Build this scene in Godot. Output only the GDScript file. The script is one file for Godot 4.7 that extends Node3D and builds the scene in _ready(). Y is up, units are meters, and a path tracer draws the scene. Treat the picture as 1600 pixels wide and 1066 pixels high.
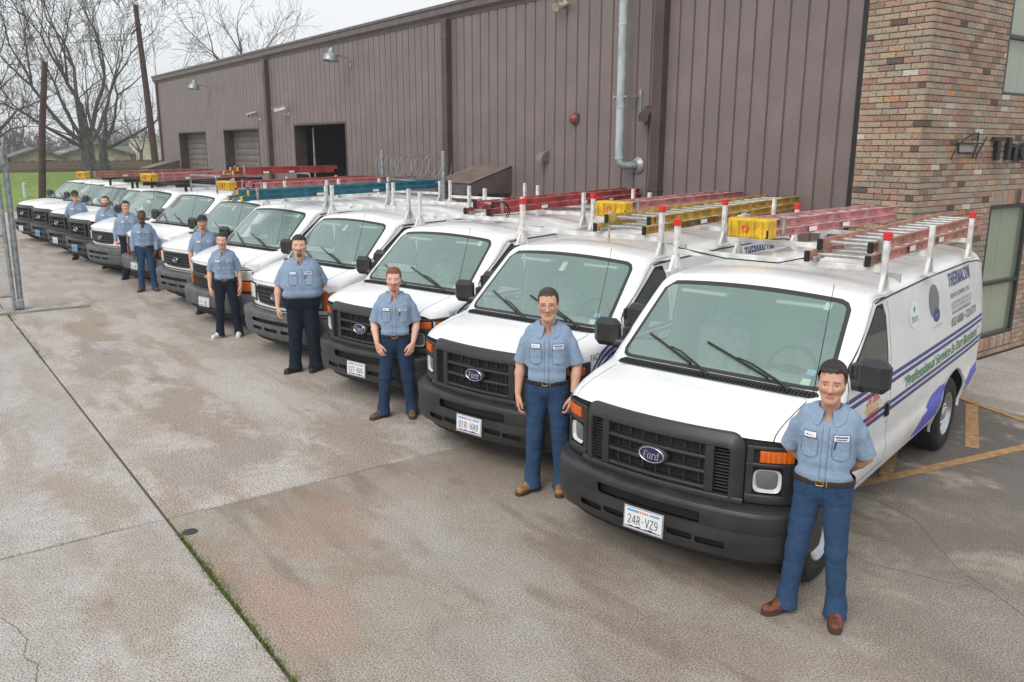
extends Node3D
# A row of white service vans and their crew in front of a brown metal building under an overcast sky.
# World: x runs along the building wall (towards -x away from the camera), z points from the wall to the lot.

func _ready() -> void:
	view()
	materials()
	ground()
	building()
	beyond()
	vans()
	people()
	details()

func view() -> void:
	var cam := Camera3D.new()
	cam.name = "camera"
	add_child(cam)
	cam.fov = 44.34
	cam.near = 0.1
	cam.far = 900.0
	cam.transform = Transform3D(Basis(Vector3(0.59499, 0.00253, -0.80373), Vector3(-0.18319, 0.97410, -0.13255), Vector3(0.78258, 0.22610, 0.58004)).orthonormalized(), Vector3(0, 3.0443, 0))
	cam.current = true
	var w := WorldEnvironment.new()
	w.name = "environment"
	var e := Environment.new()
	var sky := Sky.new()
	var sm := ProceduralSkyMaterial.new()
	sm.sky_top_color = Color(0.79, 0.805, 0.82)
	sm.sky_horizon_color = Color(0.86, 0.868, 0.875)
	sm.sky_curve = 0.18
	sm.ground_horizon_color = Color(0.62, 0.60, 0.58)
	sm.ground_bottom_color = Color(0.36, 0.34, 0.32)
	sm.sun_angle_max = 1.0
	sm.energy_multiplier = 1.0
	sky.sky_material = sm
	e.background_mode = Environment.BG_SKY
	e.sky = sky
	e.tonemap_mode = Environment.TONE_MAPPER_LINEAR
	e.tonemap_exposure = 1.62
	e.sdfgi_enabled = true
	e.ssao_enabled = true
	e.ssil_enabled = true
	e.fog_enabled = true
	e.fog_density = 0.0012
	e.fog_light_color = Color(0.86, 0.88, 0.90)
	w.environment = e
	add_child(w)
	var sun := DirectionalLight3D.new()
	sun.name = "sun"
	sun.light_energy = 0.46
	sun.light_color = Color(1.0, 0.975, 0.94)
	sun.light_angular_distance = 40.0
	sun.shadow_enabled = true
	add_child(sun)
	sun.look_at_from_position(Vector3(4, 10, 10), Vector3.ZERO)
	sun.sky_mode = DirectionalLight3D.SKY_MODE_LIGHT_ONLY
# ---------------------------------------------------------------- mesh builder
class G:
	var p := PackedVector3Array()
	var n := PackedVector3Array()
	var uv := PackedVector2Array()
	var c := PackedColorArray()
	var ix := PackedInt32Array()
	var t := Transform3D()
	var col := Color.WHITE
	var tint := false

	func add(a: Vector3, nn: Vector3, u := Vector2.ZERO) -> int:
		p.append(t * a)
		n.append((t.basis * nn).normalized())
		uv.append(u)
		if tint:
			c.append(col)
		return p.size() - 1

	func tri(a: Vector3, b: Vector3, d: Vector3) -> void:   # corners counter-clockwise seen from outside
		var nn := (b - a).cross(d - a).normalized()
		var k := add(a, nn)
		add(b, nn)
		add(d, nn)
		ix.append_array([k, k + 2, k + 1])

	func quad(a: Vector3, b: Vector3, d: Vector3, e: Vector3, ua := Vector2.ZERO, ub := Vector2.ZERO, ud := Vector2.ZERO, ue := Vector2.ZERO) -> void:
		var nn := (d - a).cross(e - b).normalized()
		var k := add(a, nn, ua)
		add(b, nn, ub)
		add(d, nn, ud)
		add(e, nn, ue)
		ix.append_array([k, k + 2, k + 1, k, k + 3, k + 2])

	func box(at: Vector3, size: Vector3, bev := 0.0) -> void:
		var h := size * 0.5
		var b := minf(bev, minf(h.x, minf(h.y, h.z)) * 0.9)
		if b <= 0.0:
			for s in [-1.0, 1.0]:
				_face(at, Vector3(s * h.x, 0, 0), Vector3(0, h.y, 0), Vector3(0, 0, h.z), s)
				_face(at, Vector3(0, s * h.y, 0), Vector3(0, 0, h.z), Vector3(h.x, 0, 0), s)
				_face(at, Vector3(0, 0, s * h.z), Vector3(h.x, 0, 0), Vector3(0, h.y, 0), s)
			return
		var i := h - Vector3(b, b, b)
		for s in [-1.0, 1.0]:
			_face(at, Vector3(s * h.x, 0, 0), Vector3(0, i.y, 0), Vector3(0, 0, i.z), s)
			_face(at, Vector3(0, s * h.y, 0), Vector3(0, 0, i.z), Vector3(i.x, 0, 0), s)
			_face(at, Vector3(0, 0, s * h.z), Vector3(i.x, 0, 0), Vector3(0, i.y, 0), s)
			for r in [-1.0, 1.0]:
				_q(at + Vector3(s * h.x, r * i.y, -i.z), at + Vector3(s * h.x, r * i.y, i.z), at + Vector3(s * i.x, r * h.y, i.z), at + Vector3(s * i.x, r * h.y, -i.z), Vector3(s, r, 0))
				_q(at + Vector3(-i.x, s * h.y, r * i.z), at + Vector3(i.x, s * h.y, r * i.z), at + Vector3(i.x, s * i.y, r * h.z), at + Vector3(-i.x, s * i.y, r * h.z), Vector3(0, s, r))
				_q(at + Vector3(s * h.x, -i.y, r * i.z), at + Vector3(s * h.x, i.y, r * i.z), at + Vector3(s * i.x, i.y, r * h.z), at + Vector3(s * i.x, -i.y, r * h.z), Vector3(s, 0, r))
				for q in [-1.0, 1.0]:
					var a := at + Vector3(s * h.x, r * i.y, q * i.z)
					var d := at + Vector3(s * i.x, r * h.y, q * i.z)
					var e := at + Vector3(s * i.x, r * i.y, q * h.z)
					if s * r * q > 0:
						tri(a, d, e)
					else:
						tri(a, e, d)

	func _face(at: Vector3, o: Vector3, u: Vector3, v: Vector3, s: float) -> void:
		if s > 0:
			quad(at + o - u - v, at + o + u - v, at + o + u + v, at + o - u + v, Vector2(0, 0), Vector2(1, 0), Vector2(1, 1), Vector2(0, 1))
		else:
			quad(at + o - u - v, at + o - u + v, at + o + u + v, at + o + u - v, Vector2(0, 0), Vector2(0, 1), Vector2(1, 1), Vector2(1, 0))

	func _q(a: Vector3, b: Vector3, d: Vector3, e: Vector3, out: Vector3) -> void:
		if (d - a).cross(e - b).dot(out) > 0:
			quad(a, b, d, e)
		else:
			quad(e, d, b, a)

	# rows of points; the face normal is du x dv (rows = u, columns = v), flipped if asked
	func grid(rows: Array, close_u := false, close_v := false, flip := false, uvs: Array = []) -> void:
		var nu := rows.size()
		var nv: int = rows[0].size()
		var nn := PackedVector3Array()
		nn.resize(nu * nv)
		var tris := PackedInt32Array()
		for i in (nu if close_u else nu - 1):
			var i2 := (i + 1) % nu
			var ra: PackedVector3Array = rows[i]
			var rb: PackedVector3Array = rows[i2]
			for j in (nv if close_v else nv - 1):
				var j2 := (j + 1) % nv
				var m := (rb[j2] - ra[j]).cross(ra[j2] - rb[j])
				if flip:
					m = -m
				for k in [i * nv + j, i2 * nv + j, i2 * nv + j2, i * nv + j2]:
					nn[k] += m
				if flip:
					tris.append_array([i * nv + j, i2 * nv + j, i2 * nv + j2, i * nv + j, i2 * nv + j2, i * nv + j2])
				else:
					tris.append_array([i * nv + j, i2 * nv + j2, i2 * nv + j, i * nv + j, i * nv + j2, i2 * nv + j2])
		var base := p.size()
		for i in nu:
			var r: PackedVector3Array = rows[i]
			for j in nv:
				var u := Vector2(float(j) / (nv - 1), float(i) / (nu - 1)) if uvs.is_empty() else Vector2(uvs[i][j])
				add(r[j], nn[i * nv + j].normalized(), u)
		for k in tris:
			ix.append(base + k)

	func disc(ring: PackedVector3Array, flip := false) -> void:   # ring counter-clockwise seen from outside
		var m := Vector3.ZERO
		for q in ring:
			m += q
		m /= ring.size()
		for i in ring.size():
			if flip:
				tri(m, ring[(i + 1) % ring.size()], ring[i])
			else:
				tri(m, ring[i], ring[(i + 1) % ring.size()])

	func tube(path: PackedVector3Array, radii: Array, sides := 8, caps := true) -> void:
		var rows := []
		var up := Vector3.UP
		var first := (path[1] - path[0]).normalized()
		if absf(first.dot(up)) > 0.95:
			up = Vector3.RIGHT
		var xx := up.cross(first).normalized()
		for i in path.size():
			var d := (path[mini(i + 1, path.size() - 1)] - path[maxi(i - 1, 0)]).normalized()
			xx = (xx - d * xx.dot(d)).normalized()
			var yy := d.cross(xx)
			var r: float = radii[mini(i, radii.size() - 1)]
			var row := PackedVector3Array()
			for k in sides:
				var a := TAU * k / sides
				row.append(path[i] + (xx * cos(a) + yy * sin(a)) * r)
			rows.append(row)
		grid(rows, false, true)
		if caps:
			disc(rows[0], true)
			disc(rows[rows.size() - 1])

	func rod(a: Vector3, b: Vector3, r: float, sides := 8) -> void:
		tube(PackedVector3Array([a, b]), [r], sides)

	# profile of (radius, height along +y)
	func lathe(prof: Array, sides := 24, about := Transform3D()) -> void:
		var rows := []
		for q in prof:
			var row := PackedVector3Array()
			for k in sides:
				var a := TAU * k / sides
				row.append(about * Vector3(q[0] * cos(a), q[1], -q[0] * sin(a)))
			rows.append(row)
		grid(rows, false, true, true)

	# polygon in x,y pushed from z0 to z1
	func prism(poly: PackedVector2Array, z0: float, z1: float) -> void:
		var pp := poly
		if Geometry2D.is_polygon_clockwise(pp):
			pp = pp.duplicate()
			pp.reverse()
		var ids := Geometry2D.triangulate_polygon(pp)
		for i in range(0, ids.size(), 3):
			var a := pp[ids[i]]
			var b := pp[ids[i + 1]]
			var d := pp[ids[i + 2]]
			if (b - a).cross(d - a) < 0:
				var e := b
				b = d
				d = e
			tri(Vector3(a.x, a.y, z1), Vector3(b.x, b.y, z1), Vector3(d.x, d.y, z1))
			tri(Vector3(a.x, a.y, z0), Vector3(d.x, d.y, z0), Vector3(b.x, b.y, z0))
		for i in pp.size():
			var a := pp[i]
			var b := pp[(i + 1) % pp.size()]
			quad(Vector3(a.x, a.y, z0), Vector3(b.x, b.y, z0), Vector3(b.x, b.y, z1), Vector3(a.x, a.y, z1))

	func ball(at: Vector3, r: Vector3, nu := 10, nv := 14) -> void:
		var rows := []
		for i in nu + 1:
			var a := PI * i / nu
			var row := PackedVector3Array()
			for k in nv:
				var b := TAU * k / nv
				row.append(at + Vector3(r.x * sin(a) * cos(b), r.y * cos(a), r.z * sin(a) * sin(b)))
			rows.append(row)
		grid(rows, false, true, true)

	func join(o: G, x := Transform3D()) -> void:
		var base := p.size()
		for i in o.p.size():
			p.append(x * o.p[i])
			n.append((x.basis * o.n[i]).normalized())
			uv.append(o.uv[i])
			if tint:
				c.append(o.c[i] if o.c.size() > i else col)
		if x.basis.determinant() < 0:
			for i in range(0, o.ix.size(), 3):
				ix.append_array([base + o.ix[i], base + o.ix[i + 2], base + o.ix[i + 1]])
			return
		for k in o.ix:
			ix.append(base + k)

	func mirrored() -> G:   # the same across x
		var o := G.new()
		o.tint = tint
		o.join(self, Transform3D(Basis(Vector3(-1, 0, 0), Vector3.UP, Vector3(0, 0, 1)), Vector3.ZERO))
		return o

	func bend(f: Callable) -> G:
		for i in p.size():
			p[i] = f.call(p[i])
		return renormal()

	func renormal() -> G:
		var nn := PackedVector3Array()
		nn.resize(p.size())
		for i in range(0, ix.size(), 3):
			var m := (p[ix[i + 2]] - p[ix[i]]).cross(p[ix[i + 1]] - p[ix[i]])
			for k in 3:
				nn[ix[i + k]] += m
		for i in nn.size():
			n[i] = nn[i].normalized() if nn[i].length_squared() > 1e-20 else n[i]
		return self

	# parts where f < level and where it is not; the cut runs through the triangles
	func split(f: Callable, level := 0.0) -> Array:
		var d := PackedFloat32Array()
		d.resize(p.size())
		for i in p.size():
			d[i] = f.call(p[i], uv[i]) - level
		var out := [G.new(), G.new()]
		out[0].tint = tint
		out[1].tint = tint
		var maps := [{}, {}]
		for i in range(0, ix.size(), 3):
			var a := ix[i]
			var b := ix[i + 1]
			var e := ix[i + 2]
			var s := int(d[a] >= 0) + int(d[b] >= 0) + int(d[e] >= 0)
			if s == 0 or s == 3:
				var k := 0 if s == 0 else 1
				for q in [a, b, e]:
					out[k].ix.append(_pick(out[k], maps[k], q))
				continue
			# the corner that is alone on its side goes first
			var alone := 1 if s == 1 else 0
			while int(d[a] >= 0) != alone:
				var h := a
				a = b
				b = e
				e = h
			var one: G = out[alone]
			var two: G = out[1 - alone]
			var m1: Dictionary = maps[alone]
			var m2: Dictionary = maps[1 - alone]
			one.ix.append_array([_pick(one, m1, a), _cut(one, m1, a, b, d), _cut(one, m1, a, e, d)])
			var ab := _cut(two, m2, a, b, d)
			var ae := _cut(two, m2, a, e, d)
			var bb := _pick(two, m2, b)
			two.ix.append_array([ab, bb, _pick(two, m2, e), ab, _pick(two, m2, e), ae])
		return out

	func _pick(o: G, m: Dictionary, k: int) -> int:
		if m.has(k):
			return m[k]
		o.p.append(p[k])
		o.n.append(n[k])
		o.uv.append(uv[k])
		if tint:
			o.c.append(c[k])
		m[k] = o.p.size() - 1
		return o.p.size() - 1

	func _cut(o: G, m: Dictionary, a: int, b: int, d: PackedFloat32Array) -> int:
		var lo := mini(a, b)
		var hi := maxi(a, b)
		var key := lo * 4194304 + hi + 1000000000000000
		if m.has(key):
			return m[key]
		var w := d[lo] / (d[lo] - d[hi])
		o.p.append(p[lo].lerp(p[hi], w))
		o.n.append(n[lo].lerp(n[hi], w).normalized())
		o.uv.append(uv[lo].lerp(uv[hi], w))
		if tint:
			o.c.append(c[lo].lerp(c[hi], w))
		m[key] = o.p.size() - 1
		return o.p.size() - 1

	func mesh() -> ArrayMesh:
		var a := []
		a.resize(Mesh.ARRAY_MAX)
		a[Mesh.ARRAY_VERTEX] = p
		a[Mesh.ARRAY_NORMAL] = n
		a[Mesh.ARRAY_TEX_UV] = uv
		if tint:
			a[Mesh.ARRAY_COLOR] = c
		a[Mesh.ARRAY_INDEX] = ix
		var m := ArrayMesh.new()
		m.add_surface_from_arrays(Mesh.PRIMITIVE_TRIANGLES, a)
		return m


func vec(list: Array) -> PackedVector3Array:
	var o := PackedVector3Array()
	for q in list:
		o.append(Vector3(q[0], q[1], q[2]))
	return o

func poly2(list: Array) -> PackedVector2Array:
	var o := PackedVector2Array()
	for q in list:
		o.append(Vector2(q[0], q[1]))
	return o

# piecewise table, eased between its knots: [[x, a, b ...], ...] rising in x
static func table(tab: Array, x: float, k := 1) -> float:
	if x <= tab[0][0]:
		return tab[0][k]
	for i in range(1, tab.size()):
		if x <= tab[i][0]:
			return lerpf(tab[i - 1][k], tab[i][k], (x - tab[i - 1][0]) / (tab[i][0] - tab[i - 1][0]))
	return tab[-1][k]

static func rrect(q: Vector2, half: Vector2, r: float) -> float:
	var d := q.abs() - half + Vector2(r, r)
	return Vector2(maxf(d.x, 0), maxf(d.y, 0)).length() + minf(maxf(d.x, d.y), 0.0) - r

# signed distance to a polygon, negative inside
static func dpoly(q: Vector2, v: PackedVector2Array) -> float:
	var d := INF
	var inside := false
	var j := v.size() - 1
	for i in v.size():
		var e := v[j] - v[i]
		var w := q - v[i]
		var b := w - e * clampf(w.dot(e) / e.dot(e), 0.0, 1.0)
		d = minf(d, b.length_squared())
		if (v[i].y > q.y) != (v[j].y > q.y) and q.x < (v[j].x - v[i].x) * (q.y - v[i].y) / (v[j].y - v[i].y) + v[i].x:
			inside = not inside
		j = i
	return -sqrt(d) if inside else sqrt(d)

# ---------------------------------------------------------------- naming
var taken := {}

func numbered(called: String) -> String:
	if not taken.has(called):
		taken[called] = 0
		return called
	taken[called] += 1
	return "%s_%03d" % [called, taken[called]]

func base(called: String, label: String, category: String, at := Vector3.ZERO, turn := 0.0, group := "") -> Node3D:
	var o := Node3D.new()
	o.name = numbered(called)
	add_child(o)
	o.position = at
	o.rotation.y = turn
	return tag(o, label, category, group)

func tag(o: Node3D, label: String, category := "", group := "", kind := "") -> Node3D:
	if label:
		o.set_meta("label", label)
	if category:
		o.set_meta("category", category)
	if group:
		o.set_meta("group", group)
	if kind:
		o.set_meta("kind", kind)
	return o

func put(called: String, g: Variant, m: Material, parent: Node3D = null, x := Transform3D()) -> MeshInstance3D:
	var o := MeshInstance3D.new()
	o.mesh = g.mesh() if g is G else g
	o.material_override = m
	o.transform = x
	if parent == null or parent == self:
		o.name = numbered(called)
		add_child(o)
	else:
		o.name = piece(parent, called)
		parent.add_child(o, true)
	return o

func piece(parent: Node3D, called: String) -> String:
	var counts: Dictionary = parent.get_meta("counts", {})
	var k: int = counts.get(called, 0)
	counts[called] = k + 1
	parent.set_meta("counts", counts)
	return called if k == 0 else "%s_%03d" % [called, k]

func joint(called: String, parent: Node3D, x := Transform3D()) -> Node3D:
	var o := Node3D.new()
	o.name = piece(parent, called)
	parent.add_child(o, true)
	o.transform = x
	return o

func structure(called: String, g: Variant, m: Material, parent: Node3D = null) -> MeshInstance3D:
	var o := put(called, g, m, parent)
	o.set_meta("kind", "structure")
	return o

# flat lettering as a mesh of its own; each corner is mapped by f(Vector2 in metres)
func letters(text: String, height: float, font_name: String, bold: bool, wide: float, f: Callable, lean := 0.0, deep := 0.0) -> G:
	var key := font_name + str(bold)
	if not fonts.has(key):
		var sf := SystemFont.new()
		sf.font_names = PackedStringArray([font_name])
		sf.font_weight = 700 if bold else 400
		fonts[key] = sf
	var tm := TextMesh.new()
	tm.font = fonts[key]
	tm.font_size = 40
	tm.pixel_size = 0.01
	tm.curve_step = 3.0
	tm.depth = deep
	tm.text = text
	var a := tm.surface_get_arrays(0) if tm.get_surface_count() else []
	var g := G.new()
	if a.is_empty():
		return g
	var v: PackedVector3Array = a[Mesh.ARRAY_VERTEX]
	var lo := Vector3(INF, INF, INF)
	var hi := -lo
	for q in v:
		lo = lo.min(q)
		hi = hi.max(q)
	var s := height / (hi.y - lo.y)
	var sx := wide / (hi.x - lo.x) if wide > 0 else s
	for q in v:
		var y := (q.y - (lo.y + hi.y) * 0.5) * s
		g.p.append(f.call(Vector3((q.x - (lo.x + hi.x) * 0.5) * sx + y * lean, y, q.z)))
		g.n.append(Vector3.UP)
		g.uv.append(Vector2.ZERO)
	g.ix = a[Mesh.ARRAY_INDEX]
	return g.renormal()

var fonts := {}

# ---------------------------------------------------------------- materials
var M := {}

static func lin(r: float, g: float, b: float) -> Color:
	return Color(r, g, b).linear_to_srgb()

func mat(called: String, albedo: Color, rough := 0.6, metal := 0.0, spec := 0.5) -> StandardMaterial3D:
	var m := StandardMaterial3D.new()
	m.resource_name = called
	m.albedo_color = albedo
	m.roughness = rough
	m.metallic = metal
	m.metallic_specular = spec
	m.cull_mode = BaseMaterial3D.CULL_DISABLED
	M[called] = m
	return m

func noise(freq: float, s: int, octaves := 4, kind := FastNoiseLite.TYPE_SIMPLEX_SMOOTH) -> FastNoiseLite:
	var f := FastNoiseLite.new()
	f.seed = s
	f.frequency = freq
	f.noise_type = kind
	f.fractal_octaves = octaves
	return f

# grey or coloured noise that tiles; stops = [[0, colour], [1, colour] ...]
func cloud(size: int, freq: float, s: int, stops: Array, octaves := 4, kind := FastNoiseLite.TYPE_SIMPLEX_SMOOTH) -> NoiseTexture2D:
	var t := NoiseTexture2D.new()
	t.width = size
	t.height = size
	t.seamless = true
	t.noise = noise(freq, s, octaves, kind)
	var gr := Gradient.new()
	gr.offsets = PackedFloat32Array(stops.map(func(q): return q[0]))
	gr.colors = PackedColorArray(stops.map(func(q): return q[1]))
	t.color_ramp = gr
	return t

func relief(size: int, freq: float, s: int, strength: float, octaves := 4) -> NoiseTexture2D:
	var t := NoiseTexture2D.new()
	t.width = size
	t.height = size
	t.seamless = true
	t.noise = noise(freq, s, octaves)
	t.as_normal_map = true
	t.bump_strength = strength
	return t

func grey(v: float) -> Color:
	return Color(v, v, v)

# a material whose colour is broken up by noise laid on in the object's own space
func worn(called: String, albedo: Color, rough: float, lo: float, hi: float, scale: float, s: int, metal := 0.0, freq := 0.01) -> StandardMaterial3D:
	var m := mat(called, albedo, rough, metal)
	m.albedo_texture = cloud(256, freq, s, [[0.25, grey(lo)], [0.75, grey(hi)]], 5)
	m.uv1_triplanar = true
	m.uv1_scale = Vector3.ONE * scale
	return m

func materials() -> void:
	# vans
	var wp := worn("white_paint", Color(0.93, 0.935, 0.94), 0.32, 0.95, 1.0, 0.55, 11)
	wp.clearcoat_enabled = true
	wp.clearcoat = 0.5
	wp.clearcoat_roughness = 0.06
	worn("dark_plastic", lin(0.027, 0.028, 0.030), 0.42, 0.85, 1.0, 1.5, 12)
	worn("grey_bumper", lin(0.105, 0.113, 0.122), 0.5, 0.82, 1.0, 1.3, 13)
	worn("charcoal_bumper", lin(0.030, 0.032, 0.034), 0.38, 0.8, 1.0, 1.3, 14)
	mat("black", lin(0.006, 0.006, 0.006), 0.7)
	mat("black_gloss", lin(0.012, 0.012, 0.013), 0.25)
	mat("gasket", lin(0.020, 0.022, 0.024), 0.45)
	worn("tyre", lin(0.018, 0.018, 0.018), 0.85, 0.75, 1.0, 3.0, 15)
	mat("chrome", lin(0.75, 0.76, 0.77), 0.10, 1.0)
	worn("wheel_silver", lin(0.52, 0.53, 0.55), 0.32, 0.85, 1.0, 3.0, 16, 0.7)
	mat("amber", lin(0.55, 0.10, 0.008), 0.18)
	mat("amber_bright", lin(0.78, 0.18, 0.015), 0.15)
	mat("reflector", lin(0.82, 0.83, 0.83), 0.2, 0.35)
	mat("emblem_blue", lin(0.012, 0.022, 0.10), 0.2)
	mat("emblem_gold", lin(0.62, 0.47, 0.20), 0.28, 0.6)
	var gl := mat("windscreen", lin(0.36, 0.54, 0.50), 0.02)
	gl.albedo_color.a = 0.36
	gl.transparency = BaseMaterial3D.TRANSPARENCY_ALPHA
	var sg := mat("side_glass", lin(0.05, 0.07, 0.065), 0.02)
	sg.albedo_color.a = 0.42
	sg.transparency = BaseMaterial3D.TRANSPARENCY_ALPHA
	var lg := mat("lamp_glass", lin(0.85, 0.87, 0.87), 0.05)
	lg.albedo_color.a = 0.12
	lg.transparency = BaseMaterial3D.TRANSPARENCY_ALPHA
	worn("seat_cloth", lin(0.20, 0.22, 0.22), 0.9, 0.8, 1.0, 3.0, 17)
	mat("cabin_lining", lin(0.40, 0.44, 0.42), 0.9)
	mat("dashboard", lin(0.17, 0.185, 0.18), 0.8)
	mat("decal_blue", lin(0.022, 0.035, 0.20), 0.4)
	mat("decal_swoosh", lin(0.085, 0.10, 0.55), 0.4)
	mat("decal_green", lin(0.01, 0.22, 0.07), 0.4)
	mat("decal_red", lin(0.70, 0.035, 0.012), 0.4)
	mat("decal_yellow", lin(0.80, 0.55, 0.02), 0.4)
	mat("decal_grey", lin(0.16, 0.18, 0.20), 0.4)
	mat("decal_teal", lin(0.015, 0.24, 0.24), 0.4)
	mat("decal_ink", lin(0.02, 0.022, 0.028), 0.5)
	mat("decal_white", lin(0.78, 0.79, 0.80), 0.4)
	mat("sticker_green", lin(0.50, 0.68, 0.50), 0.5)
	mat("sticker_blue", lin(0.15, 0.35, 0.62), 0.5)
	mat("plate_white", lin(0.70, 0.72, 0.74), 0.4)
	mat("plate_blue", lin(0.10, 0.32, 0.55), 0.4)
	worn("rack_white", lin(0.72, 0.72, 0.70), 0.45, 0.86, 1.0, 2.0, 18)
	worn("rack_steel", lin(0.42, 0.43, 0.44), 0.35, 0.8, 1.0, 2.0, 19, 0.8)
	mat("cap_red", lin(0.62, 0.02, 0.015), 0.45)
	worn("cover_yellow", lin(0.72, 0.45, 0.02), 0.5, 0.82, 1.0, 2.0, 20)
	worn("cover_orange", lin(0.85, 0.10, 0.02), 0.5, 0.82, 1.0, 2.0, 20)
	worn("rail_salmon", lin(0.60, 0.27, 0.205), 0.6, 0.78, 1.0, 1.2, 21)
	worn("rail_pink", lin(0.66, 0.28, 0.28), 0.6, 0.82, 1.0, 1.2, 22)
	worn("rail_red", lin(0.54, 0.095, 0.085), 0.55, 0.78, 1.0, 1.2, 23)
	worn("rail_yellow", lin(0.62, 0.38, 0.055), 0.55, 0.78, 1.0, 1.2, 24)
	worn("rail_teal", lin(0.035, 0.23, 0.32), 0.55, 0.8, 1.0, 1.2, 25)
	worn("rail_wood", lin(0.40, 0.22, 0.09), 0.6, 0.8, 1.0, 1.2, 25)
	worn("aluminium", lin(0.55, 0.55, 0.54), 0.42, 0.8, 1.0, 3.0, 26, 0.75)
	# building
	var br := worn("wall_brown", lin(0.185, 0.146, 0.142), 0.42, 0.94, 1.0, 0.35, 30)
	br.uv1_world_triplanar = true
	br.normal_enabled = true
	br.normal_texture = relief(256, 0.012, 31, 1.2, 3)
	br.normal_scale = 0.12
	worn("trim_brown", lin(0.078, 0.056, 0.052), 0.45, 0.85, 1.0, 0.6, 32)
	worn("fascia_brown", lin(0.125, 0.098, 0.098), 0.4, 0.85, 1.0, 0.6, 32)
	worn("door_brown", lin(0.145, 0.118, 0.108), 0.5, 0.88, 1.0, 0.6, 33)
	worn("awning_brown", lin(0.20, 0.15, 0.125), 0.55, 0.8, 1.0, 0.8, 34)
	worn("galvanised", lin(0.40, 0.44, 0.46), 0.45, 0.78, 1.0, 1.6, 35, 0.5)
	worn("pvc_grey", lin(0.42, 0.47, 0.48), 0.45, 0.85, 1.0, 1.2, 36)
	mat("bell_red", lin(0.20, 0.05, 0.035), 0.4)
	worn("lamp_cream", lin(0.46, 0.38, 0.30), 0.5, 0.8, 1.0, 3.0, 37)
	worn("camera_white", lin(0.62, 0.62, 0.60), 0.4, 0.85, 1.0, 3.0, 38)
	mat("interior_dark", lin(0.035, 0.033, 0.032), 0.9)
	worn("mortar", lin(0.265, 0.225, 0.175), 0.95, 0.7, 1.0, 2.5, 39, 0.0, 0.03)
	mat("frame_dark", lin(0.022, 0.021, 0.021), 0.4)
	var pg := mat("window_glass", lin(0.36, 0.43, 0.34), 0.03)
	pg.albedo_color.a = 0.35
	pg.transparency = BaseMaterial3D.TRANSPARENCY_ALPHA
	mat("blind_green", lin(0.40, 0.44, 0.33), 0.8)
	mat("sign_black", lin(0.012, 0.010, 0.010), 0.5)
	mat("sign_grey", lin(0.33, 0.29, 0.30), 0.6)
	# beyond
	worn("pole_wood", lin(0.075, 0.036, 0.027), 0.9, 0.7, 1.0, 1.0, 40)
	worn("bark", lin(0.135, 0.118, 0.105), 0.95, 0.6, 1.0, 1.0, 41)
	mat("twig", lin(0.125, 0.105, 0.095), 0.95)
	mat("bud", lin(0.30, 0.20, 0.085), 0.9)
	worn("house_tan", lin(0.40, 0.31, 0.23), 0.9, 0.85, 1.0, 0.3, 42)
	worn("house_cream", lin(0.56, 0.53, 0.44), 0.9, 0.85, 1.0, 0.3, 43)
	worn("roof_grey", lin(0.17, 0.17, 0.175), 0.9, 0.8, 1.0, 0.4, 44)
	worn("fence_wood", lin(0.30, 0.205, 0.16), 0.95, 0.7, 1.0, 0.4, 45)
	worn("tower_grey", lin(0.40, 0.42, 0.44), 0.6, 0.9, 1.0, 0.2, 46)
	mat("wire_black", lin(0.03, 0.03, 0.03), 0.7)
	var gr := mat("lawn", Color.WHITE, 0.95)
	gr.albedo_texture = cloud(512, 0.02, 47, [[0.2, lin(0.115, 0.185, 0.022)], [0.55, lin(0.165, 0.255, 0.030)], [0.85, lin(0.25, 0.32, 0.065)]], 6)
	gr.uv1_triplanar = true
	gr.uv1_world_triplanar = true
	gr.uv1_scale = Vector3.ONE * 0.12
	mat("grass_blade", lin(0.10, 0.19, 0.025), 0.9)
	mat("moss", lin(0.115, 0.165, 0.03), 0.95)
	mat("dirt", lin(0.10, 0.08, 0.055), 0.95)
	worn("road_far", lin(0.19, 0.18, 0.17), 0.95, 0.85, 1.0, 0.2, 48)
	worn("line_orange", lin(0.44, 0.255, 0.115), 0.9, 0.84, 1.0, 2.5, 78)
	# crew
	for q in [["shirt", lin(0.30, 0.405, 0.56)], ["denim", lin(0.040, 0.085, 0.175)], ["denim_dark", lin(0.032, 0.060, 0.125)], ["shirt_seam", lin(0.17, 0.24, 0.36)], ["navy_trousers", lin(0.017, 0.024, 0.042)]]:
		var m := mat(q[0], q[1], 0.92, 0.0, 0.25)
		m.albedo_texture = cloud(512, 0.012, 50 + q[0].length(), [[0.2, grey(0.92)], [0.8, grey(1.0)]], 6)
		m.uv1_triplanar = true
		m.uv1_scale = Vector3.ONE * 4.5
		m.detail_enabled = true
		m.detail_blend_mode = BaseMaterial3D.BLEND_MODE_MUL
		m.detail_albedo = cloud(256, 0.25, 60, [[0.3, grey(0.86)], [0.7, grey(1.0)]], 2)
		m.detail_uv_layer = BaseMaterial3D.DETAIL_UV_2
		m.uv2_triplanar = true
		m.uv2_scale = Vector3(9, 14, 9)
		m.rim_enabled = true
		m.rim = 0.12
		m.rim_tint = 0.6
	var sk := mat("skin", Color.WHITE, 0.55, 0.0, 0.4)
	sk.vertex_color_use_as_albedo = true
	sk.subsurf_scatter_enabled = true
	sk.subsurf_scatter_strength = 0.06
	for q in [["hair_brown", lin(0.030, 0.018, 0.012)], ["hair_black", lin(0.010, 0.008, 0.007)], ["hair_ginger", lin(0.27, 0.10, 0.035)], ["hair_grey_brown", lin(0.06, 0.042, 0.032)]]:
		worn(q[0], q[1], 0.6, 0.55, 1.0, 14.0, 70)
	worn("boot_tan", lin(0.36, 0.19, 0.085), 0.75, 0.7, 1.0, 6.0, 71)
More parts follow.
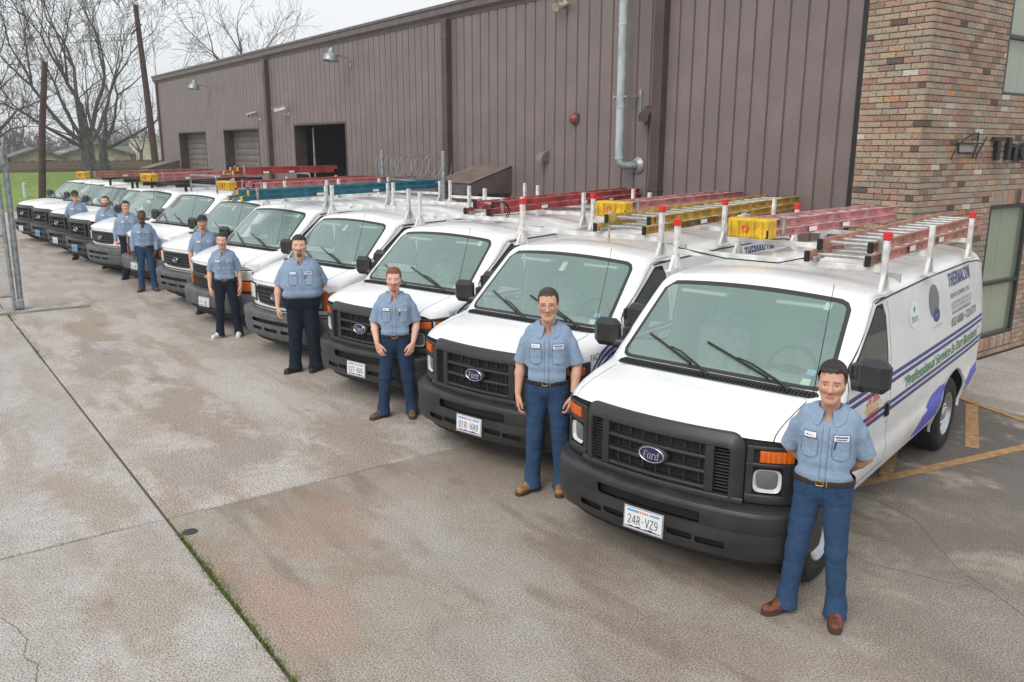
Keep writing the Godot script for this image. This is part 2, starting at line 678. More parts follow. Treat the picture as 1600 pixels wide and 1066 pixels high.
	worn("boot_brown", lin(0.23, 0.070, 0.032), 0.55, 0.6, 1.0, 6.0, 72)
	worn("boot_drab", lin(0.17, 0.105, 0.068), 0.8, 0.7, 1.0, 6.0, 73)
	worn("shoe_black", lin(0.012, 0.012, 0.013), 0.5, 0.8, 1.0, 6.0, 74)
	worn("shoe_white", lin(0.70, 0.70, 0.68), 0.6, 0.85, 1.0, 6.0, 75)
	mat("sole", lin(0.055, 0.040, 0.028), 0.85)
	mat("sole_white", lin(0.55, 0.55, 0.53), 0.8)
	mat("belt_black", lin(0.012, 0.010, 0.010), 0.5)
	mat("belt_brown", lin(0.028, 0.018, 0.014), 0.5)
	mat("brass", lin(0.75, 0.50, 0.20), 0.25, 0.9)
	mat("patch_white", lin(0.72, 0.73, 0.76), 0.9)
	mat("thread_blue", lin(0.03, 0.05, 0.16), 0.9)
	mat("undershirt", lin(0.75, 0.75, 0.74), 0.95)
	mat("cap_dark", lin(0.022, 0.024, 0.032), 0.9)
	mat("button", lin(0.30, 0.38, 0.50), 0.4)
	var ey := mat("eye", Color.WHITE, 0.15)
	ey.vertex_color_use_as_albedo = true
	mat("spectacle", lin(0.05, 0.045, 0.04), 0.3, 0.5)
	# ground
	worn("kerb_concrete", lin(0.40, 0.375, 0.345), 0.9, 0.8, 1.0, 0.8, 77)
	mat("earth", lin(0.14, 0.12, 0.095), 0.95)

# ---------------------------------------------------------------- ground
# One picture of stains per slab: base colour, broad cloudy wear, streaks and round stains; stains = [x, z, rx, rz, colour, strength]
func slab_material(called: String, x0: float, z0: float, x1: float, z1: float, px: int, ca: Color, cb: Color, cc: Color, stains: Array, s: int) -> StandardMaterial3D:
	var w := px
	var h := clampi(int(px * (z1 - z0) / (x1 - x0)), 64, 1024)
	var im := Image.create(w, h, false, Image.FORMAT_RGB8)
	var n1 := noise(0.7, s, 6)
	var n2 := noise(0.9, s + 1, 4)
	var n3 := noise(6.0, s + 2, 3)
	var drip := RandomNumberGenerator.new()
	drip.seed = s
	var all := stains.duplicate()
	for k2 in 22:
		var r := drip.randf_range(0.03, 0.13)
		all.append([drip.randf_range(x0, x1), drip.randf_range(z0, z1), r * drip.randf_range(1.0, 2.2), r, lin(0.10, 0.078, 0.06), drip.randf_range(0.25, 0.6)])
	var bytes := PackedByteArray()
	bytes.resize(w * h * 3)
	var k := 0
	for j in h:
		var z := lerpf(z0, z1, (j + 0.5) / h)
		for i in w:
			var x := lerpf(x0, x1, (i + 0.5) / w)
			var a := n1.get_noise_2d(x, z * 1.5)
			var b := n2.get_noise_2d(x * 0.45, z * 2.2)
			var g := n3.get_noise_2d(x, z)
			var c := ca.lerp(cb, smoothstep(-0.28, 0.32, a)).lerp(cc, smoothstep(0.02, 0.45, b) * 0.75)
			c = c * (1.0 + g * 0.10)
			for q in all:
				var d: float = Vector2((x - q[0]) / q[2], (z - q[1]) / q[3]).length() + a * 0.9 + g * 0.25
				if d < 1.0:
					c = c.lerp(q[4], q[5] * smoothstep(1.0, 0.45, d))
			c = c.lerp(c.linear_to_srgb(), 0.78)
			bytes[k] = clampi(int(c.r * 255.0 + 0.5), 0, 255)
			bytes[k + 1] = clampi(int(c.g * 255.0 + 0.5), 0, 255)
			bytes[k + 2] = clampi(int(c.b * 255.0 + 0.5), 0, 255)
			k += 3
	im = Image.create_from_data(w, h, false, Image.FORMAT_RGB8, bytes)
	var m := mat(called, Color.WHITE, 0.88, 0.0, 0.4)
	m.albedo_texture = ImageTexture.create_from_image(im)
	m.detail_enabled = true
	m.detail_blend_mode = BaseMaterial3D.BLEND_MODE_MUL
	m.detail_uv_layer = BaseMaterial3D.DETAIL_UV_2
	m.uv2_triplanar = true
	m.uv2_world_triplanar = true
	return m

# a slab of paving with a chamfered rim, its picture laid over its whole top
func slab(called: String, x0: float, z0: float, x1: float, z1: float, m: Material, parent: Node3D, gap := 0.012) -> MeshInstance3D:
	var g := G.new()
	var b := 0.012
	var a := [x0 + gap, z0 + gap, x1 - gap, z1 - gap]
	var f := func(x: float, y: float, z: float) -> Array: return [Vector3(x, y, z), Vector2((x - x0) / (x1 - x0), (z - z0) / (z1 - z0))]
	var top := [f.call(a[0] + b, 0.0, a[3] - b), f.call(a[2] - b, 0.0, a[3] - b), f.call(a[2] - b, 0.0, a[1] + b), f.call(a[0] + b, 0.0, a[1] + b)]
	var mid := [f.call(a[0], -b, a[3]), f.call(a[2], -b, a[3]), f.call(a[2], -b, a[1]), f.call(a[0], -b, a[1])]
	var low := [f.call(a[0], -0.15, a[3]), f.call(a[2], -0.15, a[3]), f.call(a[2], -0.15, a[1]), f.call(a[0], -0.15, a[1])]
	g.quad(top[0][0], top[1][0], top[2][0], top[3][0], top[0][1], top[1][1], top[2][1], top[3][1])
	for i in 4:
		var k := (i + 1) % 4
		g.quad(mid[i][0], mid[k][0], top[k][0], top[i][0], mid[i][1], mid[k][1], top[k][1], top[i][1])
		g.quad(low[i][0], low[k][0], mid[k][0], mid[i][0], low[i][1], low[k][1], mid[k][1], mid[i][1])
	return put(called, g, m, parent)

func ground() -> void:
	var g := G.new()
	g.quad(Vector3(-700, -0.06, 400), Vector3(300, -0.06, 400), Vector3(300, -0.06, -500), Vector3(-700, -0.06, -500))
	structure("ground", g, M.earth)
	var lot := Node3D.new()
	lot.name = "paved_lot"
	add_child(lot)
	tag(lot, "stained concrete lot cast in big slabs", "", "", "structure")
	var speck := cloud(1024, 0.10, 80, [[0.16, grey(0.52)], [0.34, grey(0.78)], [0.52, grey(0.89)], [0.74, grey(1.0)]], 6)
	var coarse := cloud(1024, 0.10, 81, [[0.16, grey(0.54)], [0.36, grey(0.75)], [0.60, grey(0.84)], [0.70, grey(0.89)], [0.76, grey(1.0)]], 6)
	var rust := lin(0.30, 0.165, 0.10)
	var dark := lin(0.10, 0.082, 0.070)
	var pale := lin(0.52, 0.49, 0.45)
	# lit concrete near the camera's left, two slabs parted by a cross joint
	var near := slab_material("concrete_pale", -6.95, -1.55, 6.0, 6.0, 640, lin(0.285, 0.242, 0.212), lin(0.34, 0.30, 0.268), lin(0.24, 0.185, 0.143), [[-5.6, -1.0, 1.0, 0.35, lin(0.215, 0.15, 0.10), 0.6], [-5.76, -0.86, 0.13, 0.07, lin(0.13, 0.085, 0.06), 0.8], [-5.6, -0.8, 0.5, 0.16, lin(0.20, 0.14, 0.10), 0.5], [-4.6, 0.4, 1.3, 0.6, lin(0.35, 0.31, 0.28), 0.5]], 90)
	var near2 := slab_material("concrete_pale_far", -18.6, -1.55, -6.95, 6.0, 640, lin(0.295, 0.252, 0.222), lin(0.355, 0.315, 0.283), lin(0.25, 0.19, 0.147), [[-8.0, -1.1, 1.6, 0.35, lin(0.225, 0.155, 0.10), 0.6], [-10.5, 0.1, 1.4, 0.9, lin(0.21, 0.165, 0.145), 0.5]], 91)
	var mids := slab_material("concrete_stained", -18.2, -10.4, -6.95, -1.55, 1024, lin(0.275, 0.216, 0.172), lin(0.36, 0.308, 0.265), lin(0.205, 0.138, 0.094), [
		[-9.3, -2.6, 2.2, 0.45, lin(0.185, 0.125, 0.088), 0.75], [-8.0, -2.4, 1.0, 0.7, lin(0.205, 0.170, 0.150), 0.7], [-7.6, -3.6, 1.1, 0.5, lin(0.175, 0.120, 0.088), 0.7],
		[-13.5, -2.2, 1.8, 0.45, lin(0.175, 0.135, 0.112), 0.7], [-11.5, -2.6, 0.7, 0.25, lin(0.145, 0.105, 0.082), 0.7], [-15.5, -2.6, 1.6, 0.4, lin(0.20, 0.132, 0.082), 0.7],
		[-7.6, -4.7, 0.7, 0.35, dark, 0.5], [-10.3, -3.5, 1.6, 0.5, pale, 0.4]], 92)
	var farm := slab_material("concrete_far", -46.0, -10.4, -18.2, -1.55, 768, lin(0.275, 0.216, 0.172), lin(0.35, 0.298, 0.255), lin(0.205, 0.138, 0.096), [[-20.0, -2.6, 2.4, 0.5, lin(0.27, 0.20, 0.15), 0.6]], 93)
	var worn_slab := slab_material("concrete_worn", -6.95, -10.4, 6.0, -1.55, 1024, lin(0.222, 0.160, 0.112), lin(0.290, 0.226, 0.168), lin(0.142, 0.094, 0.066), [
		[-5.9, -2.4, 0.75, 0.9, rust, 0.62], [-5.0, -1.9, 0.9, 0.42, lin(0.36, 0.20, 0.13), 0.7], [-4.55, -2.5, 0.5, 0.35, lin(0.34, 0.28, 0.23), 0.6], [-6.2, -3.4, 0.5, 0.5, lin(0.38, 0.27, 0.20), 0.5],
		[-5.6, -3.2, 0.7, 0.55, lin(0.42, 0.39, 0.35), 0.55], [-4.6, -3.2, 0.9, 0.5, lin(0.37, 0.34, 0.31), 0.5], [-3.6, -2.6, 0.7, 0.6, lin(0.36, 0.335, 0.30), 0.5],
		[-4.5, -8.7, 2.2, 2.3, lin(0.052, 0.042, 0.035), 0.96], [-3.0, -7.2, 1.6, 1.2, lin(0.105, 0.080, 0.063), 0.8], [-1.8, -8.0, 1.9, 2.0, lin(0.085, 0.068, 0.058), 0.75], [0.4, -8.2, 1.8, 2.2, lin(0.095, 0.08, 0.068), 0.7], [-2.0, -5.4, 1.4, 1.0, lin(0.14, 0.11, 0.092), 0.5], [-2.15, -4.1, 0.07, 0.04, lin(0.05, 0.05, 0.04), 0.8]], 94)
	var walk := slab_material("concrete_walk", -5.54, -22.0, 6.0, -10.4, 256, lin(0.27, 0.228, 0.19), lin(0.33, 0.285, 0.245), lin(0.21, 0.165, 0.13), [[-4.6, -10.7, 1.4, 0.3, lin(0.16, 0.125, 0.10), 0.7]], 95)
	for q in [[near, speck, 0.55], [near2, speck, 0.5], [mids, speck, 0.42], [farm, speck, 0.35], [worn_slab, coarse, 0.55], [walk, speck, 0.42]]:
		var m: StandardMaterial3D = q[0]
		m.detail_albedo = q[1]
		m.uv2_scale = Vector3.ONE * q[2]
	for q in [[-6.95, -1.55, 6.0, 6.0, near], [-18.6, -1.55, -6.95, 6.0, near2], [-18.2, -10.4, -6.95, -1.55, mids], [-46.0, -10.4, -18.2, -1.55, farm], [-6.95, -10.4, 6.0, -1.55, worn_slab], [-5.54, -22.0, 6.0, -10.4, walk], [-46.0, -1.55, -18.6, 6.0, farm]]:
		slab("concrete_slab", q[0], q[1], q[2], q[3], q[4], lot)
	# the bed of earth in the joints, a little below the slabs' tops
	var bed := G.new()
	bed.box(Vector3(-20, -0.09, -1.55), Vector3(60, 0.14, 0.05))
	bed.box(Vector3(-6.95, -0.09, -4.0), Vector3(0.05, 0.14, 18.0))
	put("joint_filling", bed, M.dirt, lot)
	# orange bay lines
	var y := 0.004
	for q in [["painted_line", Vector2(-3.93, -6.85), Vector2(-3.25, -10.25), 0.115], ["painted_line", Vector2(-4.50, -10.30), Vector2(-3.76, -8.75), 0.13], ["painted_line", Vector2(-4.62, -8.85), Vector2(-3.88, -7.30), 0.12], ["painted_line", Vector2(-5.3, -10.68), Vector2(-2.6, -9.72), 0.10]]:
		var a: Vector2 = q[1]
		var b: Vector2 = q[2]
		var d := (b - a).normalized()
		var s := Vector2(-d.y, d.x) * float(q[3]) * 0.5
		var gg := G.new()
		gg.quad(Vector3(a.x - s.x, y, a.y - s.y), Vector3(a.x + s.x, y, a.y + s.y), Vector3(b.x + s.x, y, b.y + s.y), Vector3(b.x - s.x, y, b.y - s.y))
		if gg.n[0].y < 0:
			gg = G.new()
			gg.quad(Vector3(b.x - s.x, y, b.y - s.y), Vector3(b.x + s.x, y, b.y + s.y), Vector3(a.x + s.x, y, a.y + s.y), Vector3(a.x - s.x, y, a.y - s.y))
		put(q[0], gg, M.line_orange, lot)
		y += 0.001
	# cracks: thin dark slivers, slightly proud
	for path in [[[-6.1, -0.22], [-5.77, -0.33], [-5.62, -0.35], [-5.43, -0.31], [-5.28, -0.37], [-5.1, -0.33], [-4.6, -0.28]], [[-3.75, -6.75], [-3.2, -6.6], [-2.6, -6.05], [-2.0, -5.75], [-1.3, -5.25]], [[-3.0, -5.6], [-2.6, -5.75], [-2.2, -5.95]]]:
		var gc := G.new()
		var rr := RandomNumberGenerator.new()
		rr.seed = 5
		var pts := []
		for i in path.size() - 1:
			var a := Vector2(path[i][0], path[i][1])
			var b := Vector2(path[i + 1][0], path[i + 1][1])
			for k in 8:
				pts.append(a.lerp(b, k / 8.0) + Vector2(rr.randf_range(-0.009, 0.009), rr.randf_range(-0.009, 0.009)))
		var rows := []
		for i in pts.size():
			var d: Vector2 = (pts[mini(i + 1, pts.size() - 1)] - pts[maxi(i - 1, 0)]).normalized()
			var ww: float = rr.randf_range(0.0012, 0.003)
			rows.append(PackedVector3Array([Vector3(pts[i].x - d.y * ww, 0.003, pts[i].y + d.x * ww), Vector3(pts[i].x + d.y * ww, 0.003, pts[i].y - d.x * ww)]))
		gc.grid(rows)
		put("crack", gc, M.earth, lot)
	# moss and grass that grow out of the long joint
	var rng := RandomNumberGenerator.new()
	rng.seed = 7
	var tuft := G.new()
	for i in 5200:
		var u := rng.randf()
		var x := lerpf(-6.6, -1.5, pow(u, 0.9))
		var thick := 0.5 + 0.5 * sin(x * 5.3) * sin(x * 2.1 + 1.0)
		if rng.randf() > thick + 0.25:
			continue
		blade(tuft, Vector3(x, -0.02, -1.55 + rng.randfn(0.0, 0.020 + 0.012 * thick)), rng.randf_range(0.018, 0.045), rng)
	for i in 500:
		blade(tuft, Vector3(rng.randf_range(-16.5, -13.5) if i % 3 else rng.randf_range(-18.0, -17.0), -0.02, -1.55 + rng.randfn(0.0, 0.03)), rng.randf_range(0.02, 0.05), rng)
	for i in 900:
		var zz := rng.randf_range(-1.2, 1.4)
		blade(tuft, Vector3(-6.95 + rng.randfn(0.0, 0.012), -0.02, zz), rng.randf_range(0.012, 0.026), rng)
	tag(put("joint_grass", tuft, M.moss), "moss and short grass growing out of the slab joint", "grass", "", "stuff")
	# lawn that rises to the fence, and the road in front of it
	var rows := []
	for i in 13:
		var row := PackedVector3Array()
		for j in 17:
			var d := 47.0 + i * 5.0
			var zz := -60.0 + j * 7.5
			row.append(Vector3(-d + (4.0 if j > 14 else 0.0), -0.05 + smoothstep(47.0, 92.0, d) * 1.35 + 0.06 * sin(zz * 0.7 + d), zz))
		rows.append(row)
	var lg := G.new()
	lg.grid(rows, false, false)
	if lg.n[40].y < 0:
		lg = G.new()
		lg.grid(rows, false, false, true)
	structure("lawn", lg, M.lawn)
	var road := G.new()
	road.quad(Vector3(-47.5, -0.03, 60), Vector3(-45.9, -0.03, 60), Vector3(-45.9, -0.03, -60), Vector3(-47.5, -0.03, -60))
	structure("road", road, M.road_far)

func blade(g: G, at: Vector3, h: float, rng: RandomNumberGenerator) -> void:
	var a := rng.randf() * TAU
	var side := Vector3(cos(a), 0, sin(a)) * h * 0.16
	var lean := Vector3(rng.randfn(0, 0.35), 1.0, rng.randfn(0, 0.35)) * h
	g.tri(at - side, at + side, at + lean)

# ---------------------------------------------------------------- metal building and brick office
const WALL := -10.45
const BRICK_X := -5.54
const EAVE := 5.76

# one ribbed sheet between x0 and x1 (x1 < x0) from y0 to y1, a thin folded sheet
func ribbed(x0: float, x1: float, y0: float, y1: float, ribs := 3) -> G:
	var g := G.new()
	var pitch := (x0 - x1) / ribs
	var line := []
	for i in ribs:
		var x := x0 - i * pitch
		for q in [[0.0, 0.030], [0.02, 0.033], [0.30, 0.036], [0.60, 0.041], [0.83, 0.038], [0.85, 0.035], [0.885, 0.0], [0.965, 0.0]]:
			line.append(Vector2(x - q[0] * pitch, WALL + q[1]))
	line.append(Vector2(x1 + 0.0005, WALL + 0.030))
	for i in line.size() - 1:
		var a: Vector2 = line[i]
		var b: Vector2 = line[i + 1]
		g.quad(Vector3(b.x, y0, b.y), Vector3(a.x, y0, a.y), Vector3(a.x, y1, a.y), Vector3(b.x, y1, b.y))
	return g

func building() -> void:
	var hall := base("metal_warehouse", "long brown ribbed metal warehouse with three roller door openings", "building", Vector3.ZERO)
	var stops := [-6.45, -9.95, -16.45, -21.71, -25.38, -27.3, -28.41, -32.06, -34.21, -37.92, -40.7]
	var doors := {-25.38: 3.68, -32.06: 3.62, -37.92: 3.58}
	for i in stops.size() - 1:
		var a: float = stops[i]
		var b: float = stops[i + 1]
		var n := maxi(1, int(round((a - b) / 0.915)))
		var y0: float = doors.get(b, 0.0)
		for k in n:
			put("wall_panel", ribbed(lerpf(a, b, float(k) / n), lerpf(a, b, float(k + 1) / n), y0, EAVE), M.wall_brown, hall)
	# body behind the sheets: end wall, back wall, roof
	var g := G.new()
	g.box(Vector3(-40.66, 2.9, -20.5), Vector3(0.06, 5.8, 20.0))
	put("end_wall", g, M.wall_brown, hall)
	g = G.new()
	g.box(Vector3(-23.5, 2.9, -30.5), Vector3(34.3, 5.8, 0.1))
	put("rear_wall", g, M.wall_brown, hall)
	g = G.new()
	g.quad(Vector3(-40.9, 6.02, -10.35), Vector3(-6.3, 6.02, -10.35), Vector3(-6.3, 7.6, -30.6), Vector3(-40.9, 7.6, -30.6))
	g.quad(Vector3(-40.9, 7.5, -30.6), Vector3(-6.3, 7.5, -30.6), Vector3(-6.3, 5.9, -10.45), Vector3(-40.9, 5.9, -10.45))
	put("roof", g, M.fascia_brown, hall)
	# eave gutter, stepped like a rolled trim
	g = G.new()
	var prof := [[-0.02, 5.74], [0.05, 5.74], [0.07, 5.80], [0.15, 5.86], [0.155, 5.98], [0.185, 6.0], [0.185, 6.06], [0.165, 6.06], [-0.02, 6.03]]
	for i in prof.size() - 1:
		var p: Array = prof[i]
		var q: Array = prof[i + 1]
		g.quad(Vector3(-40.95, p[1], WALL + p[0]), Vector3(-6.45, p[1], WALL + p[0]), Vector3(-6.45, q[1], WALL + q[0]), Vector3(-40.95, q[1], WALL + q[0]))
	var cap := PackedVector2Array()
	for q in prof:
		cap.append(Vector2(WALL + q[0], q[1]))
	var e := G.new()
	e.prism(cap, 0.0, 0.01)
	g.join(e, Transform3D(Basis(Vector3.UP, -PI / 2), Vector3(-40.95, 0, 0)))
	put("eave_gutter", g, M.fascia_brown, hall)
	g = G.new()
	g.box(Vector3(-40.62, 2.9, WALL + 0.05), Vector3(0.16, 5.7, 0.13), 0.008)
	put("corner_trim", g, M.trim_brown, hall)
	g = G.new()
	g.box(Vector3(-6.43, 3.0, WALL + 0.02), Vector3(0.10, 6.0, 0.08))
	put("corner_trim", g, M.sign_black, hall)
	for x in [-9.95, -16.40, -27.25]:
		g = G.new()
		g.box(Vector3(x, 2.88, WALL + 0.115), Vector3(0.21, 5.74, 0.15), 0.012)
		g.box(Vector3(x, 5.35, WALL + 0.115), Vector3(0.225, 0.05, 0.165), 0.004)
		g.box(Vector3(x, 2.35, WALL + 0.115), Vector3(0.225, 0.05, 0.165), 0.004)
		put("downspout", g, M.trim_brown, hall)
	# door openings: jambs, head, then a slatted door or the open bay
	for b in doors:
		var x0: float = b
		var x1: float = stops[stops.find(b) - 1]
		var top: float = doors[b]
		var dr := 0.34
		for s in [[x0, 1.0], [x1, -1.0]]:
			g = G.new()
			g.box(Vector3(s[0] + 0.03 * s[1], top * 0.5, WALL - dr * 0.5 + 0.02), Vector3(0.06, top, dr + 0.04), 0.004)
			put("door_jamb", g, M.trim_brown, hall)
		g = G.new()
		g.box(Vector3((x0 + x1) * 0.5, top + 0.005, WALL - dr * 0.5 + 0.02), Vector3(x1 - x0, 0.06, dr + 0.05), 0.004)
		put("door_head", g, M.trim_brown, hall)
		if b != -25.38:
			var d := joint("roller_door", hall)
			var n := 16
			for k in n:
				g = G.new()
				var y := top * (k + 0.5) / n
				var hh := top / n
				var rows := []
				for q in [[-0.5, 0.0], [-0.44, 0.016], [-0.25, 0.026], [0.1, 0.026], [0.32, 0.018], [0.42, 0.002], [0.5, 0.0]]:
					rows.append(PackedVector3Array([Vector3(x0 + 0.06, y + q[0] * hh, WALL - dr + q[1]), Vector3(x1 - 0.06, y + q[0] * hh, WALL - dr + q[1])]))
				g.grid(rows, false, false, true)
				put("slat", g, M.door_brown, d)
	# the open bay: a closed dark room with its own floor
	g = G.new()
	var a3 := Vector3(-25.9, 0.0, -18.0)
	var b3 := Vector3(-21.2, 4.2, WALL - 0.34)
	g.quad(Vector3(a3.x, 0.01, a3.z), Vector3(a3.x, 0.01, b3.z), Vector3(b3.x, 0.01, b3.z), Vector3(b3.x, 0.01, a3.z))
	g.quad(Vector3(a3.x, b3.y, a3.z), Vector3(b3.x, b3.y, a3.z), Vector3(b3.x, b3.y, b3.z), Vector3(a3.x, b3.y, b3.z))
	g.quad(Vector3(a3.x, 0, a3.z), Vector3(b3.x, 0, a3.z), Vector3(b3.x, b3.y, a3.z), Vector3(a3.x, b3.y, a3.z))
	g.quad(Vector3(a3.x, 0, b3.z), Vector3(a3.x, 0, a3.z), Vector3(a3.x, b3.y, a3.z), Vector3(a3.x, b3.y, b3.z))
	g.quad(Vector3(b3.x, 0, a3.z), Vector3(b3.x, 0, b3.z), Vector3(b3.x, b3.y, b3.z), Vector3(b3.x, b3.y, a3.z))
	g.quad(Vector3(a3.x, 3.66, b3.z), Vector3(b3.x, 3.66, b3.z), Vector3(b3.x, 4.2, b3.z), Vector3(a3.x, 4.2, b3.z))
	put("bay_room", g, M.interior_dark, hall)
	g = G.new()
	g.rod(Vector3(-24.95, 0.0, WALL - 0.42), Vector3(-24.95, 3.6, WALL - 0.42), 0.035)
	g.box(Vector3(-24.95, 1.4, WALL - 0.42), Vector3(0.10, 0.12, 0.06), 0.01)
	g.box(Vector3(-24.95, 2.6, WALL - 0.42), Vector3(0.10, 0.12, 0.06), 0.01)
	put("door_track", g, M.galvanised, hall)
	for k in 3:
		g = G.new()
		g.box(Vector3(-23.4, 1.0 + k * 0.9, -16.6), Vector3(3.2, 0.06, 0.6))
		g.box(Vector3(-23.0 + k * 0.3, 1.25 + k * 0.9, -16.5), Vector3(1.6, 0.4, 0.4))
		put("stock_shelf", g, M.door_brown, hall)
	brick_office()
	fittings()

func brick_office() -> void:
	var off := base("brick_office", "mottled brick office end of the building with tall green-blind windows", "building")
	var rng := RandomNumberGenerator.new()
	rng.seed = 21
	var tones := [lin(0.429, 0.342, 0.252), lin(0.403, 0.308, 0.231), lin(0.377, 0.255, 0.190), lin(0.416, 0.268, 0.204), lin(0.332, 0.208, 0.156), lin(0.468, 0.315, 0.238), lin(0.390, 0.335, 0.265), lin(0.364, 0.295, 0.224), lin(0.520, 0.268, 0.143), lin(0.600, 0.560, 0.500), lin(0.130, 0.096, 0.079), lin(0.273, 0.201, 0.152), lin(0.481, 0.355, 0.238), lin(0.325, 0.275, 0.224)]
	var odds := [14, 13, 13, 12, 9, 10, 12, 11, 3, 2, 3, 4, 7, 6]
	var pick := []
	for i in tones.size():
		for k in odds[i]:
			pick.append(i)
	var mats := []
	for i in tones.size():
		var m := worn("brick_tone_%d" % i, tones[i], 0.92, 0.82, 1.0, 5.0, 300 + i % 3, 0.0, 0.02)
		mats.append(m)
	var joined := worn("brick_mixed", Color.WHITE, 0.92, 0.82, 1.0, 5.0, 305, 0.0, 0.02)
	joined.vertex_color_use_as_albedo = true
	# mortar faces just behind the bricks' faces; left face (z plane) and the office front (x plane) with window holes
	var zc := -10.37
	var holes := [Rect2(-13.70, 0.30, 1.24, 1.95), Rect2(-13.70, 3.74, 1.34, 1.70), Rect2(-16.9, 0.30, 1.24, 1.95), Rect2(-16.9, 3.74, 1.34, 1.70)]
	var mg := G.new()
	mg.quad(Vector3(-6.40, 0, zc - 0.012), Vector3(BRICK_X - 0.012, 0, zc - 0.012), Vector3(BRICK_X - 0.012, 6.3, zc - 0.012), Vector3(-6.40, 6.3, zc - 0.012))
	var zs := [zc - 0.012, -12.36, -12.46, -13.70, -15.56, -15.66, -16.9, -22.0]
	var ys := [0.0, 0.30, 2.25, 3.74, 5.44, 6.3]
	for i in zs.size() - 1:
		for j in ys.size() - 1:
			var mz: float = (zs[i] + zs[i + 1]) * 0.5
			var my: float = (ys[j] + ys[j + 1]) * 0.5
			var open := false
			for h in holes:
				open = open or h.has_point(Vector2(mz, my))
			if not open:
				mg.quad(Vector3(BRICK_X - 0.012, ys[j], zs[i]), Vector3(BRICK_X - 0.012, ys[j], zs[i + 1]), Vector3(BRICK_X - 0.012, ys[j + 1], zs[i + 1]), Vector3(BRICK_X - 0.012, ys[j + 1], zs[i]))
	mg.box(Vector3(-7.2, 3.1, -22.0), Vector3(3.3, 6.3, 0.1))
	mg.quad(Vector3(-6.4, 6.3, zc), Vector3(BRICK_X, 6.3, zc), Vector3(BRICK_X, 6.3, -22), Vector3(-6.4, 6.3, -22))
	put("mortar_bed", mg, M.mortar, off)
	# lay the bricks out
	var list := []   # [centre, half run, height, along z?, tone, proud]
	var course := 0.0762
	var run := 0.2135
	for k in 82:
		var y := 0.02 + k * course
		var off_x := 0.0 if k % 2 == 0 else run * 0.5
		var quoin := 0.010 if k % 7 != 0 else -0.004
		var s := 0.0
		# left face, from the corner towards the metal sheets
		s = off_x - run
		while s < 0.86:
			var a := maxf(s, 0.0)
			var b := minf(s + run, 0.86)
			if b - a > 0.03:
				list.append([Vector3(BRICK_X - (a + b) * 0.5, y + course * 0.5, zc), b - a - 0.010, course - 0.010, false, pick[rng.randi() % pick.size()], (quoin if s < 0.62 else 0.0) + rng.randf_range(-0.0015, 0.002)])
			s += run
		s = (run * 0.5 - off_x) - run
		while s < 7.6:
			var a := maxf(s, 0.0)
			var b := minf(s + run, 7.6)
			s += run
			var spans := [[a, b]]
			for h in holes:
				if y + course * 0.8 > h.position.y - (0.19 if h.position.y < 1.0 else 0.0) and y + course * 0.2 < h.end.y + (0.21 if h.position.y < 1.0 else 0.0):
					var ha: float = zc - h.end.x
					var hb: float = zc - h.position.x
					var rest := []
					for q in spans:
						if q[0] < ha:
							rest.append([q[0], minf(q[1], ha)])
						if q[1] > hb:
							rest.append([maxf(q[0], hb), q[1]])
					spans = rest
			for q in spans:
				if q[1] - q[0] > 0.03:
					list.append([Vector3(BRICK_X, y + course * 0.5, zc - (q[0] + q[1]) * 0.5), q[1] - q[0] - 0.010, course - 0.010, true, pick[rng.randi() % pick.size()], (quoin if q[1] < 0.66 else 0.0) + rng.randf_range(-0.0015, 0.002)])
	# soldier courses over and under the low windows, bricks on end
	for h in [holes[0], holes[2]]:
		for k in 16:
			var z: float = h.end.x - 0.0387 - k * 0.0775
			list.append([Vector3(BRICK_X, h.end.y + 0.103, z), 0.0675, 0.195, true, pick[rng.randi() % pick.size()], 0.001])
			list.append([Vector3(BRICK_X, h.position.y - 0.093, z), 0.0675, 0.175, true, pick[rng.randi() % pick.size()], 0.012])
	var eye := Vector3(0, 3.04, 0)
	var order := range(list.size())
	var far := []
	for q in list:
		var c: Vector3 = q[0]
		far.append(eye.distance_to(c) + (50.0 if c.y < 1.75 or c.y > 4.9 or c.z < -14.2 else 0.0))
	order.sort_custom(func(a, b): return far[a] < far[b])
	var shapes := {}
	var rest := G.new()
	rest.tint = true
	for i in order.size():
		var q: Array = list[order[i]]
		var c: Vector3 = q[0]
		var x := Transform3D(Basis.IDENTITY, Vector3(c.x, c.y, c.z + q[5] - 0.04)) if not q[3] else Transform3D(Basis(Vector3.UP, PI / 2), Vector3(c.x + q[5] - 0.04, c.y, c.z))
		if i < 296:
			var key := "%.3f_%.3f" % [q[1], q[2]]
			if not shapes.has(key):
				var bg := G.new()
				bg.box(Vector3.ZERO, Vector3(q[1], q[2], 0.08), 0.004)
				shapes[key] = bg.mesh()
			put("brick", shapes[key], mats[q[4]], off, x)
		else:
			var bg := G.new()
			bg.tint = true
			var cc: Color = tones[q[4]]
			bg.col = cc.srgb_to_linear() * rng.randf_range(0.85, 1.12)
			bg.col.a = 1.0
			bg.box(Vector3.ZERO, Vector3(q[1], q[2], 0.08), 0.004)
			rest.join(bg, x)
	tag(put("brickwork", rest, joined, off), "", "", "", "stuff")
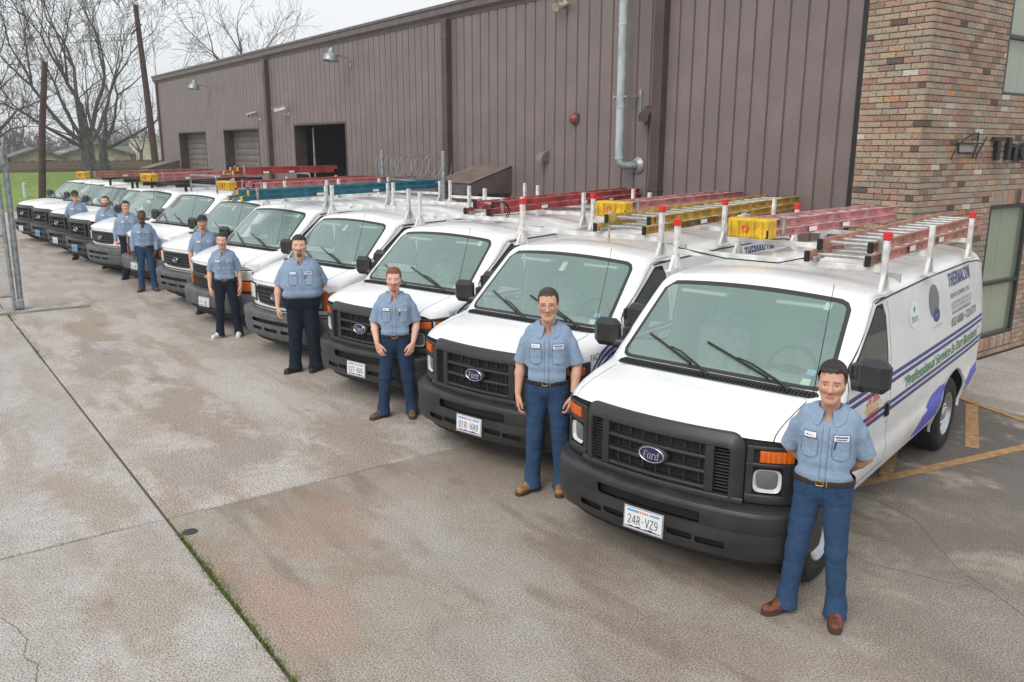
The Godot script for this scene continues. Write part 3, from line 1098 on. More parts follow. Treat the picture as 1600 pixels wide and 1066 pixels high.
	# windows: dark frame bars, panes, pale green blinds behind, a dark room
	for i in holes.size():
		var h: Rect2 = holes[i]
		var w := joint("window", off)
		var x := BRICK_X - 0.05
		var mid := h.position.y + (h.size.y * 0.42 if i % 2 == 0 else 0.77)
		for q in [[h.position.x + 0.03, h.get_center().y, 0.06, h.size.y], [h.end.x - 0.03, h.get_center().y, 0.06, h.size.y]]:
			var g := G.new()
			g.box(Vector3(x, q[1], q[0]), Vector3(0.09, q[3], q[2]), 0.005)
			put("frame", g, M.frame_dark, w)
		for q in [[h.position.y + 0.025, 0.05], [h.end.y - 0.025, 0.05], [mid, 0.055]]:
			var g := G.new()
			g.box(Vector3(x, q[0], h.get_center().x), Vector3(0.085, q[1], h.size.x - 0.12), 0.005)
			put("frame", g, M.frame_dark, w)
		for q in [[h.position.y + 0.05, mid - 0.0275], [mid + 0.0275, h.end.y - 0.05]]:
			var g := G.new()
			g.quad(Vector3(x, q[0], h.end.x - 0.06), Vector3(x, q[0], h.position.x + 0.06), Vector3(x, q[1], h.position.x + 0.06), Vector3(x, q[1], h.end.x - 0.06))
			put("pane", g, M.window_glass, w)
		for k in 2:
			var g := G.new()
			var z0: float = lerpf(h.end.x - 0.06, h.position.x + 0.06, k * 0.5)
			var z1: float = lerpf(h.end.x - 0.06, h.position.x + 0.06, k * 0.5 + 0.492)
			g.box(Vector3(x - 0.07 + k * 0.006, h.get_center().y, (z0 + z1) * 0.5), Vector3(0.012, h.size.y - 0.1, z0 - z1), 0.002)
			put("blind", g, M.blind_green, w)
	# raised black lettering and a wire-drawn letter mark
	var s := base("wall_lettering", "black raised letters and wire letter mark on the brick office wall", "sign", Vector3(BRICK_X, 2.88, -12.18))
	var zz := 0.0
	for q in [["T", 0.335, 0.31], ["h", 0.30, 0.31], ["e", 0.30, 0.235], ["r", 0.24, 0.235]]:
		var at: float = zz
		var g := letters(q[0], q[2], "Droid Sans", true, q[1], func(v: Vector3) -> Vector3: return Vector3(0.045 + v.z, v.y + q[2] * 0.5, -at - v.x - q[1] * 0.5), 0.0, 0.045)
		put("letter", g, M.sign_black, s)
		zz += q[1] + 0.105
	var lg := G.new()
	var path := func(list2: Array, r: float) -> void:
		var pts := PackedVector3Array()
		for v in list2:
			pts.append(Vector3(0.04, v[1] - 2.88, v[0] + 12.18))
		lg.tube(pts, [r], 6)
	path.call([[-11.10, 2.90], [-11.20, 3.02], [-11.30, 3.10]], 0.011)
	path.call([[-11.30, 3.10], [-11.45, 3.17], [-11.62, 3.225], [-11.76, 3.24], [-11.76, 3.10], [-11.70, 2.97], [-11.68, 2.90]], 0.011)
	path.call([[-11.24, 3.105], [-11.60, 3.10], [-11.93, 3.105]], 0.013)
	path.call([[-11.28, 2.98], [-11.55, 2.975], [-11.78, 2.97]], 0.012)
	path.call([[-11.28, 2.98], [-11.25, 3.10]], 0.011)
	path.call([[-12.0, 3.19], [-11.93, 3.10], [-11.80, 2.97], [-11.76, 2.90]], 0.011)
	put("letter_mark", lg, M.sign_black, s)
	var pg := G.new()
	pg.box(Vector3(0.018, 0.16, 0.66), Vector3(0.008, 0.095, 0.36), 0.002)
	put("letter_mark_plate", pg, M.sign_grey, s)

func fittings() -> void:
	# gooseneck lamps under the eave
	for q in [[-33.3, 5.12, "far gooseneck lamp high on the brown wall beside the corner"], [-21.26, 5.22, "near gooseneck lamp high on the brown wall above the open bay"]]:
		var o := base("wall_lamp", q[2], "lamp", Vector3(q[0], q[1], WALL), 0.0, "gooseneck lamps on the warehouse wall")
		var g := G.new()
		g.tube(PackedVector3Array([Vector3(0, -0.18, 0.05), Vector3(0, 0.0, 0.07), Vector3(0, 0.10, 0.16), Vector3(0, 0.14, 0.30), Vector3(0, 0.16, 0.50)]), [0.022], 8)
		g.box(Vector3(0, -0.10, 0.045), Vector3(0.10, 0.16, 0.05), 0.01)
		put("arm", g, M.galvanised, o)
		g = G.new()
		g.lathe([[0.0, 0.20], [0.05, 0.19], [0.075, 0.14], [0.085, 0.06], [0.17, 0.02], [0.20, -0.10], [0.205, -0.14], [0.19, -0.14], [0.15, 0.0]], 20, Transform3D(Basis(Vector3.RIGHT, -0.15), Vector3(0, 0.13, 0.60)))
		put("shade", g, M.galvanised, o)
	for q in [[-28.19, 3.91, 0.55, "left security camera turned to the far roller doors"], [-25.69, 4.02, -0.75, "right security camera over the open bay"]]:
		var o := base("security_camera", q[3], "camera", Vector3(q[0], q[1], WALL + 0.035), 0.0, "security cameras on the warehouse wall")
		var g := G.new()
		g.tube(PackedVector3Array([Vector3(0, 0, 0), Vector3(0, -0.03, 0.12), Vector3(0, 0.06, 0.20)]), [0.022], 8)
		g.lathe([[0.0, 0.02], [0.06, 0.02], [0.06, 0.0]], 14, Transform3D(Basis(Vector3.RIGHT, PI / 2), Vector3.ZERO))
		put("bracket", g, M.camera_white, o)
		g = G.new()
		g.box(Vector3(0, 0, 0.05), Vector3(0.13, 0.12, 0.40), 0.02)
		g.box(Vector3(0, 0.075, 0.08), Vector3(0.16, 0.012, 0.46), 0.004)
		var x := Transform3D(Basis.from_euler(Vector3(0.22, q[2], 0)), Vector3(0, 0.14, 0.22))
		var body := put("housing", g, M.camera_white, o, x)
		var lens := G.new()
		lens.lathe([[0.0, 0.0], [0.04, 0.0], [0.045, -0.02]], 14, Transform3D(Basis(Vector3.RIGHT, PI / 2), Vector3(0, 0, 0.256)))
		put("lens", lens, M.black_gloss, body)
	# the pale flue pipe
	var o := base("flue_pipe", "pale grey flue pipe running up the brown wall from an elbow", "pipe", Vector3(-10.62, 2.80, WALL))
	var g := G.new()
	g.tube(PackedVector3Array([Vector3(0, 0.05, 0.32), Vector3(0, 5.2, 0.32)]), [0.073], 18)
	put("stack", g, M.pvc_grey, o)
	for y in [0.9, 2.2, 0.06]:
		g = G.new()
		g.lathe([[0.073, -0.02], [0.079, -0.015], [0.079, 0.015], [0.073, 0.02]], 18, Transform3D(Basis.IDENTITY, Vector3(0, y, 0.32)))
		put("collar", g, M.pvc_grey, o)
	g = G.new()
	g.tube(PackedVector3Array([Vector3(0, 0.06, 0.32), Vector3(0.02, -0.02, 0.315), Vector3(0.07, -0.06, 0.26), Vector3(0.14, -0.06, 0.14), Vector3(0.18, -0.06, 0.03)]), [0.070], 16)
	g.lathe([[0.07, 0.0], [0.14, 0.0], [0.145, 0.02], [0.10, 0.05], [0.075, 0.09]], 20, Transform3D(Basis(Vector3.RIGHT, PI / 2), Vector3(0.18, -0.06, 0.04)))
	put("elbow", g, M.galvanised, o)
	g = G.new()
	g.box(Vector3(0.20, 0.98, 0.055), Vector3(0.05, 0.40, 0.04), 0.006)
	g.box(Vector3(0.12, 1.06, 0.19), Vector3(0.04, 0.04, 0.30), 0.006)
	g.box(Vector3(-0.02, 1.06, 0.33), Vector3(0.30, 0.035, 0.03), 0.006)
	g.box(Vector3(-0.15, 1.06, 0.33), Vector3(0.03, 0.07, 0.05), 0.006)
	put("wall_bracket", g, M.galvanised, o)
	# vent hoods
	o = base("vent_hood", "square dark vent hood on the wall beside the flue pipe", "vent", Vector3(-10.18, 3.56, WALL + 0.03))
	g = G.new()
	g.prism(poly2([[0.0, 0.13], [0.05, 0.13], [0.20, 0.0], [0.20, -0.10], [0.0, -0.10]]), -0.11, 0.11)
	put("hood", g, M.trim_brown, o, Transform3D(Basis(Vector3.UP, -PI / 2), Vector3.ZERO))
	g = G.new()
	g.box(Vector3(0, 0.0, 0.006), Vector3(0.30, 0.32, 0.012), 0.002)
	put("flange", g, M.trim_brown, o)
	o = base("vent_hood", "small round-topped vent hood low on the brown wall", "vent", Vector3(-12.95, 2.86, WALL + 0.034))
	g = G.new()
	var arc := [[0.0, -0.09]]
	for k in 9:
		arc.append([0.20 * sin(PI * 0.5 * (8 - k) / 8.0), -0.09 + 0.20 * cos(PI * 0.5 * (8 - k) / 8.0)])
	g.prism(poly2(arc), -0.09, 0.09)
	put("hood", g, M.wall_brown, o, Transform3D(Basis(Vector3.UP, -PI / 2), Vector3.ZERO))
	o = base("alarm_bell", "round red alarm bell on the brown wall", "alarm bell", Vector3(-12.12, 3.55, WALL + 0.034))
	g = G.new()
	g.lathe([[0.0, 0.11], [0.03, 0.108], [0.075, 0.085], [0.10, 0.045], [0.105, 0.02], [0.10, 0.0]], 22, Transform3D(Basis(Vector3.RIGHT, PI / 2), Vector3.ZERO))
	put("gong", g, M.bell_red, o)
	g = G.new()
	g.box(Vector3(0.05, 0.0, 0.02), Vector3(0.16, 0.18, 0.04), 0.006)
	put("mounting_box", g, M.trim_brown, o)
	o = base("floodlight", "twin cream floodlight at the top of the brown wall", "lamp", Vector3(-12.45, 5.58, WALL + 0.034))
	g = G.new()
	g.lathe([[0.0, 0.03], [0.06, 0.03], [0.065, 0.0]], 16, Transform3D(Basis(Vector3.RIGHT, PI / 2), Vector3.ZERO))
	put("mounting_plate", g, M.lamp_cream, o)
	for s in [-1.0, 1.0]:
		g = G.new()
		g.lathe([[0.0, -0.10], [0.03, -0.10], [0.035, -0.03], [0.055, 0.02], [0.075, 0.06], [0.07, 0.065], [0.0, 0.05]], 16, Transform3D(Basis.from_euler(Vector3(2.0, 0, s * 0.6)), Vector3(s * 0.10, -0.05, 0.13)))
		put("lamp_head", g, M.lamp_cream, o)
	# lean-to awnings
	for q in [[-14.72, 1.32, 2.67, 2.33, 1.05, 2.12, "brown sheet metal lean-to awning over a low wall opening"], [-38.85, 1.5, 2.45, 2.12, 1.3, 1.85, "small brown lean-to awning at the far end of the wall"]]:
		o = base("lean_to_awning", q[6], "awning", Vector3(q[0], 0, WALL + 0.036))
		var w: float = q[1] * 0.5
		g = G.new()
		g.quad(Vector3(-w, q[3], q[4]), Vector3(w, q[3], q[4]), Vector3(w, q[2], 0), Vector3(-w, q[2], 0))
		g.quad(Vector3(-w, q[2] - 0.02, 0), Vector3(w, q[2] - 0.02, 0), Vector3(w, q[3] - 0.02, q[4]), Vector3(-w, q[3] - 0.02, q[4]))
		put("top_sheet", g, M.awning_brown, o)
		g = G.new()
		g.quad(Vector3(-w, q[5], q[4] - 0.01), Vector3(w, q[5], q[4] - 0.01), Vector3(w, q[3] - 0.021, q[4] - 0.01), Vector3(-w, q[3] - 0.021, q[4] - 0.01))
		put("front_sheet", g, M.fascia_brown, o)
		for s in [-1.0, 1.0]:
			g = G.new()
			g.quad(Vector3(s * (w - 0.006), q[5], q[4] - 0.012), Vector3(s * (w - 0.006), q[5], 0), Vector3(s * (w - 0.006), q[2] - 0.022, 0), Vector3(s * (w - 0.006), q[3] - 0.022, q[4] - 0.012))
			put("side_sheet", g, M.fascia_brown, o)
	# a short stretch of chain-link fence with a coil of razor wire
	o = base("razor_wire_fence", "short chain-link fence topped by a razor wire coil beside the wall", "fence", Vector3(-16.25, 0, -9.3))
	for s in [-1.0, 1.0]:
		g = G.new()
		g.rod(Vector3(s * 1.32, 0, 0), Vector3(s * 1.32, 2.92, 0), 0.045, 10)
		g.ball(Vector3(s * 1.32, 2.93, 0), Vector3(0.05, 0.03, 0.05), 4, 10)
		put("post", g, M.galvanised, o)
	g = G.new()
	for y in [0.12, 2.32]:
		g.rod(Vector3(-1.32, y, 0), Vector3(1.32, y, 0), 0.02, 8)
	put("rail", g, M.galvanised, o)
	tag(put("chain_link", chain_link(2.6, 2.2, 0.08, 0.003), M.galvanised, o, Transform3D(Basis.IDENTITY, Vector3(-1.3, 0.12, 0))), "", "", "", "stuff")
	g = G.new()
	var pts := PackedVector3Array()
	for i in 260:
		var a := TAU * i / 24.0
		pts.append(Vector3(-1.25 + 2.5 * i / 259.0 + 0.06 * sin(a * 0.7), 2.62 + 0.26 * cos(a), 0.26 * sin(a)))
	g.tube(pts, [0.007], 5)
	put("razor_coil", g, M.galvanised, o)

# diamond wire mesh in the x,y plane with its corner at the origin
func chain_link(w: float, h: float, cell: float, r: float) -> G:
	var g := G.new()
	var d := cell
	var s := -h
	while s < w:
		for dir in [1.0, -1.0]:
			var a := Vector2(s, 0.0)
			var b := Vector2(s + h, h)
			if a.x < 0:
				a = Vector2(0, -s)
			if b.x > w:
				b = Vector2(w, w - s)
			if b.y - a.y > 0.01:
				if dir < 0:
					a.x = w - a.x
					b.x = w - b.x
				g.tube(PackedVector3Array([Vector3(a.x, a.y, dir * r), Vector3(b.x, b.y, dir * r)]), [r], 4, false)
		s += d
	return g

# ---------------------------------------------------------------- what stands beyond the lot
func branch(g: G, tips: Array, a: Vector3, d: Vector3, length: float, r: float, depth: int, rng: RandomNumberGenerator, up: float) -> void:
	var pts := PackedVector3Array([a])
	var rad := [r]
	var n := 5 if depth > 2 else 4
	var p := a
	var dd := d
	for i in n:
		dd = (dd + Vector3(rng.randfn(0, 0.13), rng.randfn(0, 0.08) + up * 0.06, rng.randfn(0, 0.13))).normalized()
		p += dd * length / n
		pts.append(p)
		rad.append(maxf(0.013, r * (1.0 - 0.5 * (i + 1.0) / n)))
	g.tube(pts, rad, 9 if r > 0.1 else (6 if r > 0.03 else 3), r > 0.05)
	if depth == 0:
		tips.append(p)
		return
	var kids := 3 if rng.randf() < 0.55 else 2
	for k in kids:
		var spread := rng.randf_range(0.25, 0.75)
		var ang := rng.randf() * TAU
		var side := dd.cross(Vector3(cos(ang), 0.3, sin(ang))).normalized()
		branch(g, tips, p, (dd + side * spread).normalized(), length * rng.randf_range(0.62, 0.88), r * rng.randf_range(0.36, 0.52), depth - 1, rng, up)
	for k in (2 if depth > 1 else 3):
		var i := 1 + rng.randi() % (n - 1)
		var ang := rng.randf() * TAU
		var side := dd.cross(Vector3(cos(ang), 0.2, sin(ang))).normalized()
		branch(g, tips, pts[i], (dd * 0.7 + side * rng.randf_range(0.5, 1.0)).normalized(), length * rng.randf_range(0.4, 0.65), float(rad[i]) * rng.randf_range(0.28, 0.42), maxi(depth - 2, 0), rng, up)

# a leafless tree: trunk, one mesh of limbs, and the small dry leaves or buds left on it
func bare_tree(label: String, at: Vector3, trunk_r: float, fork: float, limbs: Array, depth: int, s: int, buds := 0.0, shade: Material = null) -> void:
	var o := base("bare_tree", label, "tree", at)
	var rng := RandomNumberGenerator.new()
	rng.seed = s
	var g := G.new()
	var pts := PackedVector3Array()
	var rad := []
	for i in 7:
		var u := i / 6.0
		pts.append(Vector3(0.10 * sin(u * 3.0) * fork * 0.2, -0.2 + u * (fork + 0.4), 0.06 * sin(u * 4.0)))
		rad.append(trunk_r * (1.55 - 0.85 * u if u < 0.25 else 1.34 - 0.45 * u))
	g.tube(pts, rad, 14)
	put("trunk", g, shade if shade else M.bark, o)
	var lg := G.new()
	var tips := []
	for q in limbs:
		branch(lg, tips, Vector3(0, fork * q[4], 0), Vector3(q[0], q[1], q[2]).normalized(), q[3], trunk_r * q[5], depth, rng, 0.8)
	put("limbs", lg, shade if shade else M.bark, o)
	if buds > 0.0:
		var bg := G.new()
		for t in tips:
			if rng.randf() < buds:
				for k in 3:
					var c: Vector3 = t + Vector3(rng.randfn(0, 0.15), rng.randfn(0, 0.15), rng.randfn(0, 0.15))
					var u := Vector3(rng.randfn(), rng.randfn(), rng.randfn()).normalized() * 0.05
					var v := Vector3(rng.randfn(), rng.randfn(), rng.randfn()).normalized() * 0.05
					bg.tri(c - u, c + u, c + v)
		tag(put("dry_leaves", bg, M.bud, o), "", "", "", "stuff")

func beyond() -> void:
	# utility poles
	var o := base("utility_pole", "straight dark wooden pole standing on the lawn edge", "utility pole", Vector3(-54.4, 0, -7.15))
	var g := G.new()
	g.tube(PackedVector3Array([Vector3(0, -0.2, 0), Vector3(0.02, 4, -0.45), Vector3(0.10, 7.55, -0.96)]), [0.20, 0.18, 0.15], 12)
	put("shaft", g, M.pole_wood, o)
	o = base("utility_pole", "tall leaning utility pole with a slanted crossarm near the warehouse corner", "utility pole", Vector3(-60.2, 0.3, -14.95))
	g = G.new()
	g.tube(PackedVector3Array([Vector3(0, -0.2, 0.0), Vector3(-0.02, 5.0, 0.16), Vector3(-0.05, 11.55, 0.40)]), [0.24, 0.21, 0.15], 12)
	put("shaft", g, M.pole_wood, o)
	g = G.new()
	g.tube(PackedVector3Array([Vector3(0.15, 10.35, 0.20), Vector3(0.1, 9.70, 0.85)]), [0.065], 6)
	put("crossarm", g, M.pole_wood, o)
	# bare trees
	bare_tree("big bare spreading tree in front of the board fence", Vector3(-70.9, 1.25, -12.8), 0.42, 2.2, [
		[-0.15, 1.0, 0.02, 5.2, 0.75, 0.62], [0.1, 1.0, 0.42, 5.6, 0.85, 0.50], [0.0, 0.8, 0.95, 5.4, 0.8, 0.46], [-0.2, 0.7, -0.75, 4.9, 0.85, 0.42], [0.3, 1.0, -0.28, 5.3, 0.9, 0.48], [0.2, 0.45, 1.1, 5.0, 0.65, 0.36], [-0.3, 0.9, 0.5, 5.0, 0.8, 0.4]], 5, 101, 0.12)
	bare_tree("slimmer bare tree with a low right-hand limb beside the big tree", Vector3(-74.7, 1.3, -14.6), 0.30, 1.9, [
		[0, 1, -0.15, 4.2, 0.9, 0.6], [0.1, 0.55, -0.95, 5.2, 0.75, 0.5], [-0.2, 0.9, 0.3, 3.8, 0.9, 0.5], [0.2, 0.9, -0.5, 4.2, 0.95, 0.5]], 3, 102)
	bare_tree("bare tree with tan dry leaves at the left edge of the lawn", Vector3(-66.0, 0.9, -5.2), 0.28, 2.0, [
		[0, 1, -0.4, 3.8, 0.8, 0.55], [0.1, 0.8, -0.8, 3.8, 0.9, 0.5], [0, 0.9, 0.4, 3.6, 0.9, 0.5], [-0.3, 0.5, -0.9, 3.4, 0.7, 0.4], [0.2, 1.0, 0.1, 4.4, 0.9, 0.5]], 4, 103, 0.35)
	bare_tree("bare treetop showing above the warehouse roof", Vector3(-84.8, 0, -29.6), 0.34, 9.0, [
		[0, 1, 0.1, 3.6, 0.95, 0.55], [0.1, 0.9, -0.7, 4.0, 0.98, 0.5], [0, 0.9, 0.7, 3.8, 0.98, 0.5], [-0.3, 0.7, -0.4, 3.5, 0.9, 0.4], [0.3, 0.7, 0.5, 3.5, 0.9, 0.4]], 4, 104, 0.2)
	bare_tree("thin bare tree between the leaning pole and the warehouse", Vector3(-88.0, 0.5, -20.5), 0.16, 2.0, [
		[0, 1, 0.2, 2.6, 0.9, 0.6], [0, 0.9, -0.5, 2.4, 0.9, 0.5], [0.2, 0.8, 0.6, 2.4, 0.9, 0.5]], 3, 105)
	bare_tree("small bare tree behind the tan houses at left", Vector3(-118.0, 0.5, -13.5), 0.25, 2.5, [
		[0, 1, 0.2, 3.4, 0.9, 0.6], [0, 0.9, -0.6, 3.4, 0.9, 0.5], [0.2, 0.8, 0.7, 3.4, 0.9, 0.5]], 3, 106)
	# a far bank of leafless woods, one mass
	var rng := RandomNumberGenerator.new()
	rng.seed = 9
	g = G.new()
	for i in 1500:
		var z := rng.randf_range(-62, 20)
		var p := Vector3(-150 + rng.randfn(0, 6), rng.randf_range(0.5, 1.5), z)
		var hgt := rng.randf_range(3.0, 6.5) * (0.75 + 0.25 * sin(z * 0.33))
		var top := p + Vector3(rng.randfn(0, 0.6), hgt, rng.randfn(0, 0.9))
		g.tube(PackedVector3Array([p, p.lerp(top, 0.5) + Vector3(0, 0, rng.randfn(0, 0.3)), top]), [0.09, 0.06, 0.02], 3, false)
		for k in 3:
			var m := p.lerp(top, rng.randf_range(0.35, 0.9))
			g.tube(PackedVector3Array([m, m + Vector3(rng.randfn(0, 0.7), rng.randf_range(0.4, 1.3), rng.randfn(0, 0.9))]), [0.045, 0.015], 3, false)
	tag(put("far_woods", g, M.twig), "far bank of leafless woods along the horizon", "woods", "", "stuff")
	# board fence along the back of the lawn
	o = base("board_fence", "weathered brown board fence along the back of the lawn", "fence", Vector3(-77.4, 0, 0))
	var boards := {}
	var turn := Basis(Vector3.UP, PI / 2)
	for i in 150:
		var z := -20.8 + i * 0.166
		var hgt := 0.9 + 0.05 * (rng.randi() % 3)
		var key := "%.2f" % hgt
		if not boards.has(key):
			g = G.new()
			g.box(Vector3(0, hgt * 0.5, 0), Vector3(0.155, hgt, 0.025), 0.004)
			boards[key] = g.mesh()
		put("board", boards[key], M.fence_wood, o, Transform3D(turn, Vector3(rng.randf_range(-0.01, 0.01) + 0.12 * (z + 10.0), 0.88 + 0.02 * sin(z), z)))
	# houses and the pale block behind the fence
	for q in [["tan ranch house with a low gable behind the fence at left", -94.0, -12.4, 4.6, 5.5, 2.05, 2.85, M.house_tan, 0], ["tan ranch house with a pale window behind the big tree", -98.3, -18.6, 6.4, 6.0, 2.35, 3.3, M.house_tan, 1], ["low grey-roofed house at the left edge behind the gate", -92.0, -7.0, 4.5, 5.5, 1.9, 2.7, M.house_tan, 0]]:
		o = base("ranch_house", q[0], "house", Vector3(q[1], 0.6, q[2]), 0.0, "houses behind the board fence")
		var w: float = q[3] * 0.5
		var d: float = q[4]
		var eave: float = q[5] - 0.6
		var ridge: float = q[6] - 0.6
		g = G.new()
		g.prism(poly2([[-w, 0], [w, 0], [w, eave], [0, ridge - 0.12], [-w, eave]]), 0.0, d)
		put("wall", g, q[7], o, Transform3D(turn, Vector3(-d, 0, 0)))
		for s in [-1.0, 1.0]:
			g = G.new()
			var a := Vector2(s * (w + 0.45), eave - 0.17)
			var b := Vector2(0, ridge)
			g.quad(Vector3(0.4, a.y, a.x), Vector3(-d - 0.4, a.y, a.x), Vector3(-d - 0.4, b.y, b.x), Vector3(0.4, b.y, b.x))
			g.quad(Vector3(0.4, b.y - 0.14, b.x), Vector3(-d - 0.4, b.y - 0.14, b.x), Vector3(-d - 0.4, a.y - 0.14, a.x), Vector3(0.4, a.y - 0.14, a.x))
			g.quad(Vector3(0.4, a.y - 0.14, a.x), Vector3(0.4, b.y - 0.14, b.x), Vector3(0.4, b.y, b.x), Vector3(0.4, a.y, a.x))
			put("roof", g, M.roof_grey, o)
		for k in (2 if q[8] else 1):
			var win := G.new()
			win.box(Vector3(0.03, 0.75, -0.4 + k * 1.7 - 0.6), Vector3(0.06, 0.85, 1.1 if k == 0 else 0.8), 0.01)
			var wn := put("window", win, M.camera_white, o)
			var pane := G.new()
			pane.box(Vector3(0.065, 0.75, -0.4 + k * 1.7 - 0.6), Vector3(0.02, 0.70, 0.95 if k == 0 else 0.65), 0.005)
			put("pane", pane, M.sticker_blue if k == 0 and q[8] else M.frame_dark, wn)
	o = base("flat_roofed_block", "pale cream flat-roofed block behind the leaning pole", "building", Vector3(-109.5, 0.4, -27.6))
	g = G.new()
	g.box(Vector3(0, 1.6, 0), Vector3(5, 3.4, 5.6), 0.03)
	put("wall", g, M.house_cream, o)
	g = G.new()
	g.box(Vector3(0, 3.36, 0), Vector3(5.2, 0.14, 5.8), 0.03)
	put("parapet", g, M.house_cream, o)
	o = base("long_shed", "long low grey-roofed building beyond the fence", "building", Vector3(-112, 0.4, -23.0))
	g = G.new()
	g.box(Vector3(0, 0.9, 0), Vector3(6, 1.8, 9), 0.03)
	put("wall", g, M.fence_wood, o)
	g = G.new()
	g.prism(poly2([[-3.3, 1.75], [3.3, 1.75], [0, 2.6]]), -4.8, 4.8)
	put("roof", g, M.roof_grey, o)
	# street lamp among the trees
	o = base("street_lamp", "small lit street lamp globe among the far bare trees", "street lamp", Vector3(-102.3, 0.5, -23.45))
	g = G.new()
	g.rod(Vector3.ZERO, Vector3(0, 2.7, 0), 0.05, 8)
	put("post", g, M.tower_grey, o)
	g = G.new()
	g.ball(Vector3(0, 2.85, 0), Vector3(0.16, 0.18, 0.16))
	put("globe", g, M.camera_white, o)
	# lattice radio mast
	o = base("lattice_mast", "tall pale lattice radio mast far behind the big tree", "mast", Vector3(-196.0, 0.0, -40.6))
	var top := Vector3(0, 48, 3.1)
	var legs := [Vector3(0.9, 0, -0.5), Vector3(-0.9, 0, -0.5), Vector3(0, 0, 0.95)]
	for q in legs:
		g = G.new()
		g.rod(q, q + top, 0.15, 6)
		put("leg", g, M.tower_grey, o)
	g = G.new()
	for k in 30:
		var y0 := k * 1.6
		for i in 3:
			var a: Vector3 = legs[i] + top * (y0 / 48.0)
			var b: Vector3 = legs[(i + 1) % 3] + top * ((y0 + 1.6) / 48.0)
			g.rod(a, b, 0.08, 4)
			g.rod(a, legs[(i + 1) % 3] + top * (y0 / 48.0), 0.07, 4)
	tag(put("bracing", g, M.tower_grey, o), "", "", "", "stuff")
	o = base("marker_post", "short white marker post on the lawn", "post", Vector3(-55.6, 0.0, -6.5))
	g = G.new()
	g.lathe([[0.0, 0.98], [0.08, 0.96], [0.10, 0.90], [0.10, 0.0]], 12)
	put("shaft", g, M.camera_white, o)
	g = G.new()
	g.lathe([[0.104, 0.86], [0.108, 0.85], [0.108, 0.78], [0.104, 0.77]], 12)
	put("band", g, M.camera_white, o)
	# sliding chain-link gate at the left edge
	o = base("chain_link_gate", "galvanised chain-link gate frame at the left edge of the lot", "gate", Vector3(-17.9, 0, -1.72))
	g = G.new()
	g.rod(Vector3(0, 0.0, -0.07), Vector3(0, 2.95, -0.12), 0.052, 12)
	put("post", g, M.galvanised, o)
	g = G.new()
	g.rod(Vector3(0.06, 0.05, 0.04), Vector3(0.06, 2.62, 0.04), 0.035, 10)
	put("frame_upright", g, M.galvanised, o)
	for y in [0.33, 1.45, 2.62]:
		g = G.new()
		g.rod(Vector3(0.06, y, 0.04), Vector3(0.06, y, 3.2), 0.03, 10)
		put("frame_rail", g, M.galvanised, o)
	g = G.new()
	g.tube(PackedVector3Array([Vector3(0.02, 2.1, 0.06), Vector3(0.02, 2.55, 0.7), Vector3(0.02, 2.62, 1.2)]), [0.025], 8)
	put("brace", g, M.galvanised, o)
	g = G.new()
	g.box(Vector3(0.03, 0.16, -0.05), Vector3(0.16, 0.18, 0.14), 0.02)
	g.box(Vector3(0.03, 2.86, -0.02), Vector3(0.18, 0.36, 0.2), 0.03)
	put("roller_bracket", g, M.galvanised, o)
	tag(put("chain_link", chain_link(3.1, 2.25, 0.07, 0.0035), M.galvanised, o, Transform3D(Basis(Vector3.UP, -PI / 2), Vector3(0.06, 0.35, 0.06))), "", "", "", "stuff")
	g = G.new()
	g.box(Vector3(-0.05, 0.02, 1.0), Vector3(0.5, 0.05, 4.4), 0.01)
	put("track_sill", g, M.kerb_concrete, o)
	# overhead wires
	o = base("overhead_wires", "thin overhead wires running from the leaning pole past the trees", "wire")
	for q in [[10.1, 0.0], [9.7, 0.25]]:
		var pts := PackedVector3Array()
		for i in 13:
			var u := i / 12.0
			pts.append(Vector3(-60.2, q[0] - 1.2 * sin(u * PI), -14.6 + q[1]).lerp(Vector3(-64.0, q[0] - 0.4 - 1.2 * sin(u * PI), 24.0), u))
		g = G.new()
		g.tube(pts, [0.014], 4, false)
		put("wire", g, M.wire_black, o)

# ---------------------------------------------------------------- vans
# Van space: x to the van's left, y up, z forward; the front axle is at the origin.
const HALF := [[0.42, 0.950], [0.50, 0.978], [0.60, 1.003], [0.68, 1.005], [0.745, 0.988], [0.9, 0.996], [1.1, 1.0], [1.25, 0.99], [1.5, 0.962], [1.75, 0.922], [1.95, 0.878], [2.1, 0.83]]
# station, top, crown, corner rx, corner ry, bow, edge sweep, width
const FORD_TOP := [
	[-4.76, 1.80, 0.04, 0.14, 0.20, -0.06, 0.0, 0.945], [-4.70, 1.92, 0.05, 0.13, 0.16, -0.05, 0.0, 0.968], [-4.55, 1.965, 0.06, 0.12, 0.14, -0.04, 0.0, 0.984], [-4.0, 1.99, 0.07, 0.12, 0.13, 0.0, 0.0, 0.997],
	[-2.5, 2.0, 0.07, 0.12, 0.13, 0.0, 0.0, 1.0], [-1.4, 1.985, 0.07, 0.12, 0.13, 0.04, 0.0, 1.0], [-1.05, 1.965, 0.06, 0.115, 0.12, 0.09, 0.0, 1.0], [-0.93, 1.945, 0.055, 0.105, 0.11, 0.115, 0.0, 1.0], [-0.88, 1.915, 0.05, 0.10, 0.10, 0.12, 0.0, 1.0],
	[-0.217, 1.325, 0.03, 0.10, 0.09, 0.14, 0.0, 1.0], [-0.10, 1.305, 0.03, 0.12, 0.10, 0.14, 0.01, 1.0], [0.10, 1.278, 0.03, 0.13, 0.11, 0.14, 0.03, 0.99], [0.30, 1.245, 0.03, 0.14, 0.12, 0.14, 0.06, 0.972], [0.44, 1.212, 0.025, 0.14, 0.12, 0.14, 0.09, 0.947], [0.50, 1.186, 0.02, 0.14, 0.11, 0.14, 0.10, 0.936], [0.525, 1.155, 0.012, 0.14, 0.10, 0.14, 0.10, 0.93]]
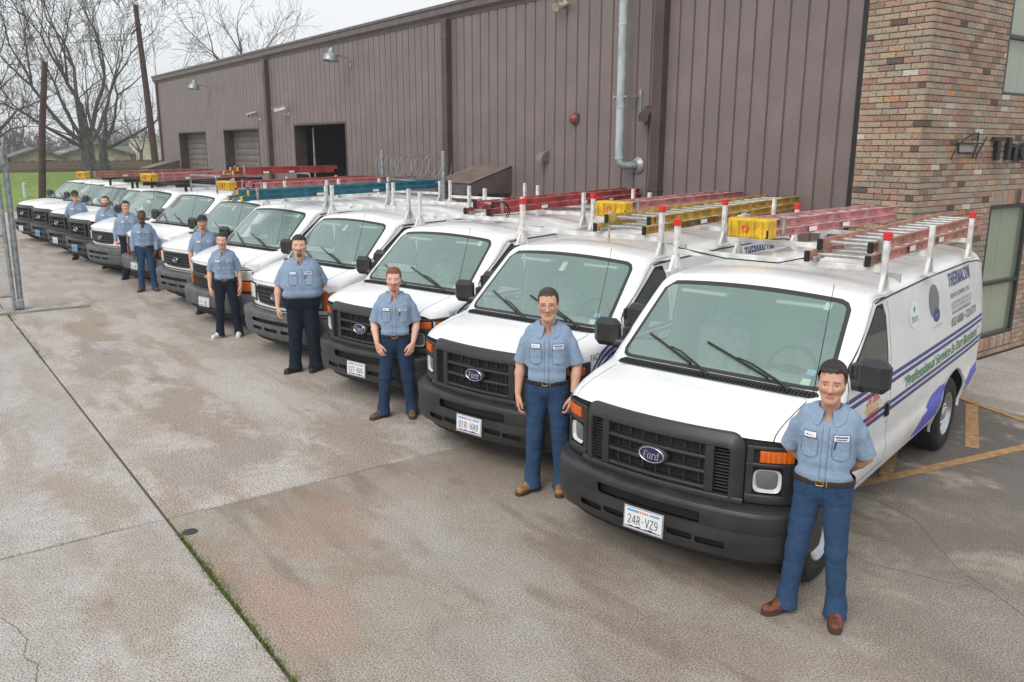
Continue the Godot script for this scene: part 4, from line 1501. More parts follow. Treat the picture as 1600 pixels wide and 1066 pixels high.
const SIDE_STEPS := [0.0, 0.04, 0.08, 0.12, 0.155, 0.19, 0.22, 0.26, 0.31, 0.37, 0.44, 0.51, 0.58, 0.65, 0.72, 0.79, 0.86, 0.93, 1.0]

var plan_t := PackedFloat32Array()
var plan_p := PackedVector2Array()

func plan_table() -> void:
	var pts := PackedVector2Array()
	for i in 41:
		var x := 0.93 * i / 40.0
		pts.append(Vector2(x, 0.665 - 0.145 * pow(x / 0.93, 2) - 0.10 * pow(x / 0.93, 8)))
	for q in [[0.947, 0.385], [0.960, 0.335], [0.970, 0.27], [0.976, 0.20], [0.980, 0.10], [0.982, 0.0]]:
		pts.append(Vector2(q[0], q[1]))
	var t := 0.0
	for i in pts.size():
		if i:
			t += pts[i].distance_to(pts[i - 1])
		plan_t.append(t)
		plan_p.append(pts[i])

# a point in front of the nose: t along the plan curve, y up, d out of it
func nose(t: float, y: float, d: float) -> Vector3:
	var a := absf(t)
	var i := clampi(plan_t.bsearch(a), 1, plan_t.size() - 1)
	var w := (a - plan_t[i - 1]) / (plan_t[i] - plan_t[i - 1])
	var p := plan_p[i - 1].lerp(plan_p[i], w)
	var e := plan_p[mini(i + 1, plan_p.size() - 1)] - plan_p[maxi(i - 2, 0)]
	var nn := Vector2(-e.y, e.x).normalized()
	p += nn * d
	return Vector3(p.x * (1.0 if t >= 0 else -1.0), y, p.y)

# a chamfered bar that follows the nose
func nose_bar(g: G, t0: float, t1: float, y0: float, y1: float, d0: float, d1: float, bev := 0.006, lean := 0.0) -> void:
	var n := maxi(2, int(absf(t1 - t0) / 0.05) + 1)
	var rows := []
	for i in n + 1:
		var t := lerpf(t0, t1, float(i) / n)
		var row := PackedVector3Array()
		for q in [[y0, d0], [y0, d1 - bev], [y0 + bev, d1], [y1 - bev, d1 + lean], [y1, d1 - bev + lean], [y1, d0]]:
			row.append(nose(t, q[0], q[1]))
		rows.append(row)
	g.grid(rows, false, true, true)
	g.disc(rows[0])
	g.disc(rows[n], true)

func half_at(y: float) -> float:
	return table(HALF, y)

# body shell; uv holds (x, station) so that openings can be cut in those terms
func body_shell(tab: Array, sill: float, z_end: float) -> G:
	var stations := []
	for i in tab.size() - 1:
		var n := maxi(1, int(ceil((tab[i + 1][0] - tab[i][0]) / 0.075)))
		for k in n:
			stations.append(lerpf(tab[i][0], tab[i + 1][0], float(k) / n))
	stations.append(tab[-1][0])
	var rows := []
	var uvs := []
	for zc in stations:
		if zc < z_end:
			continue
		var top := table(tab, zc, 1)
		var crown := table(tab, zc, 2)
		var rx := table(tab, zc, 3)
		var ry := table(tab, zc, 4)
		var bow := table(tab, zc, 5)
		var edge := table(tab, zc, 6)
		var ws := table(tab, zc, 7)
		var half := []
		var ylow := top - ry
		for f in SIDE_STEPS:
			var y := lerpf(sill, ylow, f)
			half.append(Vector2(half_at(y) * ws, y))
		var xs: float = half[-1].x
		var xe := half_at(top) * ws - rx
		for k in range(1, 7):
			var a := PI * 0.5 * k / 6.0
			half.append(Vector2(xe + (xs - xe) * cos(a), ylow + ry * sin(a)))
		for k in range(1, 12):
			var x := xe * (1.0 - k / 11.0)
			half.append(Vector2(x, top + crown * (1.0 - pow(x / xe, 2))))
		var row := PackedVector3Array()
		var ur := PackedVector2Array()
		var m := half.size()
		for j in 2 * m - 1:
			var q: Vector2 = half[j] if j < m else half[2 * m - 2 - j]
			var s := 1.0 if j < m else -1.0
			var rel := clampf(q.x / ws, 0.0, 1.0)
			row.append(Vector3(q.x * s, q.y, zc + bow * (1.0 - rel * rel) - edge * pow(rel, 8)))
			ur.append(Vector2(q.x * s, zc))
		rows.append(row)
		uvs.append(ur)
	var g := G.new()
	g.grid(rows, false, false, false, uvs)
	# rear wall
	var first: PackedVector3Array = rows[0]
	var c := Vector3(0, 1.2, first[0].z - 0.03)
	for j in first.size() - 1:
		g.tri(first[j], c, first[j + 1])
		for k in 3:
			g.uv[g.uv.size() - 1 - k] = Vector2(0, tab[0][0])
	return g

func side_at(y: float, z: float, off := 0.003, tab := FORD_TOP) -> Vector3:
	return Vector3(half_at(y) * table(tab, z, 7) + off, y, z)

# a strip on the van's left side along a path of (z, y) with a width
func side_strip(path: Array, w0: float, w1: float) -> G:
	var pts := PackedVector2Array()
	for i in path.size() - 1:
		var n := maxi(1, int(Vector2(path[i][0], path[i][1]).distance_to(Vector2(path[i + 1][0], path[i + 1][1])) / 0.08))
		for k in n:
			pts.append(Vector2(path[i][0], path[i][1]).lerp(Vector2(path[i + 1][0], path[i + 1][1]), float(k) / n))
	pts.append(Vector2(path[-1][0], path[-1][1]))
	var rows := []
	for i in pts.size():
		var d := (pts[mini(i + 1, pts.size() - 1)] - pts[maxi(i - 1, 0)]).normalized()
		var s := Vector2(-d.y, d.x) * lerpf(w0, w1, float(i) / (pts.size() - 1)) * 0.5
		rows.append(PackedVector3Array([side_at(pts[i].y - s.y, pts[i].x - s.x), side_at(pts[i].y + s.y, pts[i].x + s.x)]))
	var g := G.new()
	g.grid(rows)
	return g

# a filled outline on the left side; the outline is (z, y)
func side_patch(outline: Array, off := 0.003) -> G:
	var pp := poly2(outline)
	var c := Vector2.ZERO
	for q in pp:
		c += q
	c /= pp.size()
	var rows := []
	for f in [1.0, 0.88, 0.76, 0.64, 0.52, 0.4, 0.28, 0.16, 0.08, 0.0]:
		var row := PackedVector3Array()
		for q in pp:
			var r := c.lerp(q, f)
			row.append(side_at(r.y, r.x, off))
		rows.append(row)
	var g := G.new()
	g.grid(rows, false, true)
	return g

func ellipse(cz: float, cy: float, rz: float, ry: float, n := 28) -> Array:
	var o := []
	for k in n:
		o.append([cz + rz * cos(TAU * k / n), cy + ry * sin(TAU * k / n)])
	return o

func side_text(text: String, z0: float, z1: float, y0: float, height: float, font_name := "Droid Sans", bold := true, lean := 0.0, y1 := -1.0) -> G:
	var ye := y0 if y1 < 0 else y1
	return letters(text, height, font_name, bold, absf(z0 - z1), func(v: Vector3) -> Vector3:
		var z := (z0 + z1) * 0.5 - v.x
		return side_at(lerpf(y0, ye, (z - z0) / (z1 - z0)) + v.y, z, 0.0045), lean)

func make_wheel() -> Dictionary:
	var tyre := G.new()
	var ax := Transform3D(Basis(Vector3(0, 0, 1), -PI / 2), Vector3.ZERO)   # lathe axis y -> +x, the outer side
	tyre.lathe([[0.21, -0.10], [0.23, -0.125], [0.30, -0.135], [0.350, -0.125], [0.375, -0.105], [0.386, -0.085], [0.386, -0.045], [0.379, -0.043], [0.379, -0.037], [0.386, -0.035], [0.386, -0.004], [0.379, -0.002], [0.379, 0.004], [0.386, 0.006], [0.386, 0.035], [0.379, 0.037], [0.379, 0.043], [0.386, 0.045], [0.386, 0.085], [0.375, 0.105], [0.350, 0.122], [0.345, 0.128], [0.30, 0.135], [0.25, 0.130], [0.222, 0.118], [0.212, 0.10]], 40, ax)
	var rim := G.new()
	var rows := []
	for q in [[0.218, 0.112], [0.224, 0.120], [0.216, 0.124], [0.205, 0.112], [0.195, 0.085], [0.185, 0.070], [0.16, 0.068], [0.135, 0.078], [0.115, 0.082], [0.09, 0.080], [0.078, 0.075], [0.066, 0.085], [0.062, 0.105], [0.045, 0.112], [0.0, 0.114]]:
		var row := PackedVector3Array()
		for k in 64:
			var a := TAU * k / 64
			row.append(Vector3(q[1], q[0] * cos(a), q[0] * sin(a)))
		rows.append(row)
	rim.grid(rows, false, true)
	var cut := rim.split(func(p: Vector3, _u: Vector2) -> float:
		var r := Vector2(p.y, p.z).length()
		var a := fposmod(atan2(p.z, p.y), TAU / 8.0) - TAU / 16.0
		return Vector2((r - 0.150) / 0.030, a * r / 0.030).length() - 1.0)
	var drum := G.new()
	drum.lathe([[0.20, -0.08], [0.20, 0.02], [0.0, 0.03]], 24, ax)
	var nuts := G.new()
	for k in 8:
		var a := TAU * (k + 0.5) / 8
		nuts.lathe([[0.011, 0.0], [0.011, 0.02], [0.0, 0.024]], 6, Transform3D(ax.basis, Vector3(0.078, 0.095 * cos(a), 0.095 * sin(a))))
	return {"tyre": tyre.mesh(), "rim": cut[1].mesh(), "drum": drum.mesh(), "nuts": nuts.mesh()}

func add_wheel(v: Node3D, w: Dictionary, at: Vector3, right: bool) -> void:
	var o := joint("wheel", v, Transform3D(Basis(Vector3.UP, PI if right else 0.0), at))
	put("tyre", w.tyre, M.tyre, o)
	put("rim", w.rim, M.wheel_silver, o)
	put("brake_drum", w.drum, M.black, o)
	put("wheel_nuts", w.nuts, M.chrome, o)

# everything of one kind of vehicle except what differs from one to the next
func make_vehicle(style: String, tab: Array) -> Node3D:
	var v := Node3D.new()
	v.name = "model"
	var pickup := style == "pickup"
	var cowl0: float = tab[-7][0]     # windscreen foot
	var head: float = tab[-8][0]      # windscreen head
	var shell := body_shell(tab, 0.45, tab[0][0])
	# windscreen, with its black surround
	var wx0 := half_at(table(tab, cowl0, 1)) - 0.108
	var wx1 := half_at(table(tab, head, 1)) - 0.100
	var mid := (cowl0 + head) * 0.5
	var hl := (cowl0 - head) * 0.5 - 0.012
	var stretch := 1.36
	var screen := func(_p: Vector3, u: Vector2) -> float:
		if u.y < head - 0.2 or u.y > cowl0 + 0.2:
			return 1.0
		var w := lerpf(wx1, wx0, clampf((u.y - head) / (cowl0 - head), 0.0, 1.0))
		return rrect(Vector2(u.x / w * wx0, (u.y - mid) * stretch), Vector2(wx0, hl * stretch), 0.09)
	var cut := shell.split(screen, 0.006)
	shell = cut[1]
	var glass: G = cut[0]
	cut = glass.split(func(p: Vector3, u: Vector2) -> float: return maxf(screen.call(p, u), -1.0) + 0.030 + 0.020 * smoothstep(head + 0.10, head, u.y))
	put("windscreen_surround", cut[1], M.gasket, v)
	put("windscreen", cut[0], M.windscreen, v)
	# cowl grille between bonnet and windscreen
	cut = shell.split(func(p: Vector3, u: Vector2) -> float:
		if p.y < 1.1:
			return 1.0
		return rrect(Vector2(u.x, (u.y - cowl0 - 0.052)), Vector2(0.835, 0.058), 0.03))
	shell = cut[1]
	put("cowl_panel", cut[0], M.gasket, v)
	var ribs := G.new()
	for k in 58:
		var x := -0.80 + 1.6 * k / 57.0
		var zc := cowl0 + 0.05
		var zz: float = zc + table(tab, zc, 5) * (1.0 - x * x)
		var yy: float = table(tab, zc, 1) + table(tab, zc, 2) * (1.0 - x * x)
		ribs.box(Vector3(x, yy + 0.005, zz), Vector3(0.009, 0.012, 0.085), 0.002)
	tag(put("cowl_slats", ribs, M.dark_plastic, v), "", "", "", "stuff")
	# bonnet
	cut = shell.split(func(p: Vector3, u: Vector2) -> float:
		if p.y < 1.02 or u.y < cowl0:
			return 1.0
		return rrect(Vector2(u.x, u.y - (cowl0 + 1.5) - 0.115), Vector2(0.80, 1.5), 0.05))
	shell = cut[1]
	var bon: Array = cut[0].split(func(p: Vector3, u: Vector2) -> float: return rrect(Vector2(u.x, u.y - (cowl0 + 1.5) - 0.115), Vector2(0.80, 1.5), 0.05), -0.007)
	put("bonnet_gap", bon[1], M.black, v)
	put("bonnet", bon[0], M.white_paint, v)
	# door glass and its frame, then the door with its gap
	var z0 := cowl0 - 0.13
	var dz: float = cowl0 + 0.217
	var win := poly2([[z0 - 0.02 , 1.425], [-1.185 + dz, 1.27], [-1.235 + dz, 1.34], [-1.225 + dz, 1.80], [-1.19 + dz, 1.855], [-1.02 + dz, 1.855], [-0.97 + dz, 1.82], [z0 - 0.04, 1.46]]) if not pickup else poly2([[z0, 1.36], [-1.25 + dz, 1.27], [-1.28 + dz, 1.72], [-1.22 + dz, 1.775], [-1.0 + dz, 1.775], [z0 - 0.03, 1.42]])
	var on_side := func(p: Vector3) -> bool: return absf(p.x) > 0.72 and p.z < 0.7 and p.z > -4.6
	cut = shell.split(func(p: Vector3, _u: Vector2) -> float: return dpoly(Vector2(p.z, p.y), win) if on_side.call(p) and p.y < 1.9 else 1.0, 0.0)
	shell = cut[1]
	var dg: Array = cut[0].split(func(p: Vector3, _u: Vector2) -> float: return dpoly(Vector2(p.z, p.y), win), -0.022)
	both(v, "door_glass_rubber", dg[1], M.black)
	for s in [1.0, -1.0]:
		var one: Array = dg[0].split(func(p: Vector3, _u: Vector2) -> float: return -p.x * s)
		put("door_glass", one[0], M.side_glass, v)
	# wheel arches
	cut = shell.split(func(p: Vector3, _u: Vector2) -> float:
		if not on_side.call(p):
			return 1.0
		var f := Vector2(p.z / 0.465, (p.y - 0.36) / 0.47).length() - 1.0
		var r := Vector2((p.z + 3.515) / 0.57, (p.y - 0.36) / 0.50).length() - 1.0
		return minf(f, r))
	shell = cut[1]
	for s in [1.0, -1.0]:
		for q in [[0.0, 0.465, 0.47], [-3.515, 0.57, 0.50]]:
			var lips := G.new()
			var wells := G.new()
			var rows := []
			var inner := []
			for k in 25:
				var a := lerpf(-0.05, PI + 0.05, k / 24.0)
				var y: float = 0.36 + q[2] * sin(a)
				var z: float = q[0] + q[1] * cos(a)
				var x := half_at(y) * table(tab, z, 7)
				rows.append(PackedVector3Array([Vector3(s * (x + 0.004), 0.36 + (q[2] + 0.012) * sin(a), q[0] + (q[1] + 0.012) * cos(a)), Vector3(s * (x + 0.008), y, z), Vector3(s * (x - 0.018), y - 0.004 * sin(a), z - 0.004 * cos(a))]))
				inner.append(PackedVector3Array([Vector3(s * (x - 0.017), y - 0.003 * sin(a), z - 0.003 * cos(a)), Vector3(s * 0.45, y, z)]))
			lips.grid(rows, false, false, s > 0)
			wells.grid(inner, false, false, s > 0)
			put("wheel_arch_lip", lips, M.white_paint, v)
			put("wheel_well", wells, M.black, v)
	# doors
	var door := poly2([[z0 + 0.06, 0.53], [z0 + 0.06, 1.30], [z0 - 0.02, 1.46], [-0.98 + dz, 1.895], [-1.30 + dz, 1.895], [-1.30 + dz, 0.53]]) if not pickup else poly2([[z0 + 0.06, 0.53], [z0 + 0.06, 1.30], [z0 - 0.02, 1.44], [-0.97 + dz, 1.82], [-1.34 + dz, 1.82], [-1.34 + dz, 0.53]])
	var dd := func(p: Vector3, _u: Vector2) -> float: return dpoly(Vector2(p.z, p.y), door) if on_side.call(p) and p.y < 1.95 else 1.0
	cut = shell.split(dd, 0.004)
	shell = cut[1]
	var rest: Array = cut[0].split(dd, -0.004)
	both(v, "door_gap", rest[1], M.black)
	for s in [1.0, -1.0]:
		var one: Array = rest[0].split(func(p: Vector3, _u: Vector2) -> float: return -p.x * s)
		var dn := put("front_door", one[0], M.white_paint, v)
		var hg := G.new()
		var hz := -1.225 + dz
		hg.box(Vector3(s * (half_at(1.0) + 0.004), 1.0, hz), Vector3(0.02, 0.125, 0.10), 0.012)
		hg.box(Vector3(s * (half_at(1.0) + 0.018), 1.0, hz + 0.01), Vector3(0.014, 0.11, 0.05), 0.006)
		put("door_handle", hg, M.black_gloss, dn)
		hg = G.new()
		hg.lathe([[0.0, 0.004], [0.014, 0.003], [0.016, 0.0]], 12, Transform3D(Basis(Vector3(0, 0, 1), -PI / 2 * s), Vector3(s * (half_at(0.89)), 0.89, hz - 0.02)))
		put("door_lock", hg, M.chrome, dn)
	put("body", shell, M.white_paint, v)
	# mirrors
	for s in [1.0, -1.0]:
		var mg := G.new()
		mg.box(Vector3.ZERO, Vector3(0.235, 0.24, 0.13), 0.045)
		var mx := Transform3D(Basis(Vector3.UP, -0.12), Vector3(1.125, 1.475, z0 - 0.02))
		var arm := G.new()
		arm.tube(PackedVector3Array([Vector3(0.955, 1.39, z0 - 0.07), Vector3(1.0, 1.385, z0 - 0.05), Vector3(1.06, 1.39, z0 - 0.02)]), [0.055, 0.05, 0.05], 10)
		arm.box(Vector3(0.962, 1.42, z0 - 0.08), Vector3(0.03, 0.22, 0.12), 0.012)
		var whole := G.new()
		whole.join(mg, mx)
		whole.join(arm)
		var glass2 := G.new()
		glass2.box(Vector3(0, 0, -0.062), Vector3(0.17, 0.18, 0.006), 0.002)
		var gg := G.new()
		gg.join(glass2, mx)
		var mn := put("door_mirror", whole if s > 0 else whole.mirrored(), M.dark_plastic, v)
		put("mirror_glass", gg if s > 0 else gg.mirrored(), M.chrome, mn)
	# gutter line along the roof edge
	for s in [1.0, -1.0]:
		var rail := G.new()
		var pts := PackedVector3Array()
		var z: float = -1.0 + dz
		while z > tab[1][0] + 0.05:
			var top := table(tab, z, 1)
			var y := top - table(tab, z, 4) + 0.035
			pts.append(Vector3(s * (half_at(y) * table(tab, z, 7) + 0.0), y, z))
			z -= 0.15
		rail.tube(pts, [0.009], 6)
		put("roof_gutter", rail, M.gasket, v)
	# wipers
	for q in [[0.62, -0.10], [0.0, -0.66]]:
		var wp := G.new()
		var foot := screen_at(tab, q[0], cowl0 + 0.035, 0.014)
		var knee := screen_at(tab, lerpf(q[0], q[1], 0.45), cowl0 - 0.10, 0.03)
		var tip := screen_at(tab, lerpf(q[0], q[1], 0.62), cowl0 - 0.125, 0.022)
		wp.tube(PackedVector3Array([foot, foot.lerp(knee, 0.3) + Vector3(0, 0.008, 0), knee, tip]), [0.014, 0.010, 0.007, 0.006], 6)
		wp.ball(foot, Vector3(0.022, 0.018, 0.022), 6, 10)
		var bpts := PackedVector3Array()
		for k in 9:
			var u := k / 8.0
			bpts.append(screen_at(tab, lerpf(q[0] - 0.17, q[1] - 0.02, u), cowl0 - lerpf(0.035, 0.20, u), 0.012 + 0.008 * sin(u * PI)))
		wp.tube(bpts, [0.010], 6)
		put("wiper", wp, M.black_gloss, v)
	# cabin: lining, floor, dashboard, wheel, seats, bulkhead
	var g := G.new()
	var by := table(tab, cowl0, 1)
	g.box(Vector3(0, by - 0.13, cowl0 - 0.10), Vector3(1.74, 0.22, 0.42), 0.06)
	g.box(Vector3(0.42, by - 0.03, cowl0 - 0.20), Vector3(0.50, 0.12, 0.22), 0.05)
	put("dashboard", g, M.dashboard, v)
	g = G.new()
	var wheel_rows := []
	for k in 25:
		var a := TAU * k / 24
		var row := PackedVector3Array()
		for j in 8:
			var b := TAU * j / 8
			row.append(Vector3((0.19 + 0.016 * cos(b)) * cos(a), (0.19 + 0.016 * cos(b)) * sin(a), 0.016 * sin(b)))
		wheel_rows.append(row)
	var sw := G.new()
	sw.grid(wheel_rows)
	sw.box(Vector3(0, -0.02, 0), Vector3(0.14, 0.12, 0.04), 0.02)
	sw.box(Vector3(0, 0, 0), Vector3(0.36, 0.035, 0.02), 0.006)
	g.join(sw, Transform3D(Basis(Vector3.RIGHT, -0.5), Vector3(0.42, by + 0.02, cowl0 - 0.43)))
	put("steering_wheel", g, M.black, v)
	for x in [0.44, -0.44]:
		g = G.new()
		g.box(Vector3(x, 0.86, cowl0 - 0.70), Vector3(0.50, 0.16, 0.52), 0.05)
		var back := G.new()
		back.box(Vector3(0, 0.30, 0), Vector3(0.50, 0.64, 0.14), 0.06)
		back.box(Vector3(0, 0.70, 0.01), Vector3(0.27, 0.19, 0.10), 0.04)
		g.join(back, Transform3D(Basis(Vector3.RIGHT, -0.16), Vector3(x, 0.88, cowl0 - 0.94)))
		put("seat", g, M.seat_cloth, v)
	g = G.new()
	var rear_z := -1.75 + dz if not pickup else -1.45 + dz
	var cab_top := table(tab, rear_z, 1) + 0.03
	g.box(Vector3(0, (0.55 + cab_top) * 0.5, rear_z), Vector3(1.72, cab_top - 0.55, 0.03))
	g.box(Vector3(0, 0.58, rear_z + 0.9), Vector3(1.86, 0.03, 1.8))
	put("cabin_lining", g, M.cabin_lining, v)
	g = G.new()
	g.box(Vector3(0, by + 0.42, cowl0 - 0.45), Vector3(0.24, 0.07, 0.03), 0.015)
	put("rear_view_mirror", g, M.black, v)
	for x in [0.42, -0.42]:
		g = G.new()
		g.box(Vector3(x, by + 0.52, cowl0 - 0.60), Vector3(0.42, 0.03, 0.16), 0.01)
		put("sun_visor", g, M.cabin_lining, v)
	# underside and rear bumper
	g = G.new()
	g.box(Vector3(0, 0.42, -2.1), Vector3(1.50, 0.20, 5.0), 0.03)
	g.box(Vector3(0, 0.33, 0.0), Vector3(1.5, 0.14, 0.16), 0.03)
	g.box(Vector3(0, 0.36, -3.505), Vector3(1.5, 0.12, 0.14), 0.03)
	put("chassis", g, M.black, v)
	g = G.new()
	g.box(Vector3(0, 0.56, tab[0][0] - 0.05), Vector3(1.86, 0.16, 0.16), 0.03)
	put("rear_bumper", g, M.charcoal_bumper, v)
	for s in [1.0, -1.0]:
		g = G.new()
		g.box(Vector3(s * 0.875, 1.15, tab[0][0] - 0.015), Vector3(0.08, 0.42, 0.05), 0.012)
		put("tail_lamp", g, M.cap_red, v)
	for s in [1.0, -1.0]:
		add_wheel(v, wheel_kit, Vector3(s * 0.865, 0.386, 0.0), s < 0)
		add_wheel(v, wheel_kit, Vector3(s * 0.845, 0.386, -3.505), s < 0)
	# radio mast on the left wing
	g = G.new()
	var mast := Vector3(0.80, table(tab, cowl0 + 0.1, 1) + 0.0, cowl0 + 0.12)
	g.tube(PackedVector3Array([mast, mast + Vector3(0.0, 0.05, -0.02), mast + Vector3(-0.02, 0.78, -0.30)]), [0.012, 0.004, 0.0025], 6)
	put("radio_mast", g, M.black, v)
	front_face(v, style)
	return v

func both(v: Node3D, called: String, g: G, m: Material) -> void:
	for s in [1.0, -1.0]:
		put(called, g.split(func(p: Vector3, _u: Vector2) -> float: return -p.x * s)[0], m, v)

func screen_at(tab: Array, x: float, zc: float, off: float) -> Vector3:
	var top := table(tab, zc, 1)
	var xe := half_at(top) - table(tab, zc, 3)
	var y := top + table(tab, zc, 2) * (1.0 - pow(x / xe, 2))
	var z := zc + table(tab, zc, 5) * (1.0 - pow(x / half_at(top), 2))
	return Vector3(x, y, z) + Vector3(0, 0.70, 0.71) * off

# a frame that follows the nose between an outer and an inner path of (t, y)
func nose_frame(outer: Array, inner: Array, d_out: float, d_in: float, back: float) -> G:
	var rows := []
	for i in outer.size():
		var o := Vector2(outer[i][0], outer[i][1])
		var q := Vector2(inner[i][0], inner[i][1])
		var row := PackedVector3Array()
		for k in [[0.0, back], [0.0, d_out - 0.012], [0.10, d_out], [0.5, (d_out + d_in) * 0.5 + 0.006], [0.90, d_in], [1.0, d_in - 0.012], [1.0, back]]:
			var r := o.lerp(q, k[0])
			row.append(nose(r.x, r.y, k[1]))
		rows.append(row)
	var g := G.new()
	g.grid(rows)
	return g

func oval_badge(v: Node3D, y: float, d: float, size: float) -> void:
	var z := nose(0, y, d).z
	var tilt := Transform3D(Basis(Vector3.RIGHT, PI / 2).scaled(Vector3(1, 1, 1)), Vector3(0, y, z))
	var b := joint("oval_badge", v)
	var sq := func(g: G) -> G:
		var o := G.new()
		for i in g.p.size():
			g.p[i].y = y + (g.p[i].y - y) * 0.56
		o.join(g)
		return o.renormal()
	var g := G.new()
	g.lathe([[size * 1.18, -0.02], [size * 1.18, 0.002], [size * 1.10, 0.012], [size * 0.98, 0.014]], 40, tilt)
	put("mount", sq.call(g), M.dark_plastic, b)
	g = G.new()
	g.lathe([[size * 1.0, 0.012], [size * 1.0, 0.02], [size * 0.96, 0.026], [size * 0.90, 0.022], [size * 0.89, 0.016]], 40, tilt)
	put("chrome_ring", sq.call(g), M.chrome, b)
	g = G.new()
	g.lathe([[size * 0.90, 0.017], [size * 0.6, 0.0195], [0.0, 0.021]], 40, tilt)
	put("blue_field", sq.call(g), M.emblem_blue, b)
	g = letters("Ford", size * 0.62, "Droid Serif", true, size * 1.25, func(q: Vector3) -> Vector3: return Vector3(q.x, y + q.y, z + 0.0235), 0.22)
	put("script", g, M.chrome, b)

func front_face(v: Node3D, style: String) -> void:
	var g: G
	var ford := style == "new" or style == "pickup"
	# the panel behind everything
	g = G.new()
	var rows := []
	for i in 49:
		var t := lerpf(-1.26, 1.26, i / 48.0)
		var row := PackedVector3Array()
		for q in [[0.50, -0.03], [0.72, -0.020], [0.9, -0.014], [1.04, -0.012], [1.12, -0.018], [1.15, -0.03]]:
			row.append(nose(t, q[0], q[1]))
		rows.append(row)
	g.grid(rows)
	put("front_panel", g, M.black if ford else M.white_paint, v)
	# bumper
	var prof := [[-0.10, 0.695], [0.02, 0.70], [0.10, 0.694], [0.132, 0.680], [0.142, 0.655], [0.144, 0.61], [0.140, 0.555], [0.132, 0.53], [0.134, 0.515], [0.138, 0.46], [0.128, 0.385], [0.105, 0.33], [0.06, 0.30], [-0.06, 0.29]]
	if style == "chevy":
		prof = [[-0.10, 0.665], [0.02, 0.67], [0.10, 0.664], [0.135, 0.645], [0.146, 0.61], [0.150, 0.55], [0.148, 0.47], [0.138, 0.40], [0.10, 0.345], [0.05, 0.32], [-0.06, 0.31]]
	rows = []
	var uvs := []
	for i in 131:
		var t := lerpf(-1.30, 1.30, i / 130.0)
		var pull := 1.0 - (0.68 if ford else 0.45) * smoothstep(0.72 if ford else 0.9, 1.16, absf(t))
		var row := PackedVector3Array()
		var ur := PackedVector2Array()
		for k in prof.size() * 4 - 3:
			var q: Array = prof[k / 4]
			var d: float = q[0]
			var y: float = q[1]
			if k % 4:
				d = lerpf(q[0], prof[k / 4 + 1][0], (k % 4) * 0.25)
				y = lerpf(q[1], prof[k / 4 + 1][1], (k % 4) * 0.25)
			row.append(nose(t, y, d * pull if d > 0 else d))
			ur.append(Vector2(t, y))
		rows.append(row)
		uvs.append(ur)
	g = G.new()
	g.grid(rows, false, false, true, uvs)
	var slots := [[0.0, 0.588, 0.40, 0.040], [-0.47, 0.420, 0.10, 0.024], [0.47, 0.420, 0.10, 0.024], [-0.26, 0.43, 0.09, 0.024], [0.26, 0.43, 0.09, 0.024]] if style != "chevy" else [[0.0, 0.375, 0.5, 0.02]]
	if style == "old":
		slots = [[0.0, 0.565, 0.46, 0.030], [-0.34, 0.445, 0.12, 0.024], [0.34, 0.445, 0.12, 0.024], [0.0, 0.445, 0.15, 0.024]]
	var f := func(p: Vector3, u: Vector2) -> float:
		var d := 1.0
		if p.z < 0.5:
			return d
		for s in slots:
			d = minf(d, rrect(u - Vector2(s[0], s[1]), Vector2(s[2], s[3]), 0.012))
		return d
	var cut := g.split(f)
	put("front_bumper", cut[1], M.charcoal_bumper if ford else M.grey_bumper, v)
	for s in slots:
		g = G.new()
		nose_bar(g, s[0] - s[2] - 0.02, s[0] + s[2] + 0.02, s[1] - s[3] - 0.015, s[1] + s[3] + 0.015, 0.02, 0.085, 0.004)
		put("bumper_slot", g, M.black, v)
	g = G.new()
	nose_bar(g, -1.05, 1.05, 0.22, 0.33, -0.12, -0.02, 0.01)
	put("valance", g, M.black, v)
	var gk: Material = M.dark_plastic
	if style == "new" or style == "pickup":
		# arch-shaped surround with rounded shoulders
		var outer := []
		var inner := []
		for k in 8:
			outer.append([-0.645, lerpf(0.695, 1.085, k / 7.0)])
			inner.append([-0.548, lerpf(0.745, 1.045, k / 7.0)])
		for k in range(1, 7):
			var a := PI * 0.5 * k / 7.0
			outer.append([-0.545 - 0.10 * cos(a), 1.085 + 0.10 * sin(a)])
			inner.append([-0.53 - 0.018 * cos(a), 1.045 + 0.035 * sin(a)])
		for k in 21:
			outer.append([lerpf(-0.545, 0.545, k / 20.0), 1.185])
			inner.append([lerpf(-0.53, 0.53, k / 20.0), 1.080])
		for k in range(outer.size() - 22, -1, -1):
			outer.append([-outer[k][0], outer[k][1]])
			inner.append([-inner[k][0], inner[k][1]])
		put("grille_surround", nose_frame(outer, inner, 0.018, 0.060, -0.05), gk, v)
		g = G.new()
		nose_bar(g, -0.645, 0.645, 0.690, 0.748, -0.03, 0.056, 0.012)
		put("grille_sill", g, gk, v)
		for s in [-1.0, 1.0]:
			g = G.new()
			nose_bar(g, s * 0.385 if s > 0 else -0.445, s * 0.445 if s > 0 else -0.385, 0.745, 1.085, -0.03, 0.052, 0.010)
			put("grille_post", g, gk, v)
			g = G.new()
			for k in 13:
				var y := 0.765 + k * 0.0235
				nose_bar(g, s * 0.445 if s > 0 else -0.55, s * 0.55 if s > 0 else -0.445, y, y + 0.009, -0.02, 0.022, 0.003)
			tag(put("side_louvres", g, gk, v), "", "", "", "stuff")
		for y in [0.985, 0.878, 0.768]:
			g = G.new()
			nose_bar(g, -0.386, 0.386, y - 0.017, y + 0.017, -0.02, 0.048, 0.010)
			put("grille_bar", g, gk, v)
		g = G.new()
		for k in 7:
			var t := -0.33 + k * 0.11
			nose_bar(g, t - 0.006, t + 0.006, 0.75, 1.08, -0.02, 0.004, 0.002)
		for k in 12:
			var y := 0.765 + k * 0.026
			nose_bar(g, -0.385, 0.385, y, y + 0.006, -0.02, -0.004, 0.002)
		tag(put("grille_mesh", g, gk, v), "", "", "", "stuff")
